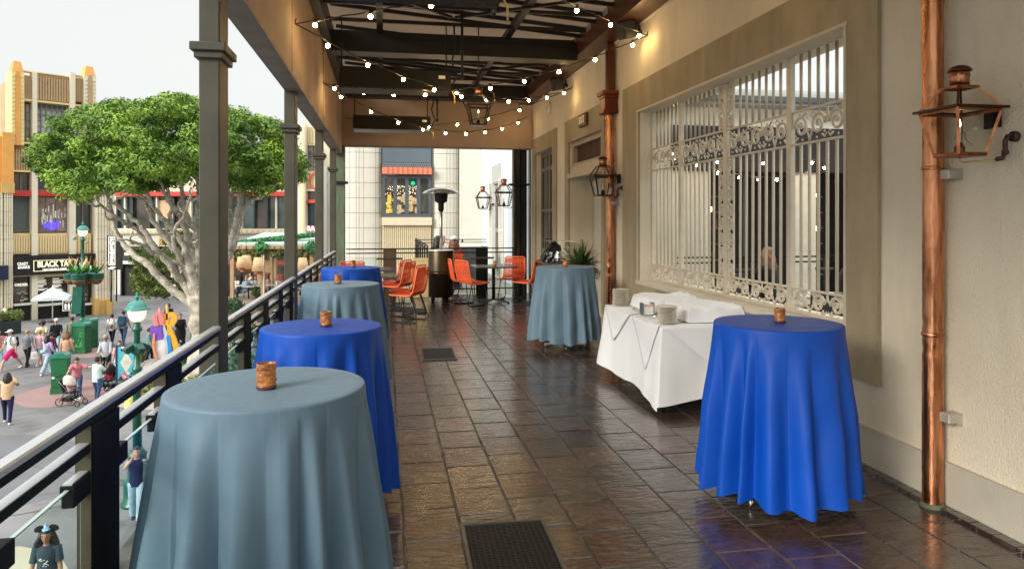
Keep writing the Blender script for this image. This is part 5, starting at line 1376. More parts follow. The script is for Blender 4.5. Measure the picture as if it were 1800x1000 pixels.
# bottles and a blue lit display behind the middle window
m = MB(); rs = random.Random(12); u0, z0 = fp(74, 405); u1, z1 = fp(116, 362)
for k in range(34):
    x = u0 + rs.uniform(0, u1 - u0); z = z0 + rs.uniform(0, (z1 - z0) * .8); m.box((x, .18, z), (x + rs.uniform(.03, .10), .24, z + rs.uniform(.15, .5)))
m.build('display_frame', white_p, bt)
m = MB(); u0, z0 = fp(78, 404); u1, z1 = fp(104, 388)
for k in range(16): x = u0 + rs.uniform(0, u1 - u0); m.box((x, .12, z0 + rs.uniform(0, .2)), (x + .09, .17, z0 + rs.uniform(.3, z1 - z0)))
m.build('blue_display', M('blue_glow', (.03, .02, .6), .5, var=0, emit=(.05, .03, 1), es=1.6), bt)
for a, b, n_ in ((21.5, 53, 7), (63.5, 119, 12), (130.5, 160, 6)): ribs('cream_flute', tw_panel, a, 410, b, 447, n_, base=.14)
# left wing and right piers, fluted
def fluted(px0, py0, px1, py1, out, n, mt=tw_cream, nm='fluted_pier'):
    u0, u1, z0, z1 = part(nm, mt, px0, py0, px1, py1, out, 1.5)
    m = MB(); w = (u1 - u0) / n
    m.prism([(0, 0), (w * .1, -.07), (w * .35, -.11), (w * .65, -.11), (w * .9, -.07), (w, 0)], (0, -out, z0), (1, 0, 0), (0, 1, 0), (0, 0, 1), z1 - z0)
    me = m.mesh('flute', mt)
    for k in range(n): obj_of('flute', me, bt, (u0 + k * w, 0, 0))
    m = MB()
    z = z0 + .9
    while z < z1: m.box((u0, -out - .114, z), (u1, -out - .11, z + .02)); z += .9
    m.build('course_joint', M('joint_taupe', (.30, .27, .22), .8, var=0), bt)
fluted(-26, 340, 1.5, 566, .5, 5); fluted(3, 340, 19, 540, .5, 4)
part('orange_crown', tw_orange, 0, 234, 20, 338, .62, 1.5); part('orange_band', tw_gold, -2, 322, 21, 340, .68, 1.2); part('left_wing_top', tw_orange, -26, 240, 0, 345, .5, 1.5)
fluted(163, 300, 183, 530, .55, 4); fluted(184, 300, 199, 512, .3, 3)
for a, b, y0, y1, o in ((160, 167, 523, 556, .9), (167, 180, 526, 556, .75), (180, 188, 522, 553, .95), (188, 193, 524, 545, .7)): part('golden_plinth', tw_gold, a, y0, b, y1, o, 1.5)
# shop front
blk = M('fascia_black', (.012, .009, .008), .4, var=.2); wht = M('sign_white', (.80, .78, .72), .5, var=0, emit=(1, .95, .85), es=.25)
cream_l = M('sign_cream', (.75, .68, .48), .5, var=0, emit=(1, .9, .6), es=.3)
u0, u1, z0, z1 = part('sign_board', blk, 19, 447.5, 162, 481, .62, .5)
u0, u1, z0, z1 = fbox(MB(), 54, 456, 127, 475, .7, 0)
m = MB(); th = .035
for a, b in (((u0, z0), (u1, z0 + th)), ((u0, z1 - th), (u1, z1)), ((u0, z0), (u0 + th, z1)), ((u1 - th, z0), (u1, z1))): m.box((a[0], -.66, a[1]), (b[0], -.622, b[1]))
m.build('sign_outline', cream_l, bt)
def ft(s, px, py, hpx, wpx, mt, out=.66, bold=.02, name='lettering'):
    u, z = fp(px, py); D = 52; h = hpx * D / FOC; me = text_mesh(s, h * 1.35, .012, bold=bold)
    xs = [v.co.x for v in me.vertices]; w = max(xs) - min(xs); k = (fp(px + wpx / 2, py)[0] - fp(px - wpx / 2, py)[0]) / w
    for v in me.vertices: v.co.x *= k
    me.materials.clear(); me.materials.append(mt)
    return obj_of(name, me, bt, (u, -out, z), (PI / 2, 0, 0))
ft('BLACK TAP', 91, 463.5, 9.5, 60, cream_l, bold=.022); ft('CRAFT BURGERS & SHAKES', 91, 472.6, 3.2, 42, wht, bold=.008)
for px in (35, 143):
    ft('CRAZY', px, 463.3, 4.6, 19, wht, bold=.008); ft('SHAKE', px + 2, 469.3, 4.6, 21, wht, bold=.008)
m = MB()
for a, b in ((21.5, 53), (64, 119), (131, 160)): fbox(m, a, 481.5, b, 486, .2, .5)
m.build('cornice', tw_panel, bt)
shopint = M('shop_interior', (.03, .022, .016), .15, var=.7, vs=1.3, c2=(.14, .10, .07), det=7, spec=.6)
for a, b, nx in ((22, 53, 2), (64.5, 120, 3), (132, 159, 1)):
    window(a, 487, b, 532, 1, 1, shopint, blk, inn=.25, bw=.10)
    part('window_sill', white_p, a, 533, b, 536, .40, .4); part('stall_riser', blk, a, 536.5, b, 566, .12, .4)
    m = MB(); u0, u1, z0, z1 = fbox(MB(), a + 3, 515, b - 3, 516, 0, 0)
    r2 = random.Random(a)
    for k in range(8): x = r2.uniform(u0, u1 - .2); z = z0 - r2.uniform(-.1, .6); m.box((x, .12, z), (x + r2.uniform(.06, .25), .2, z + r2.uniform(.04, .16)))
    m.build('counter_goods', M('goods_mix', (.35, .30, .22), .6, var=.6, vs=5, c2=(.6, .6, .5)), bt)
ft('ORDER', 38.5, 501, 4.4, 24, wht, out=-.20, bold=.012)
r2 = random.Random(3)
m = MB()
for c_, (pa, pb) in enumerate(((68, 88), (94, 114))):
    y = 489.5; k = 0
    while y < 511:
        l_ = (pb - pa) * r2.uniform(.45, .95); u0, z = fp(pa, y); u1, _ = fp(pa + l_, y); m.box((u0, .19, z - .045), (u1, .2, z)); y += 2.1 if k % 3 else 3.4; k += 1
m.build('menu_print', wht, bt, kind='stuff')
u0, u1, z0, z1 = fbox(MB(), 106, 526, 125, 545, 0, 0)
m = MB(); m.box((u0, -.47, z0), (u1, -.43, z1)); m.build('poster_board', blk, bt)
m = MB()
for a, b in (((u0, z0), (u1, z0 + .04)), ((u0, z1 - .04), (u1, z1)), ((u0, z0), (u0 + .04, z1)), ((u1 - .04, z0), (u1, z1))): m.box((a[0], -.48, a[1]), (b[0], -.471, b[1]))
for k in range(3):
    x = u0 + .12 + k * .2; m.box((x, -.48, z0 + .1), (x + .13, -.471, z0 + .45)); m.box((x + .02, -.48, z0 + .46), (x + .11, -.471, z0 + .52))
m.box((u0 + .15, -.48, z1 - .14), (u1 - .15, -.471, z1 - .10)); m.build('poster_print', wht, bt)
# vertical blade sign
bs = thing('blade_sign', 'black vertical blade sign with white letters on the tower corner', 'sign', tuple(atd(198, 400, 49.5) * Vector((1, 1, 0)) + Vector((0, 0, 0))), -YAW * .2)
def zz(py, D=49.5): return CAMH + (385 - py) * D / FOC
w_ = 14 * 49.5 / FOC
m = MB(); m.cbox((-w_ / 2 - .05, -.12, zz(474)), (w_ / 2 + .35, .12, zz(414)), .02); m.build('sign_box', blk, bs)
m = MB(); a, b, c_, d_ = -w_ / 2 + .06, w_ / 2 - .06, zz(466), zz(415.5)
for p, q in (((a, c_), (b, c_ + .04)), ((a, d_ - .04), (b, d_)), ((a, c_), (a + .04, d_)), ((b - .04, c_), (b, d_))): m.box((p[0], -.135, p[1]), (q[0], -.121, q[1]))
m.build('sign_outline', wht, bs)
for k, ch in enumerate('BURGER'):
    text(ch, .34, wht, bs, (0, -.125, zz(420.5 + k * 8)), (PI / 2, 0, 0), depth=.01, bold=.03)
m = MB(); m.box((-.25, -.135, zz(473)), (.1, -.121, zz(470))); m.box((-.1, -.135, zz(471)), (.22, -.121, zz(468.5))); m.build('emblem', wht, bs)
m = MB(); m.cyl((-.1, 0, zz(530)), (-.1, 0, zz(474)), .05); m.cyl((.25, 0, zz(530)), (.25, 0, zz(474)), .05); m.build('sign_post', black_m, bs)
# neighbour shop corner at the far left, blue awning and planter
t = thing('blue_shop_sign', 'dark blue shop sign edge at the far left behind the planter', 'sign', tuple(atd(-6, 400, 46) * Vector((1, 1, 0))), rzA)
m = MB(); m.box((-1.6, -.4, zz(492, 46)), (.55, .1, zz(467, 46))); m.build('board', M('navy_board', (.01, .02, .05), .4, var=.1), t)
t = thing('hedge_planter', 'long dark planter with green hedge at the left edge of the plaza', 'planter', tuple(gp(-14, 592)), R(62))
m = MB(); m.cbox((-1.5, -.35, 0), (1.5, .35, .8), .02); m.build('box', M('planter_dark', (.02, .025, .028), .5, var=.2), t)
def leaves(m, centers, n, size, rs, squash=.6):
    for _ in range(n):
        c, r_ = centers[rs.randrange(len(centers))]
        d = Vector((rs.gauss(0, 1), rs.gauss(0, 1), rs.gauss(0, 1))).normalized()
        p = Vector(c) + Vector((d.x * r_[0], d.y * r_[1], d.z * r_[2])) * rs.uniform(.72, 1.06)
        nn = (d * .7 + Vector((rs.gauss(0, .6), rs.gauss(0, .6), rs.gauss(.4, .6)))).normalized()
        a = nn.orthogonal().normalized(); a.rotate(Matrix.Rotation(rs.uniform(0, 6.28), 3, nn)); b = nn.cross(a)
        s_ = size * rs.uniform(.6, 1.3)
        m.add([p - a * s_, p + b * s_ * .45 + nn * s_ * .1, p + a * s_, p - b * s_ * .45 + nn * s_ * .1], [(0, 1, 2, 3)])
hedge_g = M('hedge_leaf', (.07, .12, .02), .6, var=.4, vs=3, c2=(.22, .27, .05))
m = MB(); leaves(m, [((-1.3 + k * .4, 0, 1.0), (.35, .35, .4)) for k in range(8)], 2600, .09, random.Random(1)); o = m.build('foliage', hedge_g, t, fix=False); o['kind'] = 'stuff'

# ================================================================ long two storey building behind the tree
D2 = 63.0
o2 = Vector((_s * D2, _c * D2, 0))
pb2 = thing('promenade_building', 'long white building with red trim and upstairs windows behind the big tree', 'building', tuple(o2), -YAW)
def X2(px): return (px - 900) * D2 / FOC
def Z2(py): return CAMH + (385 - py) * D2 / FOC
def p2(nm, mt, px0, py0, px1, py1, out, inn=.3):
    m = MB(); m.box((X2(px0), -out, Z2(py1)), (X2(px1), inn, Z2(py0))); return m.build(nm, mt, pb2)
whiteb = M('render_white', (.66, .65, .60), .7, var=.05, vs=.6)
p2('wall', whiteb, 190, 318, 620, 565, -1.0, 8)
p2('parapet', tw_cream, 195, 316, 620, 337, .1, 2)
p2('red_trim', redm, 203, 337.5, 522, 345, .35, .5)
p2('upper_sill', tw_cream, 203, 402, 522, 411, .4, 1.0)
m = MB()
x = X2(204)
while x < X2(521): m.prism([(0, 0), (.25, .30), (.5, 0)], (x, -.43, Z2(410)), (1, 0, 0), (0, 0, 1), (0, 1, 0), .025); x += .5
m.build('chevron_frieze', M('frieze_gold', (.55, .45, .28), .6, var=.1), pb2)
p2('wave_band', whiteb, 203, 411.5, 522, 430, .15, 1.0)
m = MB()
for row in range(3):
    for k in range(70):
        x = X2(206) + k * .22; 
        if x > X2(518): break
        zb = Z2(415 + row * 5)
        m.bar((x, -.16, zb + .09 * math.sin(k * .9)), (x + .22, -.16, zb + .09 * math.sin((k + 1) * .9)), .03, .05)
m.build('wave_relief', M('wave_grey', (.45, .50, .50), .6, var=0), pb2)  # wave lines in grey on the white band
p2('lower_ledge', M('frieze_gold', (0, 0, 0)), 203, 430.5, 522, 433, .3, 1.0)
p2('gold_panel', tw_gold, 281, 411.8, 297, 430, .22, .5)
gteal = M('glass_teal', (.02, .06, .055), .08, var=.4, vs=.6, c2=(.10, .16, .15), spec=.8); gdark = M('glass_dark2', (.02, .02, .022), .08, var=.4, vs=.5, c2=(.12, .09, .07), spec=.8)
xs = [205, 219, 232, 262, 275, 305, 320, 335, 365, 400, 424, 447, 470, 485, 500, 521]
for i in range(len(xs) - 1):
    p2('pane', gteal if i % 3 != 2 else gdark, xs[i] + 1.2, 346, xs[i + 1] - 1.2, 401.5, -.35, .4)
    p2('mullion', white_p if i % 3 == 1 else M('mullion_dark', (.03, .04, .04), .5, var=0), xs[i] - 1.2, 346, xs[i] + 1.2, 401.5, 0, .4)
# balcony diners' wall behind: warm parts
for a, b in ((276, 303), (322, 333)): p2('warm_blind', M('warm_blind', (.62, .42, .26), .6, var=.1), a, 352, b, 385, -.2, .34)
navy = M('awning_navy', (.015, .028, .042), .5, var=.2, vs=1)
p2('awning_face', navy, 210, 434, 276, 457, .9, 1); p2('awning_lip', white_p, 210, 457.5, 276, 463, .95, 1)
m = MB(); m.prism([(X2(218) , 0), (X2(222.5), 0), (X2(220.2), Z2(443) - Z2(447))], (0, -.93, Z2(447)), (1, 0, 0), (0, 0, 1), (0, 1, 0), .02); m.build('sign_emblem', wht, pb2)
m = MB()
for k in range(8): m.box((X2(229 + k * 3), -.93, Z2(448)), (X2(231.2 + k * 3), -.91, Z2(443 - (k % 2))))
m.build('sign_letters', cream_l, pb2)
p2('shop_opening', M('black_opening', (.008, .008, .009), .6, var=.2), 212, 464, 300, 560, -.2, .9)
for a in (212, 236, 262): p2('shop_mullion', navy, a, 464, a + 2, 530, .05, .2)
# lower storey at right
p2('lower_wall', whiteb, 300, 434, 522, 565, .0, 1)
# tall tower at right
D3 = 58.0
t3 = thing('pale_tower_building', 'pale art deco tower with yellow panels between the second and third roof posts', 'building', (_s * D3, _c * D3, 0), -YAW)
def p3(nm, mt, px0, py0, px1, py1, out, inn=.3):
    m = MB(); x0, x1 = [(p - 900) * D3 / FOC for p in (px0, px1)]; z0, z1 = [CAMH + (385 - p) * D3 / FOC for p in (py1, py0)]
    m.box((x0, -out, z0), (x1, inn, z1)); m.build(nm, mt, t3); return x0, x1, z0, z1
p3('core', tw_cream, 524, 226, 600, 560, -1.2, 6)
x0, x1, z0, z1 = p3('tall_pier', tw_cream, 526, 221, 540, 560, .6, 1.5)
m = MB(); m.add([(x0, -.6, z1), (x1, -.6, z1), (x1, 1, z1), (x0, 1, z1), (x0 + .15, -.4, z1 + .45), (x1 - .15, -.4, z1 + .45), (x1 - .15, .8, z1 + .45), (x0 + .15, .8, z1 + .45)], [(0, 1, 5, 4), (1, 2, 6, 5), (2, 3, 7, 6), (3, 0, 4, 7), (4, 5, 6, 7)]); m.build('pier_cap', tw_cream, t3)
p3('pier_edge', tw_yel, 536, 224, 538, 560, .66, .2)
pale_y = M('panel_paleyellow', (.68, .56, .32), .6, var=.06)
for y0, y1 in ((224, 256), (301, 333)):
    x0, x1, z0, z1 = p3('panel', pale_y, 540.2, y0, 600, y1, .0, 1)
    m = MB(); k = x0 + .05
    while k < x1 - .2: m.box((k, -.08, z0 + .15), (k + .13, -.001, z1 - .25)); k += .26
    m.build('panel_rib', pale_y, t3)
x0, x1, z0, z1 = p3('pane', glass_d, 540.2, 257, 600, 300.5, -.25, .5)
m = MB()
for k in range(8): x = x0 + (x1 - x0) * k / 7; m.box((x - .04, .12, z0), (x + .04, .24, z1))
for k in range(6): z = z0 + (z1 - z0) * k / 5; m.box((x0, .13, z - .04), (x1, .235, z + .04))
m.build('window_frame', gridm, t3)
p3('pane', gdark, 540.2, 336, 600, 351, -.2, .5); p3('red_trim', redm, 540.2, 351.5, 600, 357, .3, .5); p3('pane', M('green_glass', (.015, .06, .05), .1, var=.3), 540.2, 358, 600, 396, -.2, .5)
p3('sill', white_p, 540.2, 333.5, 600, 335.8, .2, .6)
x0, x1, z0, z1 = p3('pink_sign', M('sign_pink', (.60, .07, .14), .6, var=.08), 540, 397, 600, 415, .3, .5)
text('BA', .55, wht, t3, ((548 - 900) * D3 / FOC, -.31, CAMH + (385 - 402) * D3 / FOC), (PI / 2, 0, 0), depth=.01, bold=.02)
rs_ = MB(); rs_.X = Matrix.Translation(((561 - 900) * D3 / FOC, -.1, CAMH + (385 - 318) * D3 / FOC)) @ Matrix.Rotation(PI / 2, 4, 'X')
rs_.tube([(math.cos(a / 16 * 2 * PI) * .75, math.sin(a / 16 * 2 * PI) * .75, .12) for a in range(16)], .08, 6, closed=True); rs_.build('round_sign', M('ring_red', (.6, .08, .06), .5, var=0), t3)
x0, x1, z0, z1 = p3('white_fluted_base', tw_cream, 540, 416, 600, 560, .1, .6)
# stone column building edge right of the third post
t4 = thing('column_building', 'pale stone corner with a small glass awning beside the farthest roof post', 'building', tuple(atd(584, 400, 33) * Vector((1, 1, 0))), -YAW)
m = MB()
for k in range(3): m.cyl((-.35 + k * .32, 0, -5.1), (-.35 + k * .32, 0, 4.1), .18, n=14)
m.build('half_column', stone, t4)
m = MB(); m.box((-.5, .1, -5.1), (.6, 2, 8)); m.build('wall', tw_cream, t4)
m = MB(); m.add([(-.6, -.1, 3.2), (.5, -.1, 3.2), (.5, .2, 4.6), (-.1, .2, 4.6), (-.6, -.05, 3.1), (.5, -.05, 3.1)], [(0, 1, 2, 3), (0, 1, 5, 4)]); m.build('glass_awning', M('awning_glass', (.15, .22, .24), .2, metal=.3, var=.3), t4, fix=False)
m = MB(); m.box((.0, -.02, -1.5), (.12, .09, 3)); m.build('dark_strip', black_m, t4)

# ================================================================ open air restaurant under the green and white canopy
D5 = 43.0
t5 = thing('garden_pavilion', 'timber pavilion with pale canopy roof edged in greenery behind the handrail', 'pavilion', (_s * D5, _c * D5, 0), -YAW)
def X5(px, D=D5): return (px - 900) * D / FOC
def Z5(py, D=D5): return CAMH + (385 - py) * D / FOC
wood = M('pavilion_timber', (.40, .26, .14), .6, var=.2, vs=4, stretch=(4, 4, .6))
m = MB(); z = Z5(432)
m.add([(X5(404), 0, z), (X5(600), 0, z), (X5(600), 6, z + .62), (X5(404), 6, z + .62), (X5(404), 0, z + .12), (X5(600), 0, z + .12), (X5(600), 6, z + .70), (X5(404), 6, z + .70)], [(0, 1, 2, 3), (4, 5, 6, 7), (0, 1, 5, 4), (1, 2, 6, 5), (2, 3, 7, 6), (3, 0, 4, 7)]); m.build('roof', M('canopy_pale', (.36, .47, .43), .5, var=.1, stretch=(3, .2, 1)), t5)
m = MB(); m.box((X5(404), -.1, Z5(438)), (X5(600), .08, Z5(432.2))); m.build('fascia', wood, t5)
m = MB(); k = X5(406)
while k < X5(598): m.box((k, -.2, Z5(436)), (k + .12, -.101, Z5(432.5))); k += .42
m.build('rafter_end', wood, t5)
grnb = M('canopy_greenery', (.03, .20, .06), .6, var=.4, vs=3, c2=(.08, .36, .12))
m = MB(); leaves(m, [((X5(412 + k * 5.5), 1.0 + k * .03, Z5(427) - .0 + .02 * k), (.3, .3, .14)) for k in range(34)], 4200, .10, random.Random(5))
leaves(m, [((X5(461), -.2, Z5(434)), (.35, .3, .35)), ((X5(548), -.2, Z5(434)), (.35, .3, .35))], 500, .12, random.Random(6)); o = m.build('roof_greenery', grnb, t5, fix=False); o['kind'] = 'stuff'
m = MB(); leaves(m, [((X5(408 + k * 5), .1, Z5(445) + .1 * math.sin(k * 2.1)), (.22, .2, .28)) for k in range(34)], 3400, .12, random.Random(8)); o = m.build('hanging_leaves', M('hanging_leaf', (.12, .14, .04), .6, var=.4, vs=3, c2=(.30, .30, .12)), t5, fix=False); o['kind'] = 'stuff'
m = MB(); m.box((X5(380), -2.5, -5.1), (X5(612), 15, -3.2)); m.build('raised_deck', M('deck_stone', (.22, .17, .13), .8, var=.2, vs=2), t5)
for px in (408, 462, 548):
    m = MB(); m.box((X5(px) - .11, -.05, -5.1), (X5(px) + .11, .12, Z5(438.3))); m.build('post', wood, t5)
m = MB(); m.box((X5(463.6), -.08, -5.1), (X5(465), -.051, Z5(438))); m.build('white_stripe', white_p, t5)
for px in (455, 478, 482, 520): m = MB(); m.box((X5(px, 46) - .13, 3, -5.1), (X5(px, 46) + .13, 3.2, Z5(452, 46))); m.build('inner_post', wood, t5)
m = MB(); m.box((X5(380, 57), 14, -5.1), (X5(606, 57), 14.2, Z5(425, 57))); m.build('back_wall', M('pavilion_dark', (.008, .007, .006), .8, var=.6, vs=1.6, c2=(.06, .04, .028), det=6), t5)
m = MB(); m.box((X5(395, 50), 6.7, Z5(465, 50)), (X5(600, 50), 6.9, Z5(459, 50))); m.box((X5(480, 49), 6.3, -3.19), (X5(492, 49), 6.7, Z5(484, 49))); m.build('red_counter', M('counter_red', (.28, .03, .02), .6, var=.3), t5)
shade = M('lampshade', (.50, .36, .20), .6, var=.1, emit=(1, .62, .28), es=.10); shb = M('shade_rim', (.45, .15, .07), .6, var=.1)
for i, (px, py, D, s_) in enumerate(((424, 462, 42, 1.0), (433, 462, 42.5, 1.25), (454, 466, 42, 1.25), (469, 470, 44, 1.15), (532, 466, 42, 1.2))):
    p = atd(px, py, D); t = thing('pendant_lamp', ['small', 'second', 'third', 'shaded', 'rightmost'][i] + ' wide woven pendant lamp hanging in the pavilion' + ('', '', '', ' behind the white striped post', ' between the roof posts')[i], 'pendant lamp', tuple(p), 0, 'woven pendant lamps in the pavilion', s_)
    m = MB(); m.lathe([(.19, .36), (.30, -.28), (.28, -.28), (.17, .34)], n=16); m.build('shade', shade, t)
    m = MB(); m.lathe([(.17, -.28), (.20, -.30), (.20, -.42), (.16, -.44)], n=14); m.build('lower_ring', shb, t)
    m = MB(); m.cyl((0, 0, .35), (0, 0, 1.1), .012, n=6); m.build('cord', black_m, t)

# low wings closing the plaza to the left of the photo
for i, (px, D, w_, h_) in enumerate(((-420, 60, 26, 9), (-1300, 62, 34, 8))):
    c = atd(px, 400, D); t = thing('plaza_wing', ('cream two storey wing beyond the left edge of the photo, next to the tower', 'farther cream wing well outside the left edge of the photo')[i], 'building', (c.x, c.y, GZ), R(25 + 28 * i))
    m = MB(); m.box((-w_ / 2, 0, 0), (w_ / 2, 8, h_)); m.build('wall', tw_cream, t)
    wm = MB(); wm.box((-.9, -.02, 0), (.9, .1, 1.8)); wme = wm.mesh('window', glass_dk)
    for k in range(int(w_ / 3.2)):
        for z in (1.0, 5.0): obj_of('window', wme, t, (-w_ / 2 + 1.8 + k * 3.2, -.03, z))
    m = MB(); m.box((-w_ / 2, -.5, 3.7), (w_ / 2, -.001, 4.0)); m.build('ledge', redm, t)
# ================================================================ street furniture
green = M('park_green', (.006, .10, .062), .3, var=.15, vs=3, spec=.6)
teal = M('lamp_teal', (.012, .19, .15), .25, var=.1, spec=.7)
dkgreen = M('bin_green', (.012, .12, .045), .35, var=.12, vs=2)
globe = M('lamp_globe', (.86, .82, .72), .25, var=.04, emit=(1, .88, .66), es=.35, spec=.6)
basin = M('basket_moss', (.16, .085, .045), .9, var=.4, vs=9)
def street_lamp(loc, label, H_, s=1.0, globe_sc=1.0, boxes=None, r=.075):
    t = thing('street_lamp', label, 'street lamp', loc, 0, 'green street lamps of the plaza')
    m = MB(); m.lathe([(.36, 0), (.36, .06), (.30, .10), (.30, .5), (.32, .54), (.25, .6), (.22, .66), (.20, 1.15), (.22, 1.2), (.15, 1.28), (r * 1.5, 1.36)], n=20); m.build('base', green, t)
    m = MB(); m.lathe([(r * 1.35, 1.34), (r * 1.15, H_ * .6), (r * 1.5, H_ * .6 + .03), (r * 1.5, H_ * .6 + .10), (r, H_ * .6 + .13), (r * .9, H_ - 1.15), (r * 1.5, H_ - 1.12), (r * 1.5, H_ - 1.05), (r * .9, H_ - 1.0), (r * 1.2, H_ - .95)], n=14)
    for k in range(8):
        a = 2 * PI * k / 8; m.cyl((math.cos(a) * r * 1.15, math.sin(a) * r * 1.15, 1.4), (math.cos(a) * r * 1.0, math.sin(a) * r * 1.0, H_ * .6), .012, n=5)
    m.build('post', green, t)
    g = globe_sc; z = H_ - .95
    def hz(prof): return [(r_, z + (z_ if r_ else z_) * g) for r_, z_ in prof]
    m = MB(); m.lathe(hz([(r * 1.2, 0), (.06 * g, .03), (.12 * g, .06)]), n=14); m.build('socket', green, t)
    m = MB(); m.lathe(hz([(.10 * g, .06), (.20 * g, .12), (.265 * g, .26), (.29 * g, .42), (.29 * g, .47)]), n=24); m.build('globe', globe, t)
    m = MB(); m.lathe(hz([(.39 * g, .46), (.40 * g, .48), (.34 * g, .51), (.31 * g, .60), (.24 * g, .70), (.12 * g, .77), (.05 * g, .79)]), n=28); m.build('cap', teal, t)
    m = MB(); m.lathe(hz([(.05 * g, .78), (.035 * g, .81), (.075 * g, .85), (.085 * g, .89), (.05 * g, .93), (.03 * g, .95), (.055 * g, .985), (.02 * g, 1.03), (.001, 1.04)]), n=12); m.build('finial', teal, t)
    if boxes is not None:
        for a in (-50, 40, 130, 220):
            m = MB(); m.X = Matrix.Translation((0, 0, boxes)) @ Matrix.Rotation(R(a), 4, 'Z') @ Matrix.Translation((.17, 0, 0)) @ Matrix.Rotation(R(28), 4, 'Y')
            m.cbox((-.10, -.08, -.07), (.12, .08, .09), .02); m.build('speaker_box', M('box_green', (.006, .055, .04), .35, var=.1), t)
        m = MB(); m.lathe([(.12, boxes - .12), (.12, boxes + .12)], n=12); m.build('box_collar', green, t)
    return t
lb = atd(241, 540, 17.0)
street_lamp((lb.x, lb.y, GZ), 'near green street lamp with lit globe, in front of the rail', 5.1 + lb.z + .56, boxes=5.1 + CAMH + (385 - 612) * 17 / FOC, globe_sc=.72)
la = atd(145.5, 400, 39.5)
tA = street_lamp((la.x, la.y, GZ), 'far green street lamp with hanging flower baskets, in front of the burger shop', 6.72, globe_sc=.86, r=.085)
zb = 5.1 + CAMH + (385 - 490) * 39.5 / FOC
for k, (dx, dy) in enumerate(((-.62, .1), (0, -.55), (.66, .1), (.02, .6))):
    b = MB(); b.lathe([(.01, -.34), (.16, -.30), (.30, -.16), (.36, .0)], (dx, dy, zb), n=18); bo_ = b.build('flower_basket', basin, tA)
    b = MB(); b.lathe([(.365, .0), (.375, .03), (.375, .26), (.39, .28), (.36, .28), (.35, .25)], (dx, dy, zb), n=18); b.build('basket_rim', green, bo_)
    b = MB(); b.bar((0, 0, zb + .1), (dx * .6, dy * .6, zb + .1), .04); b.build('basket_arm', green, bo_)
    rs = random.Random(30 + k); lf = MB(); fl = MB()
    for q in range(11):
        a = rs.uniform(0, 6.28); el = rs.uniform(.7, 1.4); L = rs.uniform(.45, .95); p0 = Vector((dx, dy, zb + .25)); d = Vector((math.cos(a) * math.cos(el), math.sin(a) * math.cos(el), math.sin(el))); sd = Vector((-math.sin(a), math.cos(a), 0)) * .09
        lf.add([p0, p0 + d * L * .5 + sd, p0 + d * L, p0 + d * L * .5 - sd], [(0, 1, 2, 3)])
        if q < 6:
            d = (d + Vector((rs.uniform(-.3, .3), rs.uniform(-.3, .3), .4))).normalized(); s2 = Vector((-d.y, d.x, 0)).normalized() * .05; p1 = p0 + d * .35
            fl.add([p1, p1 + d * .4 + s2, p1 + d * .7, p1 + d * .3 - s2], [(0, 1, 2, 3)])
    lf.build('leaf', M('strelitzia_leaf', (.02, .18, .04), .5, var=.3, c2=(.08, .32, .06)), bo_, fix=False); fl.build('flower', M('strelitzia_flower', (.75, .28, .05), .5, var=.3, vs=4, c2=(.8, .6, .25)), bo_, fix=False)
m = MB(); m.X = Matrix.Translation((-.28, -.16, 5.1 + zz(540, 39.5) - .35)) @ Matrix.Rotation(R(4), 4, 'Y'); m.cbox((-.26, -.04, 0), (.26, .04, 1.5), .02); m.build('hanging_banner', green, tA)
m = MB(); m.ball((-.42, 0, 5.75), .12, 8, 6); m.ball((.2, 0, 5.5), .08, 8, 6); m.bar((-.42, 0, 5.75), (.2, 0, 5.6), .04); m.build('camera_arm', M('camera_grey', (.25, .32, .28), .4, var=.1), tA)
def litter_bin(loc, rz, label, w=.62, d=.62, h=1.42, deco=False):
    t = thing('litter_bin', label, 'litter bin', loc, rz, 'green litter bins of the plaza')
    m = MB(); m.cbox((-w / 2 - .02, -d / 2 - .02, 0), (w / 2 + .02, d / 2 + .02, .22), .01); m.build('base', dkgreen, t)
    m = MB(); m.cbox((-w / 2, -d / 2, .221), (w / 2, d / 2, h - .12), .02); m.build('body', dkgreen, t)
    m = MB(); m.prism([(-w / 2 - .03, 0), (w / 2 + .03, 0), (w / 2, .12), (w / 4, .19), (-w / 4, .19), (-w / 2, .12)], (0, -d / 2 - .03, h - .119), (1, 0, 0), (0, 0, 1), (0, 1, 0), d + .06); m.build('lid', M('bin_lid_teal', (.02, .20, .13), .25, var=.1, spec=.7), t)
    m = MB(); m.box((-w / 2 + .04, -d / 2 - .008, .6), (-w / 2 + .13, -d / 2 - .0, .68)); m.build('notice', white_p, t)
    if deco:
        lg = M('print_lime', (.10, .55, .12), .5, var=0); m = MB(); y = -d / 2 - .012
        def curve(pts, r_=.012): m.tube([(x, y, z) for x, z in pts], r_, 5)
        curve([(.0, .35), (.03, .6), (.10, .85), (.16, .95)]); curve([(.16 + .09 * math.cos(a * .45), .95 + .09 * math.sin(a * .45)) for a in range(14)])
        for ax, az, ln_ in ((-1, .35, .28), (1, .5, .3), (-.6, .9, .25), (.8, 1.1, .3)):
            p = [(0, .32), (ax * ln_ * .5, .32 + az * ln_ * .6), (ax * ln_ * .9, .32 + az * ln_), (ax * ln_ * .35, .32 + az * ln_ * .15), (0, .32)]; curve(p)
        m.build('leaf_print', lg, t)
    return t
p = gp(107, 690); litter_bin((p.x, p.y, GZ), R(8), 'nearest green litter bin, behind the stroller', .58, .45, 1.5)
p = gp(143, 620); litter_bin((p.x, p.y, GZ), R(-14), 'green litter bin with lime leaf drawing beside the far lamp', .72, .5, 1.5, True)
p = gp(160, 611); litter_bin((p.x, p.y, GZ), R(-14), 'green litter bin right behind the one with the leaf drawing', .42, .6, 1.5)
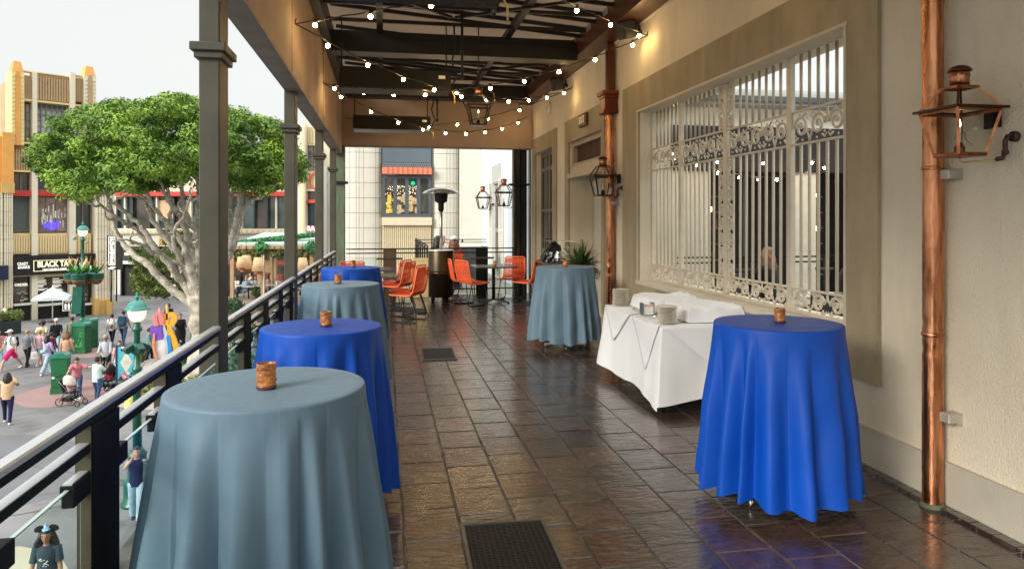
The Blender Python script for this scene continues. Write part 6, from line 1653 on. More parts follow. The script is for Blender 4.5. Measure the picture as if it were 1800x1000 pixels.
# umbrella
p = gp(92.5, 566); um = thing('patio_umbrella', 'pale square market umbrella open in front of the burger shop', 'umbrella', (p.x, p.y, GZ), R(14))
Zu = 5.1 + zz(503, 47.5); Ze = 5.1 + zz(521, 47.5)
m = MB(); q = 1.42; vs = [(0, 0, Zu)]
for k in range(4):
    a = PI / 4 + PI / 2 * k; b = a + PI / 2
    A, B = Vector((math.cos(a) * q, math.sin(a) * q, Ze)), Vector((math.cos(b) * q, math.sin(b) * q, Ze)); Mm = (A + B) / 2 + Vector((0, 0, .05)); top = Vector((0, 0, Zu))
    m.add([top, A, Mm], [(0, 1, 2)]); m.add([top, Mm, B], [(0, 1, 2)]); m.add([A, B, B + Vector((0, 0, -.12)), A + Vector((0, 0, -.12))], [(0, 1, 2, 3)])
o = m.build('canopy', M('umbrella_cloth', (.62, .70, .72), .8, var=.04), um, fix=False); md = o.modifiers.new('t', 'SOLIDIFY'); md.thickness = .02
m = MB(); m.cyl((0, 0, 0), (0, 0, Zu + .1), .03); m.build('pole', white_p, um)
m = MB(); m.lathe([(.32, 0), (.32, .06), (.05, .09)], n=16); m.build('base', MATS['planter_dark'], um)
# banner sign
p = atd(222, 672, 27.8); bn = thing('banner_sign', 'tall turquoise banner sign with a pale diamond and pink and dark flower sprays', 'sign', (p.x, p.y, GZ), R(14))
k_ = 27.8 / FOC; zt_, zb_ = 5.1 + CAMH + (385 - 608) * k_, 5.1 + CAMH + (385 - 665) * k_; hw = 15 * k_
m = MB(); m.box((-hw, -.02, zb_), (hw, .02, zt_)); m.build('banner', M('banner_turquoise', (.10, .52, .62), .6, var=.12, vs=2), bn)
m = MB()
for s_ in (-1, 1): m.box((s_ * hw - .035 + .0, -.03, 0), (s_ * hw + .035, .03, zt_ + .04))
m.box((-hw + .035, -.03, zt_ + .001), (hw - .035, .03, zt_ + .04)); m.box((-hw + .035, -.03, zb_ - .05), (hw - .035, .03, zb_ - .001)); m.build('frame', M('frame_navy', (.02, .04, .12), .4, var=.1), bn)
zc = (zt_ + zb_) / 2; m = MB(); m.prism([(-hw * .62, 0), (0, -.42), (hw * .62, 0), (0, .42)], (0, -.024, zc), (1, 0, 0), (0, 0, 1), (0, 1, 0), .003); m.build('diamond_print', M('print_cream', (.72, .72, .62), .6, var=.03), bn)
m = MB(); m.box((-.12, -.026, zc - .01), (.12, -.0245, zc + .01)); m.box((-.09, -.026, zc - .07), (.09, -.0245, zc - .055)); m.box((-.07, -.026, zc + .05), (.07, -.0245, zc + .065)); m.build('small_print', M('print_gold', (.45, .38, .2), .6, var=0), bn)
rs = random.Random(6)
for nm, c_ in (('flower_print', (.65, .16, .25)), ('dark_print', (.03, .035, .05)), ('white_print', (.8, .78, .75))):
    m = MB()
    for cz in (zc + .58, zc - .56):
        for q in range(7):
            x, z, r_ = rs.uniform(-.2, .2), cz + rs.uniform(-.14, .14), rs.uniform(.025, .06)
            m.prism([(math.cos(a) * r_, math.sin(a) * r_) for a in [i * PI / 4 for i in range(8)]], (x, -.026 - .001 * q, z), (1, 0, 0), (0, 0, 1), (0, 1, 0), .001)
    m.build(nm, M(nm + '_m', c_, .6, var=0), bn)
# colourful painted sculpture with curled tops
p = atd(288, 640, 29.0); cs = thing('painted_sculpture', 'tall curling sculpture painted orange, purple, blue and white beside the near lamp', 'sculpture', (p.x, p.y, GZ), 0)
kk = 29.0 / FOC
def SX(px): return (px - 288) * kk
def SZ(py): return 5.1 + CAMH + (385 - py) * kk
def ribbon(nm, pts, w_, c_, y=0, d=.16):
    P_ = [Vector((SX(a), y, SZ(b))) for a, b in pts]; m = MB()
    dens = []
    K = len(P_)
    for i in range(K - 1):
        p0, p1, p2, p3 = P_[max(i - 1, 0)], P_[i], P_[i + 1], P_[min(i + 2, K - 1)]
        for k in range(6):
            t = k / 6; dens.append(.5 * ((2 * p1) + (-p0 + p2) * t + (2 * p0 - 5 * p1 + 4 * p2 - p3) * t * t + (-p0 + 3 * p1 - 3 * p2 + p3) * t ** 3))
    dens.append(P_[-1])
    vs = []; fs = []; N_ = len(dens)
    for i, p in enumerate(dens):
        t = (dens[min(i + 1, N_ - 1)] - dens[max(i - 1, 0)]).normalized(); a = t.cross(Vector((0, 1, 0))).normalized() * w_ / 2; b = Vector((0, d / 2, 0))
        vs += [p - a - b, p + a - b, p + a * 1.0 + b, p - a + b]
    for i in range(N_ - 1): fs += [(i * 4 + k, i * 4 + (k + 1) % 4, i * 4 + 4 + (k + 1) % 4, i * 4 + 4 + k) for k in range(4)]
    m.add(vs, fs + [(3, 2, 1, 0), tuple(4 * N_ - 4 + k for k in range(4))])
    m.build(nm, M('sculpt_' + nm, c_, .4, var=.12, vs=5), cs)
ribbon('orange_ribbon', [(300, 700), (308, 660), (312, 630), (305, 600), (296, 575), (292, 560), (298, 553), (306, 556), (304, 566), (298, 570)], .20, (.85, .38, .03), 0)
ribbon('pink_ribbon', [(278, 572), (275, 560), (279, 552), (285, 556), (286, 570)], .16, (.85, .20, .20), -.05)
ribbon('purple_drape', [(276, 572), (277, 585), (279, 596)], .42, (.16, .07, .48), -.02)
ribbon('white_panel', [(282, 592), (283, 620), (286, 650), (290, 700)], .36, (.66, .60, .58), .02)
ribbon('blue_stripe', [(296, 590), (299, 615), (297, 640), (295, 700)], .14, (.02, .25, .65), -.03)
ribbon('grey_stripe', [(291, 572), (293, 600), (293, 640), (293, 700)], .12, (.45, .50, .62), .0)
ribbon('coral_edge', [(274, 585), (273, 610), (279, 640), (280, 700)], .08, (.75, .25, .10), -.06)
ribbon('brown_panel', [(289, 600), (289, 650), (289, 700)], .16, (.20, .07, .05), .05)
ribbon('pink_spire', [(283, 565), (281, 541)], .07, (.8, .3, .3), 0); ribbon('gold_spire', [(294, 562), (293, 536)], .07, (.8, .5, .15), 0)

# ================================================================ trees and planting
bark = M('ficus_bark', (.34, .30, .23), .85, var=.25, vs=3, c2=(.60, .56, .47), bump=.5, bs=6, bd=.05, det=8)
leafm = M('ficus_leaf', (.045, .14, .010), .5, var=.35, vs=.9, c2=(.26, .41, .045), det=6, spec=.35)
TD = 31.0
def tp(px, py, D=TD): return atd(px, py, D)
base = gp(352, 690)
tr = thing('ficus_tree', 'large spreading ficus tree with pale twisted limbs in the plaza', 'tree', (base.x, base.y, GZ))
org = Vector((base.x, base.y, GZ))
def limb(m, pts, r0, r1, n=9, wob=.05, seed=0):
    r_ = random.Random(seed); P_ = [Vector(p) - org for p in pts]; out = []; K = len(P_)
    for i in range(K - 1):
        p0, p1, p2, p3 = P_[max(i - 1, 0)], P_[i], P_[i + 1], P_[min(i + 2, K - 1)]
        for k in range(5):
            t = k / 5; out.append(.5 * ((2 * p1) + (-p0 + p2) * t + (2 * p0 - 5 * p1 + 4 * p2 - p3) * t * t + (-p0 + 3 * p1 - 3 * p2 + p3) * t ** 3) + Vector((r_.uniform(-wob, wob), r_.uniform(-wob, wob), r_.uniform(-wob, wob))) * (1 if i or k else 0))
    out.append(P_[-1]); N = len(out); rr = [(r0 + (r1 - r0) * (i / (N - 1)) ** .8) * r_.uniform(.93, 1.08) for i in range(N)]
    m.tube(out, rr, n); return out
m = MB()
limb(m, [org + Vector((0, 0, -.1)), org + Vector((.05, 0, 1.2)), tp(357, 600), tp(352, 560), tp(347, 520)], .62, .40, 14, .03, 1)
limb(m, [org + Vector((.3, .2, 0)), tp(372, 600), tp(378, 540), tp(376, 500)], .45, .30, 12, .03, 2)
m.build('trunk', bark, tr)
LB = [  # main limbs: picture points followed out to the crown, thickness, depth drift
 ([(348, 545), (325, 500), (300, 470), (270, 430), (246, 395), (215, 370), (190, 350)], .22, .06, -1.5),
 ([(345, 540), (300, 508), (265, 470), (238, 450), (215, 425), (200, 395), (190, 350), (182, 315)], .20, .06, 1.0),
 ([(350, 535), (330, 480), (310, 440), (280, 405), (262, 372), (248, 345), (232, 310)], .22, .05, .5),
 ([(352, 530), (335, 470), (322, 430), (300, 400), (275, 370), (255, 330), (262, 290)], .20, .05, -2.5),
 ([(355, 525), (345, 460), (330, 420), (318, 380), (300, 355), (290, 320), (285, 270)], .22, .05, 2.5),
 ([(356, 520), (350, 450), (345, 410), (330, 385), (322, 350), (318, 300), (325, 250)], .2, .05, -1.0),
 ([(360, 520), (362, 470), (352, 420), (346, 380), (350, 340), (348, 290), (352, 230)], .2, .05, 1.5),
 ([(370, 515), (385, 460), (392, 410), (398, 370), (412, 330), (420, 290), (425, 250)], .22, .05, -.5),
 ([(376, 505), (402, 450), (412, 420), (422, 380), (428, 340), (440, 300), (458, 270)], .20, .05, .8),
 ([(376, 500), (400, 430), (405, 390), (402, 350), (404, 310), (400, 260)], .18, .05, 2.5),
 ([(402, 450), (418, 405), (430, 368), (448, 350), (462, 345), (482, 320)], .14, .04, -1.2),
 ([(405, 440), (412, 395), (420, 355), (418, 300), (432, 240)], .14, .04, -2.8),
 ([(318, 462), (290, 455), (268, 446), (250, 430), (228, 428)], .12, .04, -2),
 ([(262, 428), (235, 400), (210, 386), (180, 362), (160, 340)], .12, .03, -2.2),
 ([(300, 430), (296, 395), (300, 368), (290, 340), (272, 300)], .12, .04, -3),
 ([(335, 470), (318, 455), (306, 425), (312, 395), (328, 370), (336, 330)], .12, .04, -3.4)]
rs = random.Random(21); tips = []
for i, (pts, r0, r1, dr) in enumerate(LB):
    m = MB(); K = len(pts); W_ = [tp(a, b, TD + dr * (k / (K - 1)) + .25 * math.sin(k * 1.7 + i)) for k, (a, b) in enumerate(pts)]
    out = limb(m, W_, r0, r1, 9, .05, i + 5)
    N = len(out)
    for q in range(2):                           # twigs reaching into the crown
        j = int(N * (.74 + .14 * q)); j = min(j, N - 1); s0 = out[j] + org
        e_ = s0 + Vector((rs.uniform(-1.0, 1.0), rs.uniform(-1.4, 1.4), rs.uniform(.2, .8)))
        limb(m, [s0, s0.lerp(e_, .5) + Vector((rs.uniform(-.3, .3), rs.uniform(-.3, .3), rs.uniform(-.2, .2))), e_], .07, .025, 6, .04, i * 7 + q)
    m.build('limb', bark, tr)
# crown: leaf clumps over a flattened dome
cx_, cz0 = 296, 0
cent = tp(296, 300); cl_ = []
top_pts = [(66, 258), (72, 232), (92, 208), (118, 190), (145, 185), (170, 180), (195, 172), (215, 166), (240, 168), (262, 172), (285, 162), (305, 160), (330, 163), (356, 170), (385, 176), (405, 180), (430, 188), (455, 196), (478, 203), (492, 215), (500, 235), (512, 258), (524, 280), (530, 300)]
bot_pts = [(66, 300), (84, 330), (108, 345), (130, 352), (150, 358), (165, 348), (190, 338), (215, 335), (245, 345), (275, 340), (300, 330), (322, 320), (350, 340), (375, 330), (400, 318), (425, 332), (450, 352), (475, 350), (500, 338), (520, 318)]
def interp(P_, x):
    if x <= P_[0][0]: return P_[0][1]
    for (a, b), (c, d) in zip(P_, P_[1:]):
        if a <= x <= c: return b + (d - b) * (x - a) / (c - a)
    return P_[-1][1]
R_x = 235
for _ in range(1500):
    px = rs.uniform(62, 522); u = (px - 296) / R_x; dm = math.sqrt(max(0, 1 - u * u))
    t_ = interp(top_pts, px) + 11; b_ = interp(bot_pts, px) - 8
    if b_ < t_: continue
    v = rs.random(); py = t_ + (b_ - t_) * v
    dep = rs.uniform(-1, 1)
    # fill mainly the outer shell of the dome
    shell = abs(dep) > (1 - v * .7) * .25 if v > .12 else True
    if not shell and rs.random() < .5: continue
    lim = dm * 5.3 * math.sqrt(max(.08, 1 - (1 - v) ** 2 * .75))
    d_ = TD + dep * lim
    cl_.append((tp(px, 385 + (py - 385) , d_) , rs.uniform(.34, .62)))
    if len(cl_) >= 560: break
def crown(m, clumps, per, size, rs, org_):
    vs = []; fs = []
    for c, r_ in clumps:
        c = Vector(c) - org_
        for _ in range(int(per * (r_ / .5) ** 2)):
            d = Vector((rs.gauss(0, 1), rs.gauss(0, 1), rs.gauss(.25, 1))).normalized()
            p = c + Vector((d.x * r_, d.y * r_, d.z * r_ * .62)) * rs.uniform(.55, 1.12)
            nn = (d + Vector((rs.gauss(0, .55), rs.gauss(0, .55), rs.gauss(.35, .5)))).normalized()
            a = nn.orthogonal().normalized(); a.rotate(Matrix.Rotation(rs.uniform(0, 6.28), 3, nn)); b = nn.cross(a); s_ = size * rs.uniform(.65, 1.3)
            o_ = len(vs); vs += [tuple(p - a * s_), tuple(p + b * s_ * .42 + nn * s_ * .12), tuple(p + a * s_), tuple(p - b * s_ * .42 + nn * s_ * .12)]; fs.append((o_, o_ + 1, o_ + 2, o_ + 3))
    m.v += vs; m.f += fs; m.mi += [0] * len(fs); m.sm += [False] * len(fs)
m = MB(); crown(m, cl_, 215, .088, rs, org); o = m.build('crown', leafm, tr, fix=False); o['kind'] = 'stuff'
m = MB()
for i, (pts, *_r) in enumerate(LB):              # tiny white bulbs wound on the limbs
    for k in range(14):
        u = rs.uniform(0, len(pts) - 1.01); j = int(u); a, b = pts[j], pts[j + 1]; f_ = u - j
        p = tp(a[0] + (b[0] - a[0]) * f_ + rs.uniform(-3, 3), a[1] + (b[1] - a[1]) * f_, TD - .35 + _r[2] * u / len(pts)) - org
        m.ball(p, .017, 5, 4)
o = m.build('fairy_lights', M('fairy_white', (.9, .88, .8), .4, var=0, emit=(1, .95, .85), es=.2), tr); o['kind'] = 'stuff'
# smaller weeping tree behind
b2 = gp(337, 622); t2 = thing('small_tree', 'smaller bushy tree with drooping leaves behind the ficus trunk', 'tree', (b2.x, b2.y, GZ)); D6 = 36.0
sv = org; org = Vector((b2.x, b2.y, GZ))
m = MB(); limb(m, [org, tp(337, 560, D6), tp(332, 520, D6), tp(318, 490, D6)], .10, .05, 8, .02, 3)
for e_ in ((260, 470), (290, 440), (345, 450), (300, 500), (330, 430)): limb(m, [tp(332, 520, D6), tp((332 + e_[0]) / 2, (500 + e_[1]) / 2, D6), tp(e_[0], e_[1], D6)], .05, .02, 6, .03, e_[0])
m.build('trunk', M('dark_bark', (.14, .11, .07), .9, var=.3), t2)
cl2 = []
for _ in range(150):
    px = rs.uniform(236, 372); c_ = 1 - ((px - 300) / 75) ** 2
    if c_ <= 0: continue
    py = 470 + rs.uniform(-62, 55) * math.sqrt(c_) + (8 if px < 270 else 0); cl2.append((tp(px, py, D6 + rs.uniform(-1.4, 1.4)), rs.uniform(.25, .42)))
m = MB(); crown(m, cl2, 110, .10, rs, org); o = m.build('crown', M('willow_leaf', (.075, .12, .02), .6, var=.35, vs=1.2, c2=(.21, .27, .06), spec=.3), t2, fix=False); o['kind'] = 'stuff'
org = sv
# planting bed with stone kerb round the ficus
pbed = thing('planting_bed', 'round planting bed with pale kerb under the ficus and lamp', 'planter', (gp(318, 692).x, gp(318, 692).y, GZ))
bc_ = Vector((gp(300, 730).x, gp(300, 730).y, GZ)); m = MB()
m.lathe([(2.3, 0), (2.3, .42), (2.24, .46), (2.0, .46), (1.96, .40), (1.96, .2)], n=48, smooth=False); m.build('kerb', M('kerb_stone', (.42, .40, .35), .8, var=.1, vs=3, bump=.3), pbed)
m = MB(); m.lathe([(1.97, .30), (1.0, .36), (.01, .40)], n=40); m.build('soil', M('soil_brown', (.09, .05, .03), .95, var=.4, vs=6, bump=.8, bs=12), pbed)
rs = random.Random(77)
sg = M('shrub_leaf', (.05, .13, .015), .6, var=.4, vs=2, c2=(.30, .34, .05)); sg2 = M('shrub_dark', (.02, .07, .02), .55, var=.4, vs=3, c2=(.07, .16, .05)); pinkf = M('shrub_yellowgreen', (.20, .24, .03), .6, var=.3, vs=3, c2=(.40, .38, .08))
SH = [(262, 690, 29, .55, sg, 'light green shrub next to the near lamp post'), (285, 705, 28, .6, pinkf, 'yellow green shrub under the colourful sculpture'), (312, 700, 27, .5, sg, 'light green shrub at the bed edge below the handrail'), (262, 728, 26, .5, pinkf, 'yellow green shrub low behind the handrail near the lamp'),
      (335, 655, 31, .6, sg2, 'dark green shrub at the foot of the ficus'), (318, 625, 33, .45, sg, 'small shrub beside the person in red'), (350, 700, 27, .6, sg, 'green shrub behind the first bronze post'), (409, 575, 33, 0.95, sg2, 'large dark evergreen shrub right of the first bronze post'), (425, 640, 24, 1.0, sg2, 'dark shrub seen through the rail glass past the first post'),
      (330, 745, 24, .6, sg2, 'shrub behind the dark rail post'), (247, 640, 34, .35, sg, 'small shrub left of the colourful sculpture'), (405, 540, 36, .7, sg2, 'dark bush beside the pavilion post'), (452, 512, 44, .45, sg2, 'small palm like bush inside the pavilion')]
for i, (px, py, D, r_, mt, lab) in enumerate(SH):
    c = atd(px, py, D); c.z = max(c.z, GZ + r_ * .8) if i not in (7, 8, 11, 12) else c.z
    t = thing('shrub', lab, 'shrub', (c.x, c.y, GZ), 0, 'shrubs in the plaza beds')
    m = MB(); cc = [((rs.uniform(-r_, r_) * .6, rs.uniform(-r_, r_) * .6, c.z - GZ + rs.uniform(-.3, .3) * r_), (r_ * .55,) * 3) for _ in range(7)]
    leaves(m, cc, 900, .075 if r_ < .8 else .11, rs); o = m.build('foliage', mt, t, fix=False); o['kind'] = 'stuff'
    m = MB(); m.cyl((0, 0, .2), (0, 0, c.z - GZ), .04, n=6); m.build('stem', MATS['dark_bark'], t)
for i, (px, py, D, s_) in enumerate(((266, 672, 28.5, .5), (250, 690, 28, .32), (238, 745, 26, .45))):
    c = atd(px, py, D); m = MB(); rr_ = random.Random(i); bm = bmesh.new(); bmesh.ops.create_icosphere(bm, subdivisions=2, radius=s_)
    for v in bm.verts: v.co = v.co * rr_.uniform(.86, 1.1); v.co.z *= 1.15 if i == 0 else .7
    m.add([v.co.copy() for v in bm.verts], [[v.index for v in f.verts] for f in bm.faces], True); bm.free()
    o = m.build('boulder', M('boulder_stone', (.40, .36, .31), .85, var=.15, vs=3, bump=.4, bs=10), None, (c.x, c.y, GZ + .4 + s_ * .5)); tag(o, ('largest pale boulder in the bed beside the near lamp', 'small boulder behind the lamp post at the bed edge', 'flat pale boulder below the seated yellow sweater')[i], 'boulder', 'boulders in the planting bed')
t = thing('utility_cabinet', 'low green utility cabinet at the foot of the ficus', 'cabinet', tuple(atd(333, 665, 28) * Vector((1, 1, 0)) + Vector((0, 0, GZ))), R(20))
m = MB(); m.cbox((-.4, -.3, 0), (.4, .3, 1.0), .03); m.build('body', dkgreen, t); m = MB(); m.cbox((-.43, -.33, 1.001), (.43, .33, 1.08), .02); m.build('lid', dkgreen, t)
# ================================================================ people
SK = M('skin_light', (.52, .30, .21), .55, var=.06, subs=.0); SKT = M('skin_tan', (.36, .19, .12), .55, var=.06)
HB = M('hair_dark', (.018, .012, .010), .5, var=.4, vs=20, bump=.5, bs=40); HR = M('hair_brown', (.14, .06, .028), .5, var=.4, vs=14, c2=(.28, .13, .06), bump=.5, bs=40); HBL = M('hair_blond', (.42, .24, .10), .5, var=.3, vs=14, bump=.4, bs=40)
def cm(name, c, c2=None, var=.10): return M('wear_' + name, c, .85, var=var, vs=7, c2=c2, bump=.35, bs=14, bd=.02, spec=.2, sheen=.1)
WHT = cm('white', (.72, .72, .73)); NVY = cm('navy', (.012, .016, .04)); BLK = cm('black', (.014, .014, .016)); JEAN = cm('jeans_light', (.25, .38, .46), (.38, .52, .60)); JND = cm('jeans_dark', (.03, .06, .14), (.06, .11, .22))
SHOEW = M('shoe_white', (.7, .7, .7), .5, var=.05); SHOEB = M('shoe_black', (.015, .015, .015), .4, var=.05)
def ring_loft(m, pts, rad, lat=Vector((1, 0, 0)), n=12, cap=True):
    """pts: centres, rad: (lateral, depth) half widths"""
    vs = []; fs = []; N = len(pts)
    for i in range(N):
        t = (Vector(pts[min(i + 1, N - 1)]) - Vector(pts[max(i - 1, 0)])).normalized()
        a = (lat - t * lat.dot(t)); a = a.normalized() if a.length > .05 else t.orthogonal().normalized(); b = t.cross(a)
        for k in range(n):
            an = 2 * PI * k / n; vs.append(Vector(pts[i]) + a * math.cos(an) * rad[i][0] + b * math.sin(an) * rad[i][1])
    for i in range(N - 1):
        for k in range(n): l = (k + 1) % n; fs.append((i * n + k, i * n + l, (i + 1) * n + l, (i + 1) * n + k))
    if cap: fs += [tuple(range(n - 1, -1, -1)), tuple((N - 1) * n + k for k in range(n))]
    m.add(vs, fs, True)
def person(label, loc, yaw, h=1.68, skin=SK, top=WHT, bot=JEAN, hair=HB, shoe=SHOEW, sleeve='short', legs='long', stride=.25, armL=(10, 8, 15), armR=(-10, 8, 15), lean=0, sit=False, hairlen='short', hat=None, hatm=None, head=(0, 0), detail=1, wide=1.0, hem=0, voxel=.026, longtop=0):
    """faces -y; arms: (forward swing, sideways, elbow bend) in degrees"""
    t = thing('person', label, 'person', loc, yaw); k = h / 1.70
    V = lambda x, y, z: Vector((x, y, z)) * k
    hipz = .92 if not sit else .50
    hip = V(0, 0, hipz)
    rot = Matrix.Rotation(R(lean), 4, 'X')                       # lean forward (towards -y)
    def up(x, y, z): return hip + (rot @ V(x, y, z))
    sp = [up(0, 0, -.06), up(0, 0, .06), up(0, .01, .18), up(0, .005, .32), up(0, 0, .44), up(0, 0, .50), up(0, 0, .535)]
    w_ = wide
    srad = [(.155 * w_, .11 * w_), (.165 * w_, .115 * w_), (.135 * w_, .10 * w_), (.155 * w_, .112 * w_), (.165, .10), (.11, .075), (.055, .055)]
    srad = [(a * k, b * k) for a, b in srad]
    neck = [up(0, 0, .50), up(0, -.01, .57), up(0, -.02, .62)]
    hc = up(0, -.03, .695)
    hr = Matrix.Rotation(R(head[0]), 4, 'Z') @ Matrix.Rotation(R(head[1] + lean * .4), 4, 'X')
    arms = []
    for s, (fw, sd, el) in ((-1, armL), (1, armR)):
        sh_ = up(s * .175, 0, .455)
        d1 = (Matrix.Rotation(R(s * -sd), 4, 'Y') @ Matrix.Rotation(R(-fw), 4, 'X')) @ Vector((0, 0, -1))
        ax = Vector((1, 0, 0)); d2 = Matrix.Rotation(R(-el), 4, ax) @ Matrix.Rotation(R(-fw), 4, 'X') @ Vector((0, 0, -1)); d2 = (Matrix.Rotation(R(s * -sd), 4, 'Y') @ d2) if sd < 60 else Matrix.Rotation(R(-s * el), 4, 'Y') @ d1
        e_ = sh_ + d1 * .285 * k; wr = e_ + d2 * .25 * k; hd = wr + d2 * .09 * k
        arms.append((sh_, e_, wr, hd, d2, s))
    lg = []
    for s in (-1, 1):
        hp = hip + V(s * .088 * w_, 0, -.03)
        if sit: kn = hp + V(s * .06, -.42, .02); an = kn + V(0, -.02, -.42)
        else:
            f = stride * s; kn = hp + V(s * .01, -.24 * f * 1.6 - .03, -.42); an = kn + V(0, .42 * (-f) * .5 + (.10 if f < 0 else .03), -.405); an.z = max(an.z, .075 * k)
            if f >= 0: an.z = .075 * k
        lg.append((hp, kn, an, s))
    # body: one continuous surface
    m = MB(); ring_loft(m, sp, srad); ring_loft(m, neck, [(.052 * k, .055 * k)] * 3)
    hv = []
    hb = MB(); hb.ball((0, 0, 0), .105 * k, 14, 10, .74, .92, 1.08)
    m.add([hc + hr @ Vector(v) for v in hb.v], hb.f, True)
    jw = MB(); jw.ball((0, -.022 * k, -.055 * k), .062 * k, 12, 8, .9, 1.05, 1.0); m.add([hc + hr @ Vector(v) for v in jw.v], jw.f, True)
    nz = MB(); nz.ball((0, -.103 * k, -.012 * k), .016 * k, 8, 6, .8, 1.2, 1.5); m.add([hc + hr @ Vector(v) for v in nz.v], nz.f, True)
    for s in (-1, 1): er = MB(); er.ball((s * .078 * k, .01 * k, -.01 * k), .02 * k, 8, 6, .45, .8, 1.2); m.add([hc + hr @ Vector(v) for v in er.v], er.f, True)
    for sh_, e_, wr, hd, d2, s in arms:
        ring_loft(m, [sh_ - V(s * .05, 0, 0), sh_, sh_.lerp(e_, .5), e_, e_.lerp(wr, .4), wr], [(q * k, q * k) for q in (.05, .055, .046, .038, .038, .026)], lat=Vector((0, 1, 0)))
        ring_loft(m, [wr, wr.lerp(hd, .5), hd], [(.024 * k, .026 * k), (.020 * k, .040 * k), (.016 * k, .036 * k)], lat=Vector((0, 0, 1)))
        for q in range(4):
            b0 = hd + Vector((0, (q - 1.5) * .017 * k, 0)); fl = (.07, .08, .075, .055)[q] * k; m.tube([b0 - d2 * .02 * k, b0 + d2 * fl * .6, b0 + d2 * fl * .9 + Vector((0, -.012 * k, 0))], [.010 * k, .009 * k, .007 * k], 6)
        m.tube([wr + d2 * .02 * k, wr + d2 * .05 * k + Vector((0, -.04 * k, 0)), wr + d2 * .09 * k + Vector((0, -.05 * k, 0))], [.012 * k, .011 * k, .008 * k], 6)
    for hp, kn, an, s in lg:
        ring_loft(m, [hp + V(0, 0, .05), hp, hp.lerp(kn, .5), kn, kn.lerp(an, .3), an], [(q * k, q * k) for q in (.08, .09 * w_, .075 * w_, .056, .058, .036)])
        ring_loft(m, [an + V(0, .04, -.03), an + V(0, -.04, -.045), an + V(0, -.14, -.06)], [(.035 * k, .035 * k), (.04 * k, .03 * k), (.036 * k, .018 * k)])
    o = m.build('body', skin, t); md = o.modifiers.new('r', 'REMESH'); md.mode = 'VOXEL'; md.voxel_size = voxel * k if detail < 2 else .011; md.use_smooth_shade = True
    if detail >= 2: md2 = o.modifiers.new('s', 'SMOOTH'); md2.factor = .5; md2.iterations = 3
    # clothes
    g_ = .016 * k; m = MB()
    hz = .0 + longtop
    tp_ = [up(0, 0, -.08 - hz), up(0, 0, .0), up(0, .005, .10), up(0, .01, .20), up(0, .005, .33), up(0, 0, .44), up(0, 0, .495), up(0, -.005, .535)]
    tr_ = [(.172 * w_, .128 * w_), (.172 * w_, .128 * w_), (.165 * w_, .125 * w_), (.155 * w_, .118 * w_), (.172 * w_, .128 * w_), (.182, .115), (.125, .09), (.068, .068)]
    ring_loft(m, tp_, [(a * k, b * k) for a, b in tr_], n=18, cap=False)
    for sh_, e_, wr, hd, d2, s in arms:
        if sleeve == 'none': continue
        if sleeve == 'short': P_ = [sh_ - V(s * .06, 0, .0), sh_ + V(0, 0, .012), sh_.lerp(e_, .4), sh_.lerp(e_, .78)]; Q_ = (.062, .070, .067, .068)
        else: P_ = [sh_ - V(s * .06, 0, 0), sh_ + V(0, 0, .012), sh_.lerp(e_, .5), e_, e_.lerp(wr, .5), wr]; Q_ = (.062, .070, .062, .055, .050, .040)
        ring_loft(m, P_, [(q * k, q * k) for q in Q_], lat=Vector((0, 1, 0)), cap=False)
    c_ = m.build('top', top, t)
    m = MB()
    if legs == 'skirt':
        ring_loft(m, [hip + V(0, 0, .08), hip, hip + V(0, -.02, -.25), hip + V(0, -.02, -.50)], [(q * k, q * .85 * k) for q in (.16, .19, .25, .31)], n=20, cap=False)
    else:
        ring_loft(m, [hip + V(0, 0, .05), hip, hip + V(0, 0, -.09)], [(.155 * w_ * k, .112 * w_ * k), (.163 * w_ * k, .12 * w_ * k), (.14 * w_ * k, .11 * k)], n=16)
        for hp, kn, an, s in lg:
            if legs == 'short': P_ = [hp + V(0, 0, .04), hp, hp.lerp(kn, .5), hp.lerp(kn, .92)]; Q_ = (.09, .105, .105, .105)
            elif legs == 'wide': P_ = [hp + V(0, 0, .04), hp, hp.lerp(kn, .5), kn, an.lerp(kn, .1) + V(0, 0, -.01)]; Q_ = (.09, .105, .098, .088, .095)
            else: P_ = [hp + V(0, 0, .04), hp, hp.lerp(kn, .5), kn, kn.lerp(an, .5), an + V(0, 0, .01)]; Q_ = (.09, .102, .086, .066, .058, .052)
            ring_loft(m, P_, [(q * k * (w_ if i_ < 3 else 1), q * k * (w_ if i_ < 3 else 1)) for i_, q in enumerate(Q_)], n=14, cap=False)
    m.build('skirt' if legs == 'skirt' else 'shorts' if legs == 'short' else 'trousers', bot, t)
    for hp, kn, an, s in lg:
        m = MB(); ring_loft(m, [an + V(0, .065, -.035), an + V(0, .03, -.03), an + V(0, -.05, -.038), an + V(0, -.13, -.052), an + V(0, -.175, -.060)], [(q * k, r2 * k) for q, r2 in ((.030, .034), (.044, .044), (.048, .036), (.048, .024), (.03, .012))]); m.build('shoe', shoe, t)
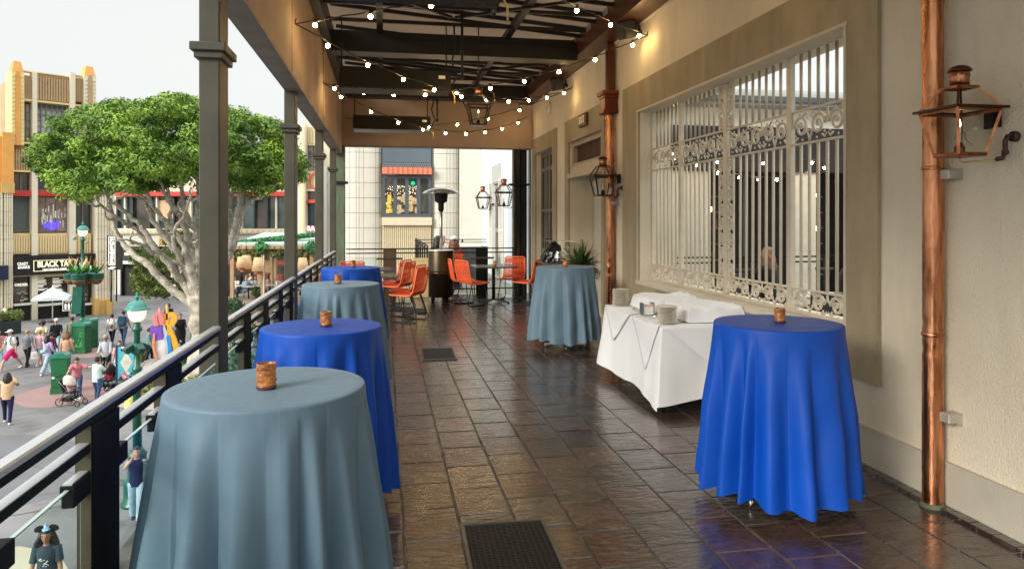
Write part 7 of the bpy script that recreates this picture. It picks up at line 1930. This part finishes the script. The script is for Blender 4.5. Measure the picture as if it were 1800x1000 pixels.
    # hair
    if hair:
        m = MB(); hb = MB(); hb.ball((0, 0, 0), .113 * k, 16, 12, .80, .98, 1.06)
        R_ = random.Random(len(label)); vv = []
        cut = -.052 if hairlen != 'bald' else 9
        for v in hb.v:
            v = Vector(v)
            if v.y < -.035 * k and v.z < .045 * k: v = v * .80                    # keep the face clear
            if v.z < -.06 * k: v = v * .85
            vv.append(hc + hr @ (v + Vector((0, .016, .012)) * k))
        m.add(vv, hb.f, True)
        if hairlen in ('long', 'curly'):
            L_ = .34 if hairlen == 'long' else .36; wd = .095 if hairlen == 'long' else .145
            pts = [Vector((0, .03, .04)), Vector((0, .065, -.06)), Vector((0, .085, -.17)), Vector((0, .09, -.27)), Vector((0, .085, -L_))]
            lf = MB(); ring_loft(lf, [p * k for p in pts], [(wd * .9 * k, .075 * k), (wd * k, .075 * k), (wd * 1.05 * k, .065 * k), (wd * .95 * k, .05 * k), (wd * .45 * k, .02 * k)], n=16)
            m.add([hc + hr @ (Vector(v) + Vector((R_.uniform(-1, 1), R_.uniform(-1, 1), R_.uniform(-1, 1))) * (.014 if hairlen == 'curly' else .004) * k) for v in lf.v], lf.f, True)
            for s in (-1, 1):
                lf = MB(); q = 1.0 if hairlen == 'long' else 1.45
                ring_loft(lf, [Vector(p) * k for p in ((s * .06, 0, .06), (s * .09 * q ** .5, .01, -.04), (s * .105 * q, .02, -.15), (s * .10 * q, .02, -.25), (s * .09 * q, .02, -.31))], [(r2 * k * q, r2 * k) for r2 in (.03, .035, .04, .035, .012)], n=10); m.add([hc + hr @ (Vector(v) + Vector((R_.uniform(-1, 1), R_.uniform(-1, 1), R_.uniform(-1, 1))) * (.012 if hairlen == 'curly' else .003) * k) for v in lf.v], lf.f, True)
        if hairlen == 'bun': b_ = MB(); b_.ball((0, .075 * k, .085 * k), .048 * k, 10, 8); m.add([hc + hr @ Vector(v) for v in b_.v], b_.f, True)
        if hairlen == 'afro': b_ = MB(); b_.ball((0, .03 * k, .04 * k), .17 * k, 14, 10, 1.05, .85, .9); m.add([hc + hr @ (Vector(v) + Vector((R_.uniform(-1, 1), R_.uniform(-1, 1), R_.uniform(-1, 1))) * .012) for v in b_.v], b_.f, True)
        m.build('hair', hair, t)
    if hat == 'cap':
        m = MB(); b_ = MB(); b_.ball((0, .005 * k, .035 * k), .118 * k, 16, 10, .85, 1.0, .85)
        m.add([hc + hr @ Vector((v[0], v[1], max(v[2], .03 * k))) for v in b_.v], b_.f, True)
        b_ = MB(); b_.cbox((-.07 * k, -.19 * k, .032 * k), (.07 * k, -.08 * k, .044 * k), .004); m.add([hc + hr @ Vector(v) for v in b_.v], b_.f); m.build('cap', hatm or SHOEW, t)
    # face
    m = MB(); r_ = .0095 if detail < 2 else .010
    for s in (-1, 1):
        b_ = MB(); b_.ball((s * .033 * k, -.090 * k, .012 * k), r_ * k, 8, 6, 1.25, .6, .7); m.add([hc + hr @ Vector(v) for v in b_.v], b_.f, True)
        b_ = MB(); b_.tube([(s * .016 * k, -.095 * k, .036 * k), (s * .035 * k, -.096 * k, .042 * k), (s * .054 * k, -.083 * k, .034 * k)], .0042 * k, 5); m.add([hc + hr @ Vector(v) for v in b_.v], b_.f, True)
    m.build('facial_features', M('eye_dark', (.02, .012, .01), .3, var=0), t, kind='stuff')
    m = MB(); b_ = MB(); b_.ball((0, -.092 * k, -.056 * k), .018 * k, 10, 6, 1.25, .5, .45); m.add([hc + hr @ Vector(v) for v in b_.v], b_.f, True); m.build('lips', M('lip_red', (.42, .12, .10), .5, var=0), t)
    t['_hc'] = 0; del t['_hc']
    return t, dict(hc=hc, hr=hr, up=up, arms=arms, hip=hip, k=k)
def backpack(P_, info, mt, label, w=.30, h=.42):
    t = P_; up = info['up']
    b = thing('backpack', label, 'backpack', t.location, t.rotation_euler[2])
    m = MB(); k = info['k']
    vs = []; m.cbox((-w / 2, .12, .06), (w / 2, .26, .06 + h), .03); m.v = [tuple(up(v[0] / 1, v[1], v[2])) for v in m.v]; m.build('bag', mt, b)
    m = MB(); m.cbox((-w / 2 + .04, .262, .09), (w / 2 - .04, .31, .26), .02); m.v = [tuple(up(*v)) for v in m.v]; m.build('pocket', mt, b)
    for s in (-1, 1):
        m = MB(); m.tube([up(s * .10, .13, .44), up(s * .105, .05, .53), up(s * .11, -.08, .50), up(s * .12, -.135, .38), up(s * .13, -.12, .2), up(s * .14, .1, .1)], .018, 6); m.build('strap', mt, b)
    return b
def at(px, py): p = gp(px, py); return (p.x, p.y, GZ)
def face(px, a): return a                           # yaw 0 faces the terrace
# --- left group
P_, I = person('man in white tee, pink shorts and white cap walking with a dark backpack', at(19, 650), R(-28), 1.78, SK, WHT, cm('hot_pink', (.75, .02, .16)), HB, SHOEW, 'short', 'short', .9, (18, 6, 25), (-15, 6, 20), hat='cap', hatm=SHOEW)
backpack(P_, I, BLK, 'dark backpack worn by the man in pink shorts')
person('woman in grey tee and black trousers seen from behind', at(48, 644), R(172), 1.66, SK, cm('grey', (.20, .21, .24)), BLK, HBL, SHOEB, 'short', 'long', .3, (5, 12, 10), (5, 8, 10))
person('person in pale pink jacket and grey shorts with a shopping bag', at(70, 642), R(165), 1.62, SK, cm('pale_pink', (.62, .40, .42)), cm('grey2', (.28, .29, .34)), HBL, SHOEW, 'long', 'short', .4, (6, 10, 20), (10, 12, 20))
t = thing('shopping_bag', 'white paper shopping bag carried by the person in pale pink', 'bag', tuple(Vector(at(63, 640)) + Vector((0, 0, .25)))); m = MB(); m.cbox((-.18, -.07, 0), (.18, .07, .32), .008); m.build('bag', WHT, t); m = MB(); m.tube([(-.08, 0, .32), (-.07, 0, .45), (.07, 0, .45), (.08, 0, .32)], .006, 5); m.build('handle', WHT, t); m = MB(); m.box((-.08, -.0715, .12), (.02, -.0702, .2)); m.build('print', M('print_pink', (.7, .3, .25), .6, var=0), t)
P_, I = person('woman with dark hair in lavender sweatshirt and pale jeans raising one arm', at(83, 657), R(160), 1.66, SK, cm('lavender', (.44, .36, .60)), JEAN, HB, SHOEW, 'long', 'wide', .6, (8, 15, 30), (70, 62, 20), hairlen='long', wide=1.08)
b = thing('belt_bag', 'mint green belt bag slung on the back of the lavender sweatshirt', 'bag', P_.location, P_.rotation_euler[2]); m = MB(); m.X = Matrix.Translation((.05, .17, 1.02)) @ Matrix.Rotation(R(18), 4, 'Y'); m.cbox((-.14, -.04, -.07), (.14, .04, .07), .03); m.build('bag', cm('mint', (.30, .58, .48)), b)
m = MB(); m.tube([(-.12, .10, .98), (-.10, .15, 1.2), (.12, .14, 1.42), (.15, .02, 1.45)], .012, 5); m.build('strap', cm('mint', (0, 0, 0)), b)
person('woman with long curly auburn hair in peach sweater and jeans from behind', at(117, 650), R(178), 1.70, SK, cm('peach', (.66, .40, .26)), cm('jeans_mid', (.14, .24, .30)), HR, SHOEW, 'long', 'long', .2, (5, 10, 12), (-5, 10, 12), hairlen='curly', wide=1.05)
person('woman with big dark afro in cream top facing the camera', at(74, 624), R(8), 1.66, SKT, cm('cream', (.70, .60, .42)), cm('grey3', (.2, .22, .28)), HB, SHOEW, 'long', 'long', .5, (30, 15, 70), (30, 15, 70), hairlen='afro', voxel=.03)
P_, I = person('man in black varsity jacket, white cap and pale jeans', at(99, 624), R(14), 1.80, SK, BLK, JEAN, HB, SHOEW, 'long', 'long', .5, (10, 10, 15), (25, 12, 60), hat='cap', hatm=SHOEW)
backpack(P_, I, BLK, 'black backpack on the man in the varsity jacket')
person('child in maroon hoodie between the lavender and peach sweaters', at(90, 640), R(170), 1.45, SK, cm('maroon', (.16, .02, .05)), NVY, HB, SHOEW, 'long', 'long', .2)
person('man in olive shirt and dark trousers beside the green bins', at(127, 618), R(200), 1.76, SKT, cm('olive', (.20, .23, .15), (.27, .30, .2)), BLK, HB, SHOEB, 'long', 'long', .2, (20, 8, 40), (10, 8, 20), wide=1.08)
# --- middle
P_, I = person('woman in white sweater and black trousers walking away', at(197, 608), R(184), 1.68, SK, WHT, BLK, HB, SHOEB, 'long', 'long', .6, (5, 14, 15), (5, 14, 15), hairlen='bun')
backpack(P_, I, cm('brown_bag', (.30, .17, .12)), 'small brown backpack on the woman in the white sweater', .18, .22)
P_, I = person('man in grey tee and dark jeans walking away', at(217, 606), R(180), 1.82, SKT, cm('grey4', (.28, .29, .27)), JND, HB, SHOEB, 'short', 'long', .5, (5, 14, 12), (-5, 14, 12), wide=1.12)
backpack(P_, I, cm('navy_bag', (.02, .07, .13)), 'navy backpack on the man in the grey tee', .36, .5)
person('bearded man in grey sweatshirt and tan cap facing the camera', at(186, 662), R(6), 1.78, SKT, cm('lightgrey', (.46, .48, .52)), BLK, HB, SHOEW, 'long', 'long', .1, (22, 8, 45), (22, 8, 45), hat='cap', hatm=cm('tan_cap', (.40, .34, .24)), wide=1.1)
person('dark haired woman in pale blue skirt behind the banner sign', at(210, 668), R(20), 1.64, SK, cm('pink_top', (.68, .38, .38)), cm('pale_blue', (.45, .58, .70)), HB, SHOEW, 'short', 'skirt', .2, (10, 10, 15), (10, 10, 15), hairlen='bun')
person('person in mint tee and jeans with dark bun, eating something', at(171, 706), R(150), 1.64, SKT, cm('mint_tee', (.52, .64, .62)), JND, HB, SHOEB, 'short', 'long', .1, (45, 8, 100), (45, 8, 100), hairlen='bun', wide=1.2, longtop=.05)
person('woman in pink blouse leaning over a stroller, one arm stretched out', at(136, 700), R(18), 1.62, SK, cm('pink_blouse', (.62, .20, .24)), JND, HB, SHOEW, 'short', 'long', .2, (50, 30, 10), (30, 75, 15), lean=24, hairlen='bun', head=(0, 15))
person('woman in tan top and navy trousers with arms raised, seen from behind', at(13, 744), R(196), 1.66, SK, cm('tan', (.62, .40, .24)), cm('navy_trousers', (.012, .014, .055)), HB, SHOEW, 'long', 'long', .35, (60, 30, 90), (60, 30, 90), hairlen='long', wide=1.08)
person('person seated in yellow sweater on the bed kerb', tuple(Vector(at(228, 742))+Vector((0,0,.0))), R(190), 1.62, SK, cm('yellow', (.75, .66, .20)), BLK, HR, SHOEW, 'long', 'long', 0, (30, 10, 60), (30, 10, 60), sit=True, hairlen='short')
person('child in pale pink beside the black stroller', at(214, 690), R(100), 1.15, SK, cm('rose', (.68, .38, .42)), cm('grey5', (.35, .36, .38)), HR, SHOEW, 'long', 'long', .1)
# --- nearer people
P_, I = person('young woman with long dark curls and dark printed tee, wearing a round eared headband', (atd(82, 960, 11.9).x, atd(82, 960, 11.9).y, GZ), R(4), 1.60, SKT, cm('charcoal_tee', (.035, .055, .07)), BLK, HB, SHOEW, 'short', 'long', .1, (5, 9, 12), (5, 9, 12), hairlen='curly', detail=2, head=(4, 4))
k = I['k']; hc, hr = I['hc'], I['hr']
m = MB()
for s in (-1, 1):
    b_ = MB(); b_.X = Matrix.Translation((s * .115 * k, .02, .125 * k)) @ Matrix.Rotation(R(s * 25), 4, 'Y'); b_.ball((0, 0, 0), .068, 16, 10, 1.15, .25, .8); m.add([hc + hr @ Vector(v) for v in b_.v], b_.f, True)
b_ = MB(); b_.tube([(math.cos(R(a)) * .095 * k, .01, math.sin(R(a)) * .118 * k + .01) for a in range(10, 171, 16)], .009, 6); m.add([hc + hr @ Vector(v) for v in b_.v], b_.f, True)
m.build('headband', BLK, P_)
m = MB(); b_ = MB(); b_.lathe([(.065, .10), (.06, .115), (.042, .125), (.03, .17), (.012, .215), (.001, .225)], n=14); m.add([hc + hr @ Vector(v) for v in b_.v], b_.f, True); m.build('blue_cone', M('cone_blue', (.10, .35, .75), .4, var=.3, vs=30, c2=(.5, .7, .85)), P_)
rs = random.Random(41); m = MB()
for q in range(16):
    x, z = rs.uniform(-.085, .085), rs.uniform(.16, .36); m.tube([I['up'](x, -.135 - .004 * rs.random(), z), I['up'](x + rs.uniform(-.04, .04), -.14, z + rs.uniform(-.03, .03))], .007, 5)
m.build('shirt_print', M('print_white', (.7, .7, .7), .6, var=0), P_)
m = MB(); hl_ = []
for q in range(150):
    a = rs.uniform(-1.0, 4.1); x0 = math.cos(a) * .10 * k; y0 = math.sin(a) * .06 + .04; pts = []
    L_ = rs.uniform(.2, .44)
    for w in range(7): u = w / 6; pts.append(hc + hr @ (Vector((x0 * (1 + .75 * u) + .014 * math.sin(u * 16 + q), y0 + .014 * math.cos(u * 15 + q), .07 - L_ * u)) * 1))
    m.tube(pts, .0065, 4, cap=False)
o = m.build('hair_curls', HB, P_); o['kind'] = 'stuff'
P_, I = person('woman in black top and pale wide jeans holding up a phone, seen through the rail', (atd(240, 905, 16.0).x, atd(240, 905, 16).y, GZ), R(10), 1.66, SK, NVY, JEAN, HB, SHOEB, 'none', 'wide', .35, (80, 35, 88), (8, 10, 20), hairlen='short', detail=2)
jk = MB(); I_ = I; up = I['up']
ring_loft(jk, [up(.17, 0, .48), up(.2, 0, .3), up(.21, -.01, .1), up(.2, -.02, -.12)], [(.06, .08), (.085, .11), (.09, .12), (.07, .1)], n=12); jk.build('draped_jacket', cm('jacket_green', (.06, .09, .07)), P_)
ph = thing('phone', 'pale phone held up by the woman in the black top', 'phone', P_.location, P_.rotation_euler[2]); hd = I['arms'][0][3]
m = MB(); m.cbox((hd.x - .08, hd.y - .03, hd.z + .0), (hd.x + .07, hd.y - .02, hd.z + .075), .003); m.build('phone_body', M('phone_tan', (.6, .42, .3), .4, var=0), ph)
# --- people beyond the sculpture and by the tree
person('standing figure in long black coat behind the ficus trunk', at(317, 612), R(20), 1.80, SK, BLK, BLK, HB, SHOEB, 'long', 'wide', .1, (25, 10, 50), (25, 10, 50), wide=1.35, longtop=.4)
person('figure in black hoodie crouched beside the one in the long coat', at(302, 622), R(120), 1.7, SK, BLK, BLK, HB, SHOEB, 'long', 'long', 0, sit=True, wide=1.2)
person('person in black tee and pale trousers under the small tree', at(297, 585), R(170), 1.72, SKT, BLK, cm('pale_trousers', (.5, .5, .5)), HB, SHOEW, 'short', 'long', .2)
person('seated person in red sweater by the ficus trunk', at(344, 650), R(-100), 1.66, SK, cm('red', (.62, .015, .04)), BLK, HB, SHOEW, 'long', 'long', 0, (30, 10, 80), (30, 10, 80), sit=True, wide=1.1)
person('person in teal top with blue bag beside the sculpture', at(262, 640), R(100), 1.66, SK, cm('teal', (.12, .28, .28)), NVY, HB, SHOEB, 'short', 'long', .2)
person('seated person in white by the planting', at(308, 640), R(40), 1.6, SK, WHT, NVY, HBL, SHOEW, 'short', 'long', 0, sit=True)
person('person in pink at the very left edge of the plaza', at(-3, 642), R(60), 1.6, SK, cm('coral', (.75, .28, .28)), JEAN, HBL, SHOEW, 'long', 'long', .2, (40, 12, 30), (40, 12, 30))
# --- diners in the pavilion garden
CL = [WHT, BLK, cm('sky', (.25, .42, .60)), cm('sand', (.5, .42, .32)), cm('grey6', (.25, .26, .28)), cm('blush', (.62, .38, .36)), NVY, WHT]
DN = [(412, 600, 30, 1, 'pale blue shirt at the table nearest the first bronze post'), (428, 585, 31, 1, 'white top at the near garden table'), (440, 565, 33, 1, 'light shirt, middle of the garden tables'), (452, 556, 35, 1, 'white tee, right of the middle garden table'),
      (428, 556, 37, 1, 'black shirt below the pendant lamps'), (436, 548, 39, 0, 'standing waiter in dark clothes under the pendant lamps'), (448, 545, 40, 1, 'grey top deep in the pavilion'), (470, 552, 36, 1, 'blush top beside the inner timber post'),
      (476, 570, 31, 1, 'white shirt near the second bronze post'), (492, 560, 33, 1, 'sand coloured top behind the handrail'), (418, 625, 27, 1, 'pale blue tee close to the rail glass'), (446, 600, 29, 0, 'white tee standing at the garden path'),
      (440, 545, 44, 0, 'jeans and teal shirt at the back of the pavilion'), (468, 590, 29, 1, 'cream top near the second post'), (540, 520, 38, 1, 'dark top between the roof posts')]
tabm = M('cafe_table_pale', (.5, .48, .42), .5, var=.1)
for i, (px, py, D, st_, lab) in enumerate(DN):
    D *= 1.3 if i not in (0, 10) else 1.12
    c = onz(px, py, GZ) if False else atd(px, 400, D)
    skn = (SK, SKT)[i % 2]; hh = (HB, HBL, HR)[i % 3]
    person(('seated diner, ' if st_ else 'person, ') + lab, (c.x, c.y, GZ), R((i * 77) % 360), 1.66, skn, CL[i % len(CL)], (JND, BLK, JEAN)[i % 3], hh, SHOEB, 'short', 'long', .15, (40, 15, 60), (40, 15, 60), sit=bool(st_), voxel=.035)
    if st_:
        t = thing('garden_chair', 'dark garden chair under the ' + lab.split(',')[0], 'chair', (c.x, c.y, GZ), R((i * 77) % 360), 'dark chairs of the garden restaurant')
        m = MB(); m.cbox((-.22, -.25, .38), (.22, .2, .42), .01); m.build('seat', black_m, t); m = MB(); m.cbox((-.22, .17, .43), (.22, .2, .85), .01); m.build('backrest', black_m, t)
        for x in (-.2, .2):
            for y in (-.22, .17): m = MB(); m.bar((x, y, 0), (x, y, .38), .03); m.build('leg', black_m, t)
for i, (px, D) in enumerate(((420, 31), (446, 34), (436, 38.5), (484, 32), (415, 28), (462, 31), (532, 38), (430, 35))):
    D *= 1.28; c = atd(px, 400, D); t = thing('garden_table', 'small pale round table of the garden restaurant, ' + ('near the first post', 'in the middle', 'under the lamps', 'near the second post', 'closest to the rail', 'between the tables by the path', 'between the roof posts', 'left of the middle')[i], 'table', (c.x, c.y, GZ), 0, 'tables of the garden restaurant')
    m = MB(); m.lathe([(.4, .72), (.42, .73), (.42, .75), (.4, .755)], n=20); m.build('tabletop', tabm, t); m = MB(); m.cyl((0, 0, 0), (0, 0, .72), .04); m.lathe([(.25, 0), (.25, .03), (.05, .05)], n=14); m.build('stem', black_m, t)
DK = [(414, 45, 'white shirt at the left end of the raised deck'), (424, 47, 'dark top at the second deck table'), (433, 44.5, 'sky blue top at the front of the raised deck'), (441, 48, 'sand coloured top in the middle of the deck'), (449, 45, 'white top left of the striped post'),
      (456, 49, 'grey top deep on the deck behind the striped post'), (471, 45.5, 'blush top right of the striped post'), (479, 48, 'black top in front of the red counter'), (489, 45, 'white blouse near the second roof post'), (536, 46, 'pale top on the deck between the roof posts'), (543, 49, 'dark jacket at the right end of the deck')]
for i, (px, D, lab) in enumerate(DK):
    c = atd(px, 400, D); s_ = i % 4 != 1
    person(('deck diner, ' if s_ else 'standing figure, ') + lab, (c.x, c.y, -3.2), R((i * 97) % 360), 1.66, (SKT, SK)[i % 2], (WHT, BLK, CL[2], CL[3], WHT, CL[4], CL[5], BLK, WHT, CL[3], NVY)[i], (JND, BLK, JEAN)[i % 3], (HB, HR, HBL)[i % 3], SHOEB, 'short', 'long', .15, (40, 15, 60), (40, 15, 60), sit=s_, voxel=.04)
    if s_:
        t = thing('deck_table', 'small pale table in front of the deck diner with ' + lab, 'table', (atd(px + 4, 400, D - .7).x, atd(px + 4, 400, D - .7).y, -3.2))
        t['label'] = 'pale deck table by the ' + lab
        m = MB(); m.lathe([(.4, .72), (.42, .73), (.42, .75), (.4, .755)], n=16); m.build('tabletop', tabm, t); m = MB(); m.cyl((0, 0, 0), (0, 0, .72), .04); m.build('stem', black_m, t)
# --- neighbours on the balcony and the inner patio
for px, Yp, lab, hr_, tp__, hh, ang in ((777, 18.3, 'man with grey hair seated farthest on the neighbouring balcony', 0, WHT, M('hair_grey', (.35, .34, .33), .6, var=.2), 20), (768, 17.6, 'dark haired woman seated at the left of the neighbouring balcony', 0, BLK, HB, 120), (798, 17.3, 'woman with long auburn hair and white cap, seated with her back to the terrace', 0, cm('rust', (.3, .08, .05)), HR, 180)):
    x = ony(px, 400, Yp).x
    person(lab, (max(x, 1.3), Yp, .0), R(ang), 1.66, SK, tp__, BLK, hh, SHOEB, 'short', 'long', 0, (40, 10, 70), (40, 10, 70), sit=True, hairlen='long' if 'woman' in lab else 'short', hat='cap' if 'cap' in lab else None, hatm=SHOEW, longtop=0)
dup(c0, (1.62, 17.25, 0), PI, 'orange rope chair on the neighbouring balcony behind the railing')
person('bald man in dark shirt seated at the right of the inner patio', (6.35, 8.9, -.02), R(60), 1.72, SK, BLK, BLK, None, SHOEB, 'short', 'long', 0, (40, 10, 70), (40, 10, 70), sit=True)
person('woman with tied brown hair seated in the middle of the inner patio', (5.9, 10.2, -.02), R(200), 1.66, SK, BLK, BLK, HR, SHOEB, 'short', 'long', 0, (40, 10, 70), (40, 10, 70), sit=True, hairlen='long')
tt = thing('patio_table', 'low round table with pale top on the inner patio', 'table', (5.6, 8.2, -.02)); m = MB(); m.lathe([(.4, .72), (.42, .73), (.42, .75), (.4, .755)], n=24); m.build('tabletop', tabm, tt); m = MB(); m.cyl((0, 0, 0), (0, 0, .72), .03); m.build('stem', black_m, tt)
# ================================================================ strollers
def wheel(t, c, r):
    m = MB(); m.tube([(c[0], c[1] + math.cos(a / 14 * 2 * PI) * r, c[2] + math.sin(a / 14 * 2 * PI) * r) for a in range(14)], .018, 6, closed=True)
    w_ = m.build('wheel', SHOEB, t); m = MB()
    for k in range(5): a = 2 * PI * k / 5; m.bar(c, (c[0], c[1] + math.cos(a) * r, c[2] + math.sin(a) * r), .012)
    m.build('spokes', M('spoke_grey', (.35, .35, .36), .4, metal=.6, var=0), w_)
def stroller(label, loc, rz, hood, child_top, child_label):
    t = thing('stroller', label, 'stroller', loc, rz)
    for x in (-.25, .25):
        wheel(t, (x, .30, .15), .14); wheel(t, (x * .8, -.38, .11), .10)
        m = MB(); m.tube([(x * .8, -.38, .14), (x * .95, -.15, .45), (x, .15, .75), (x, .42, 1.02)], .016, 6); m.tube([(x, .30, .15), (x, .05, .55), (x, -.2, .62)], .014, 6); m.build('frame_side', M('frame_alu', (.12, .12, .13), .35, metal=.8, var=0), t)
    m = MB(); m.tube([(-.25, .42, 1.02), (-.18, .47, 1.05), (.18, .47, 1.05), (.25, .42, 1.02)], .018, 7); m.build('push_handle', SHOEB, t)
    m = MB(); m.cbox((-.2, -.15, .45), (.2, .15, .50), .02); m.X = Matrix.Translation((0, .17, .48)) @ Matrix.Rotation(R(-25), 4, 'X'); m.cbox((-.2, -.02, 0), (.2, .03, .50), .02); m.build('seat', hood[1], t)
    m = MB(); vs = []; fs = []
    for i in range(7):
        a = R(-10 + i * 20)
        for j in range(9):
            b_ = PI * j / 8; vs.append((.22 * math.cos(b_), .15 - .30 * math.cos(a) * math.sin(b_), .80 + .30 * math.sin(a) * math.sin(b_)))
    for i in range(6):
        for j in range(8): q = i * 9 + j; fs.append((q, q + 1, q + 10, q + 9))
    m.add(vs, fs, True); o = m.build('hood', hood[0], t, fix=False)
    m = MB(); m.cbox((-.2, -.1, .17), (.2, .24, .32), .02); m.build('basket', BLK, t)
    m = MB(); m.tube([(-.2, -.1, .62), (-.12, -.25, .64), (.12, -.25, .64), (.2, -.1, .62)], .015, 6); m.build('bumper_bar', SHOEB, t)
    a_ = Vector((0, .05, 0)); a_.rotate(Matrix.Rotation(rz, 3, 'Z'))
    person(child_label, (loc[0] + a_.x, loc[1] + a_.y, loc[2] + .22), rz, .92, SK, child_top, NVY, HB, SHOEW, 'long', 'long', 0, (30, 10, 50), (30, 10, 50), sit=True, lean=-14, voxel=.03)
    return t
stroller('stroller with cream hood and child, pushed by the woman in pink', at(126, 712), R(72), (cm('hood_cream', (.55, .50, .44)), BLK), cm('child_pink', (.65, .35, .38)), 'small child in pink top sitting in the cream hooded stroller')
stroller('black hooded stroller in front of the bearded man', at(190, 690), R(-8), (BLK, BLK), cm('child_red', (.45, .02, .05)), 'small child in red sitting in the black stroller')
